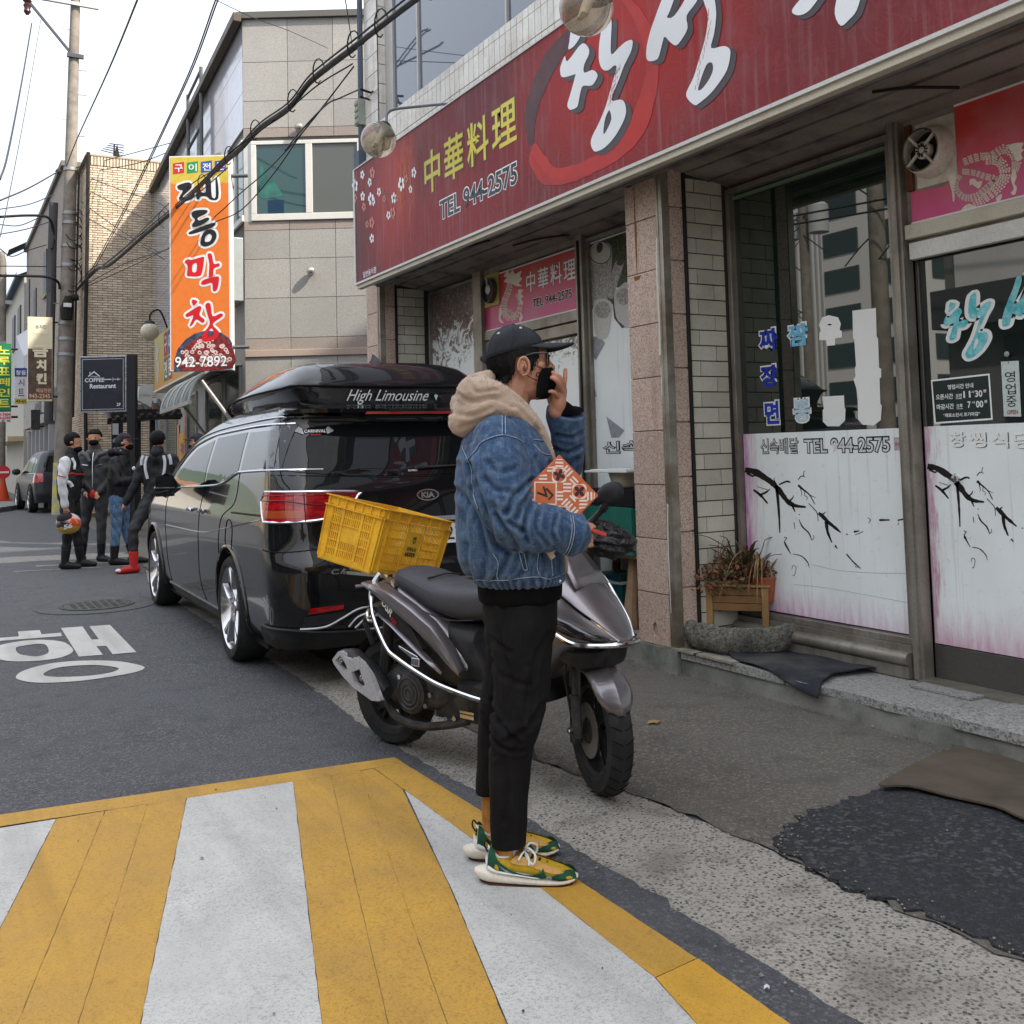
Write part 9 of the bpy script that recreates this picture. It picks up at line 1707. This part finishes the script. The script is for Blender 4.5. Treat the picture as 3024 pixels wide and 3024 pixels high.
# ================================================================ THE RIDERS
M_LEA = mat('black_riding_fabric',(.014,.014,.016),.6,c2=(.028,.028,.031),ns=7,world=False,bump=.4,bs=30);M_LEG = mat('grey_leather',(.035,.035,.038),.5,c2=(.06,.06,.062),ns=6,world=False,bump=.5,bs=25);M_WLE = mat('white_riding_panel',(.62,.63,.65),.55,world=False,c2=(.5,.5,.52),ns=6,bump=.5,bs=22);M_RLE = mat('red_leather',(.42,.02,.018),.5,world=False);M_JEA = m_denim('jeans',(.04,.09,.17),(.07,.14,.25),(.2,.3,.42));M_BOO = mat('boot_black',(.016,.016,.017),.4,world=False)
def rider(lab,loc,rz,J,jm,tm,bm_,cap=False,maskm=True,legs=None,hair=True,armm=None):
    """J: joints in the figure's own frame (x forward, y left, z up)"""
    o = thing('person',lab,'person',(*loc,0),rz,None);H = np.array(J['head']);f_ = np.array(J.get('face',(1,0,0)),float);f_ /= np.linalg.norm(f_);sd_ = np.cross((0,0,1),f_);b = MB()
    b.ball(H+[0,0,.02],1,16,12,(.088,.080,.10));b.ball(H+f_*.025+np.array([0,0,-.045]),.066,14,10);b.ball(H+f_*.088+np.array([0,0,-.01]),.016,8,6);tb(b,[H+np.array([-.01,0,-.2]),H+np.array([-.01,0,-.03])],[.06,.056],10)
    for s_ in (-1,1):b.ball(H+sd_*s_*.084,.022,8,6)
    for k in ('L','R'):
        e,h = np.array(J['e'+k]),np.array(J['h'+k]);d = (h-e)/np.linalg.norm(h-e);tb(b,[e,h],[.035,.026],8);c = h+d*.045;b.ball(c,.034,10,8,(.9,.8,1));s2_ = np.cross(d,(0,1,0));s2_ /= np.linalg.norm(s2_)+1e-6
        for q in range(4):p = c+s2_*(.022-.015*q)+d*.02;tb(b,[p,p+d*.035,p+d*.055+np.array([.01,-.01,0])],[.010,.009,.008],6)
        tb(b,[c+s2_*.03,c+s2_*.045+d*.03],[.011,.009],6)
    fuse('body',b,M_SKIN,o,.0085,2)
    P_ = np.array(J['hip']);S_ = np.array(J['chest']);b = MB();sh = J.get('wide',.17);lat = np.array(J.get('lat',(0,1,0)),float);lat /= np.linalg.norm(lat)
    tb(b,[P_+lat*.06,P_*.5+S_*.5+lat*.08,S_+lat*(sh-.08),H+np.array([-.01,0,-.16])],[.125,.125,.11,.07],14);tb(b,[P_-lat*.06,P_*.5+S_*.5-lat*.08,S_-lat*(sh-.08),H+np.array([-.01,0,-.16])],[.125,.125,.11,.07],14)
    ab = MB()
    for k,s_ in (('L',1),('R',-1)):tb(ab if armm and k in armm[0] else b,[S_+lat*s_*sh+np.array([0,0,.03]),(S_+lat*s_*(sh+.03)+np.array(J['e'+k]))/2,J['e'+k],(np.array(J['e'+k])*.4+np.array(J['h'+k])*.6),J['h'+k]],[.075,.068,.058,.052,.044],12)
    dsp = lambda co,no:.006*np.sin(co[:,2]*42+co[:,0]*30+co[:,1]*17)*np.sin(co[:,0]*25+co[:,1]*31)
    jk_ = fuse('jacket',b,jm,o,.011,3,.5,dsp)
    if armm:fuse('sleeve',ab,armm[1],o,.010,3,.5,dsp)
    b = MB()
    for k,s_ in (('L',1),('R',-1)):
        kn,ft = np.array(J['k'+k]),np.array(J['f'+k]);hp = P_+lat*s_*.085;tb(b,[hp,(hp+kn)/2,kn,kn*.45+(ft+[0,0,.1])*.55],[.098,.088,.066,.060],12)
        tf = np.array(J.get('t'+k,(1,0,0)),float);tf /= np.linalg.norm(tf);bo_ = MB();tb(bo_,[kn*.35+(ft+[0,0,.1])*.65,ft+[0,0,.09]],[.060,.048],12);tb(bo_,[ft+np.array([0,0,.05])-tf*.03,ft+tf*.09+np.array([0,0,.045]),ft+tf*.18+np.array([0,0,.032])],[.048,.045,.030],12);fuse('boot',bo_,bm_,o,.010,2)
    fuse('trousers',b,tm,o,.011,3,.5,dsp)
    top = mat('cap_cotton',0) if cap else M_HAIR;b = MB();b.ball(H+np.array([0,0,.038])-f_*.012,1,18,12,(.098,.093,.098));v = np.array(b.v);keep = lambda p:(p-H)@f_ < .035 or p[2] > H[2]+.062
    b.f = [q for q in b.f if all(keep(v[i]) and v[i][2] > H[2]-.075 for i in q)];b.mi = b.mi[:len(b.f)];part('cap' if cap else 'hair',b,top,o,smooth=True,solid=.01)
    if cap:b = MB();b.loft([[H+f_*(.08+.10*t_)*math.cos(a)+sd_*.085*math.sin(a)+np.array([0,0,.055-.012*abs(a)]) for a in np.linspace(-1.1,1.1,8)] for t_ in (0,.5,1)],False,False);part('brim',b,top,o,smooth=True,solid=.008)
    if maskm:b = MB();b.ball(H+f_*.045+np.array([0,0,-.05 if maskm is True else -.085]),1,14,10,(.066,.066,.048));part('face_mask',b,M_MASK,o,smooth=True)
    b = MB();tb(b,[H+np.array([-.02,0,-.135]),H+np.array([-.015,0,-.11])],[.082,.075],12);part('collar',b,jm,o,smooth=True)
    b = MB()
    for s_ in (-1,1):b.ball(H+f_*.082+sd_*s_*.03+np.array([0,0,.012]),.008,8,6,(1,1,.5))
    part('eyes',b,M_BLK,o,smooth=True);return o,jk_
# frames: x forward
az_ = lambda v:math.atan2(v[1],v[0])
r1,j1_ = rider('rider in white sleeved jacket carrying a helmet, leftmost of the group',(1.53,14.25),R(-25),dict(head=(.05,0,1.60),face=(1,.1,0),hip=(0,0,.93),chest=(0,0,1.32),wide=.15,eL=(.10,.20,1.08),hL=(.26,.10,.95),eR=(-.01,-.22,1.08),hR=(.02,-.20,.80),kL=(.05,.10,.50),kR=(.02,-.09,.50),fL=(.10,.13,0),fR=(-.02,-.09,0)),M_LEA,M_LEA,M_BOO,maskm=2,armm=('R',M_WLE))
def deco(o,jk_,pts,w_,m,side,nm='jacket_stripe'):
    onto(jk_,pts,w_,nm,m,o,side,5,.0)
deco(r1,j1_,[(.07,1.40),(.10,1.33),(.105,1.26)],.022,M_WLE,-1);deco(r1,j1_,[(.03,1.19),(.09,1.205),(.13,1.18)],.012,M_RLE,-1);deco(r1,j1_,[(.03,1.11),(.07,1.09),(.09,1.04)],.024,M_WLE,-1);b = MB();b.ball((.27,.07,.93),.038,10,8,(1,.7,1.5));part('red_glove',b,M_RLE,r1,smooth=True)
b = MB();b.tube([(-.045,-.275,1.19),(.0,-.29,1.175),(.05,-.265,1.165)],.007,5);part('sleeve_piping',b,M_RLE,r1)
hl_ = thing('helmet','black helmet with orange and yellow flames hanging from the first rider hand','helmet',(1.50,14.02,.44));b = MB();b.ball((0,0,.14),1,24,16,(.15,.13,.135))
t = NT('helmet_graphics');co = t.co(False);s = t.n('SeparateXYZ',i0=co);n_ = t.math('MULTIPLY',t.noise(co,9,3),.25);c = t.mix(t.rng(t.math('ADD',t.math('ADD',s.outputs[0],s.outputs[2]),n_),.27,.30),(.014,.014,.02),(.55,.08,.02));c = t.mix(t.rng(t.math('SUBTRACT',s.outputs[2],t.math('MULTIPLY',n_,.4)),.045,.06,1,0),c,(.50,.30,.03));c = t.mix(t.rng(t.math('ADD',t.math('ADD',s.outputs[0],s.outputs[2]),n_),.40,.42),c,(.6,.6,.62));t.set(col=c,rough=.15,coat=1)
part('shell',b,t.m,hl_,smooth=True);b = MB();b.ball((-.03,-.02,.20),1,16,10,(.11,.10,.08));part('lining',b,M_DARK,hl_,smooth=True);b = MB();b.text('56',(-.07,-.133,.075),(1,0,.2),(0,0,1),.10,.06,.04);part('race_number',b,M_WPR,hl_)
r2,j2 = rider('rider facing us in grey leather jacket and black mask, second from left',(1.93,14.95),R(-115),dict(head=(.02,0,1.66),face=(1,.1,0),hip=(0,0,.96),chest=(0,0,1.38),wide=.18,eL=(.02,.25,1.12),hL=(.14,.10,.95),eR=(.02,-.25,1.12),hR=(.14,-.10,.95),kL=(.05,.10,.50),kR=(.03,-.13,.50),fL=(.06,.10,0),fR=(.0,-.17,0),tL=(.5,.8,0)),M_LEG,M_LEG,M_BOO)
b = MB();b.tube(smooth_pts([(.10,.012,1.47),(.128,.01,1.38),(.140,.01,1.2),(.138,.012,.98)],4),.006,5);[b.tube([(.128,s_*.05,1.30),(.122,s_*.13,1.31)],.005,4) for s_ in (-1,1)];part('zip_and_pockets',b,M_SIL,r2,smooth=True);b = MB();[tb(b,[(.05,s_*.15,1.47),(.11,s_*.07,1.44),(.13,s_*.03,1.36)],[.03,.03,.02],8) for s_ in (-1,1)];part('hood',b,mat('grey_hood',(.10,.10,.105),.8,world=False),r2,smooth=True)
r3,j3 = rider('rider in black cap, black coat and blue jeans, third from left',(2.14,14.3),R(-30),dict(head=(.08,0,1.58),face=(1,0,0),hip=(0,0,.93),chest=(.01,0,1.31),wide=.15,eL=(.10,.2,1.10),hL=(.22,-.02,1.15),eR=(.06,-.22,1.08),hR=(.22,-.02,1.10),kL=(.03,.10,.50),kR=(.0,-.09,.50),fL=(.14,.12,0),fR=(-.03,-.09,0)),M_LEA,M_JEA,M_BOO,cap=True)
b = MB();tb(b,[(-.07,.08,1.47),(-.10,0,1.46),(-.07,-.08,1.47)],[.05,.06,.05],10);tb(b,[(.0,-.09,1.47),(.08,-.06,1.44)],[.035,.025],8);part('hood',b,M_LEA,r3,smooth=True);b = MB();tb(b,[(.05,-.05,1.47),(.09,0,1.46),(.05,.05,1.47)],[.03,.03,.03],8);part('neck_scarf',b,mat('purple_scarf',(.16,.12,.35),.8,c2=(.5,.5,.6),ns=40,world=False),r3,smooth=True)
r4,j4 = rider('rider seen from behind in black and white suit with red boots, beside the van mirror',(2.45,13.30),R(62),dict(head=(.0,0,1.58),face=(1,-.2,0),hip=(0,-.02,.93),chest=(.03,0,1.32),wide=.17,eL=(-.06,.26,1.05),hL=(-.05,.38,.83),eR=(.05,-.25,1.10),hR=(.15,-.12,.95),kL=(-.33,.20,.50),kR=(.05,-.10,.50),fL=(-.375,.174,0),fR=(.02,-.06,0),tL=(-.47,.88,0)),M_LEA,M_LEA,M_RLE,maskm=False)
b = MB()
for s_ in (-1,1):
    for pts,w_ in (([(-.10,.10,1.40),(-.115,.12,1.32),(-.12,.115,1.22),(-.12,.09,1.12)],.018),([(-.07,.155,1.41),(-.075,.175,1.35),(-.07,.18,1.29)],.020)):b.tube(smooth_pts([(x,s_*y,z) for x,y,z in pts],3),w_,6)
part('white_back_panels',b,M_WLE,r4,smooth=True);b = MB();b.ball((-.04,.285,1.25),.045,8,6,(.6,.5,.6));part('arm_patch',b,M_WLE,r4,smooth=True);b = MB();b.ball((-.455,.324,.040),.034,10,6,(1,1.3,.8));part('toe_slider',b,M_WLE,r4,smooth=True);b = MB();b.tube([(-.12,-.10,.98),(-.14,-.13,1.02),(-.12,-.18,1.0)],.012,6);b.text('RACING',(-.135,-.10,.94),(0,-1,0),(0,0,1),.11,.03,.03);part('red_trim',b,M_RLE,r4)
rider('person whose dark cap just shows over the windscreen edge of the van',(3.12,14.2),R(150),dict(head=(.0,0,1.56),face=(1,0,0),hip=(0,0,.93),chest=(0,0,1.30),wide=.16,eL=(0,.24,1.08),hL=(.1,.2,.88),eR=(0,-.24,1.08),hR=(.1,-.2,.88),kL=(.02,.1,.5),kR=(.02,-.1,.5),fL=(0,.1,0),fR=(0,-.1,0)),M_LEA,M_LEG,M_BOO,cap=True)
# ================================================================ THINGS ON THE STEP
t = NT('rough_millstone');co = t.co(False);t.set(col=t.mix(t.rng(t.noise(co,16,7,.75),.35,.65),(.46,.44,.37),(.20,.19,.155)),rough=.95);cp_ = t.b.inputs['Base Color'].links[0].from_socket;t.set(col=t.mix(t.rng(t.noise(co,55,6,.85),.52,.44,0,.75),t.mix(t.rng(t.noise(co,80,3),.58,.66,0,.5),cp_,(.48,.46,.40)),(.05,.048,.04)));t.bump(t.noise(co,38,8,.85),1.0,.05);t.bump(t.noise(co,90,4),.6,.008)
b = MB();b.lathe([(.0,.095),(.24,.10),(.275,.11),(.30,.15),(.325,.165),(.35,.16),(.368,.13),(.372,.08),(.35,.03),(.31,.0),(0,0)][::-1],(4.26,4.76,.14),n=72);rs_ = random.Random(2);b.v = [(p[0]+.006*math.sin(p[1]*31+p[2]*40)+rs_.uniform(-.005,.005),p[1]+.006*math.sin(p[0]*27+p[2]*33)+rs_.uniform(-.005,.005),p[2]+.005*math.sin(p[0]*23+p[1]*29)+rs_.uniform(-.004,.004)*(p[2] > .142)) for p in b.v]
solo('stone_basin',b,t.m,'round rough hewn stone basin sitting on the step before the show window','stone basin',smooth=True)
b = mat_sheet([(3.98,4.60),(4.2,4.45),(4.60,4.45),(4.50,4.1),(4.32,3.80),(4.05,3.86),(3.80,3.74),(3.83,3.95),(3.86,4.15),(3.89,4.42)],.146,.012,.006,3);b.v = [(x,y,z-max(0,3.875-x)*.9+.02*math.exp(-((x-4.25)**2+(y-3.85)**2)/.01)) for x,y,z in b.v]
solo('rubber_mat',b,mat('black_rubber_mat',(.022,.024,.030),.75,c2=(.04,.042,.047),ns=5,dirt=(.10,.09,.07),damt=.5,bump=.4,bs=120),'black rubber mat curling over the step edge beside the stone basin','mat',solid=.008,smooth=True)
for k,(y0,y1,lab) in enumerate(((4.70,5.0,'broken pale board strip under the left side of the stone basin'),(4.40,4.72,'broken pale board strip wedged under the black rubber mat'))):
    b = MB();b.box(3.835,3.90,y0,y1,.138,.150);solo('board_strip',b,mat('old_board',(.30,.28,.22),.8,c2=(.18,.16,.12),ns=9),lab,'board')
pn = thing('planter_box','brown wooden planter box on four legs standing in the stone basin','planter',(4.275,4.81,.25),math.atan2(-.28,.23));mPl = mat('planter_wood',(.24,.13,.055),.7,c2=(.18,.09,.04),ns=5,world=False,dirt=(.08,.05,.03),bump=.3);mPl2 = mat('planter_wood_light',(.36,.21,.09),.7,c2=(.27,.15,.06),ns=6,world=False,dirt=(.1,.06,.03))
for x in (-.165,.165):
    for y in (-.075,.085):b = MB();b.box(x-.02,x+.02,y-.02,y+.02,0,.245);part('leg',b,mPl2,pn,bevel=.003)
for k in range(3):b = MB();b.box(-.145,.145,-.088,-.076,.10+.046*k,.143+.046*k);part('plank',b,mPl,pn,bevel=.003)
for k in range(3):b = MB();b.box(-.145,.145,.086,.098,.10+.046*k,.143+.046*k);part('plank',b,mPl,pn,bevel=.003)
for s_ in (-1,1):b = MB();b.box(s_*.165-.006,s_*.165+.006,-.055,.065,.10,.24);part('plank',b,mPl,pn)
b = MB();b.box(-.20,.20,-.105,.115,.242,.256);part('rim',b,mPl2,pn,bevel=.004)
def potted(lab,x,y,z,rp,h,pm,kinds,plab='plant'):
    o = thing('potted_plant',lab,plab,(x,y,z));b = MB();b.lathe([(0,0),(rp*.72,0),(rp,h*.92),(rp*1.07,h*.92),(rp*1.07,h),(rp*.9,h),(rp*.88,h*.9),(0,h*.9)],n=28);part('pot',b,pm,o,smooth=True)
    for kd,n_,m,L_,w_,cx,cy in kinds:
        b = MB();r_ = random.Random(n_)
        if kd == 'bush':
            for i in range(26):
                a = r_.uniform(0,6.3);q = smooth_pts([(cx,cy,h*.9),(cx+.5*L_*math.cos(a)*r_.random(),cy+.5*L_*math.sin(a)*r_.random(),h+L_*.5),(cx+L_*.75*math.cos(a)*r_.random(),cy+L_*.75*math.sin(a)*r_.random(),h+L_*r_.uniform(.35,1))],3);b.tube(q,.0022,4)
            for i in range(n_):
                a = r_.uniform(0,6.3);rr_ = L_*.85*math.sqrt(r_.random());c = np.array([cx+rr_*math.cos(a),cy+rr_*math.sin(a)*.8,h+L_*(.95*r_.random()**.7-.35)*(1-rr_/L_*.4)]);d = np.array([r_.uniform(-1,1) for _ in range(3)]);d /= np.linalg.norm(d);e = np.cross(d,[r_.uniform(-1,1) for _ in range(3)]);e /= np.linalg.norm(e)+1e-6;l_ = w_*r_.uniform(.5,1.2);b.m = i % len(m);b.add([c-d*l_,c+e*l_*.45,c+d*l_,c-e*l_*.45+np.cross(d,e)*l_*.2],[(0,1,2,3)])
        else:
            for i in range(n_):
                a = r_.uniform(0,6.3);up_ = r_.uniform(.3,1) if kd == 'spike' else r_.uniform(.5,1.0);dr = r_.uniform(.5,1.2);ca,sa = math.cos(a),math.sin(a)
                q = smooth_pts([(cx,cy,h*.9),(cx+L_*.35*ca,cy+L_*.35*sa,h+L_*up_*.6),(cx+L_*.7*ca*dr,cy+L_*.7*sa*dr,h+L_*up_*(.95 if kd == 'spike' else .45)),(cx+L_*ca*dr,cy+L_*sa*dr,h+L_*(up_*1.05 if kd == 'spike' else -r_.uniform(.0,.6)))],4);n2_ = len(q);b.m = i % len(m)
                ws = [w_*(1-(k/(n2_-1))**2*.9) for k in range(n2_)];b.add([(p[0]-sa*ws[k]*s_,p[1]+ca*ws[k]*s_,p[2]+(.002 if s_ else -.002)) for k,p in enumerate(q) for s_ in (-1,0,1)],[(3*k+j,3*k+j+1,3*k+j+4,3*k+j+3) for k in range(n2_-1) for j in (0,1)])
        part('foliage',b,m,o,kind='stuff')
mB1 = mat('dry_brown_leaf',(.26,.15,.075),.8,c2=(.10,.05,.03),ns=30);mB2 = mat('reddish_leaf',(.32,.085,.05),.7,c2=(.14,.08,.04),ns=30);mB3 = mat('olive_leaf',(.11,.10,.045),.8);mS1 = mat('dark_green_blade',(.045,.075,.035),.6,c2=(.10,.09,.04),ns=20);mS2 = mat('straw_blade',(.40,.28,.13),.8,c2=(.24,.15,.07),ns=20)
potted('reddish brown succulent in a white pot at the left end of the planter',4.155,4.945,.33,.075,.17,mat('white_pot',(.55,.56,.54),.5,dirt=(.3,.28,.22)),[('bush',560,[mB1,mB2,mB2],.24,.019,0,.0)])
potted('dried brown bush with drooping leaves in the middle of the planter',4.25,4.80,.44,.06,.09,mB1,[('bush',560,[mB1,mB3,mB2],.24,.021,0,0),('spike',30,[mS1,mB2,mS1],.27,.012,.06,-.02)])
potted('straw coloured spider plant arching from an orange pot at the right end',4.37,4.69,.40,.080,.15,mat('orange_pot',(.36,.10,.05),.5),[('arch',40,[mS2,mB1,mS2],.27,.007,0,0),('bush',160,[mB1,mB2],.13,.016,0,0)])
# left of the pillar: log bench with crates, cool box
lg_ = thing('log_bench','rough log bench carrying green crates beside the granite pillar','bench',(4.1,5.8,.14));mLog = mat('log_wood',(.26,.13,.07),.85,c2=(.16,.08,.045),ns=3,streak=('#2a1a10',.6),bump=.7,bs=18);mLog2 = mat('log_wood_worn',(.36,.24,.14),.85,c2=(.2,.11,.06),ns=4,streak=('#2a1a10',.6),bump=.7,bs=18)
for x,y,m,r_ in ((4.07,5.64,mLog2,.05),(4.02,6.10,mLog,.052),(4.33,5.7,mLog,.04),(4.33,6.2,mLog,.04)):b = MB();b.tube([(x,y,.141),(x+.01,y+.01,.3),(x+.02,y,.45),(x+.03,y,.615)],[r_*1.15,r_,r_*.85,r_*.7],10);part('leg',b,m,lg_,world=True,smooth=True)
b = MB();b.tube([(4.02,6.3,.175),(4.03,6.0,.18),(4.05,5.72,.172)],[.03,.034,.03],8);part('ground_rail',b,mLog2,lg_,world=True,smooth=True)
for x in (3.99,4.12,4.25):b = MB();b.box(x,x+.12,5.45,6.35,.617,.637);part('plank',b,mLog,lg_,world=True,bevel=.004)
def tray_crate(lab,x0,x1,y0,y1,z0,z1_,m,ribs):
    o = thing('plastic_crate',lab,'crate',((x0+x1)/2,(y0+y1)/2,z0));b = MB();b.box(x0+.012,x1-.012,y0+.012,y1-.012,z0,z1_-.03);part('crate_wall',b,m,o,world=True)
    b = MB()
    for zc in np.linspace(z0+.01,z1_-.01,5 if ribs else 2):b.box(x0,x1,y0,y1,zc-.006,zc+.006)
    for t_ in np.linspace(0,1,5):y = y0+(y1-y0)*t_;b.box(x0+.002,x1-.002,y-.006,y+.006,z0,z1_-.012);x = x0+(x1-x0)*t_;b.box(x-.006,x+.006,y0+.002,y1-.002,z0,z1_-.012)
    part('crate_ribs',b,m,o,world=True);return o
gc = tray_crate('dark green ribbed plastic crate with small white emblem on the log bench',3.98,4.38,5.47,6.02,.638,.955,mat('green_crate',(.02,.13,.095),.5,c2=(.03,.16,.12),ns=9),True);b = MB();b.text('농협',(3.977,5.76,.79),Yv,Zv,.055,.035,.03);b.prism([(5.735+.012*math.cos(a),.855+.014*math.sin(a)) for a in np.linspace(0,6.28,12,False)],lambda a,c,d:(3.977,a,c),0,0,[[(5.735+.006*math.cos(a),.855+.008*math.sin(a)) for a in np.linspace(0,6.28,12,False)]]);part('crate_emblem',b,M_WPR,gc,world=True)
tray_crate('black plastic tray stacked on top of the green crate',3.99,4.37,5.46,6.0,.957,1.075,mat('black_crate',(.010,.010,.011),.6),False)
bw_ = thing('bowl','large cream bowl with a flared foot under a white foam sheet on the black tray','bowl',(4.15,5.75,1.076));b = MB();b.lathe([(0,0),(.09,0),(.10,.012),(.115,.05),(.13,.10),(.125,.10),(0,.06)],n=30);part('bowl_body',b,mat('cream_ceramic',(.55,.52,.42),.3),bw_,smooth=True)
b = MB();b.box(3.98,4.34,5.52,6.02,1.178,1.192);b.box(4.0,4.30,5.56,5.98,1.192,1.20);solo('foam_sheet',b,mat('foam_white',(.68,.69,.66),.7),'thin white foam sheet lying across the cream bowl','foam sheet',bevel=.003)
cb = thing('cool_box','dark teal cool box with white lid band under the log bench','cool box',(4.28,6.05,.141));b = MB();b.loft([[(s*.105*k*(1 if abs(c) else 1),c*.135*k,z) for s,c in ((-1,-.8),(-.8,-1),(.8,-1),(1,-.8),(1,.8),(.8,1),(-.8,1),(-1,.8))] for k,z in ((.88,0),(.95,.10),(1,.25))]);part('box_body',b,mat('teal_plastic',(.01,.09,.095),.4),cb,smooth=True,angle=50)
b = MB();b.box(-.11,.11,-.14,.14,.25,.27);part('lid_band',b,M_WPR,cb,bevel=.004);b = MB();b.box(-.108,.108,-.138,.138,.271,.32);part('lid',b,mat('teal_plastic',0),cb,bevel=.015)
b = MB();b.box(4.10,4.18,5.68,5.76,.141,.22);solo('foam_block',b,mat('cream_block',(.55,.52,.42),.7),'small cream block beside the right leg of the log bench','block',bevel=.006)
b = MB();b.ball((4.3,6.42,.24),.09,14,10,(1,1,1.1));b.ball((4.22,6.35,.20),.07,12,8);solo('black_rubbish_bag',b,M_BAG,'small black rubbish bag in the shade beneath the log bench','bag',smooth=True)
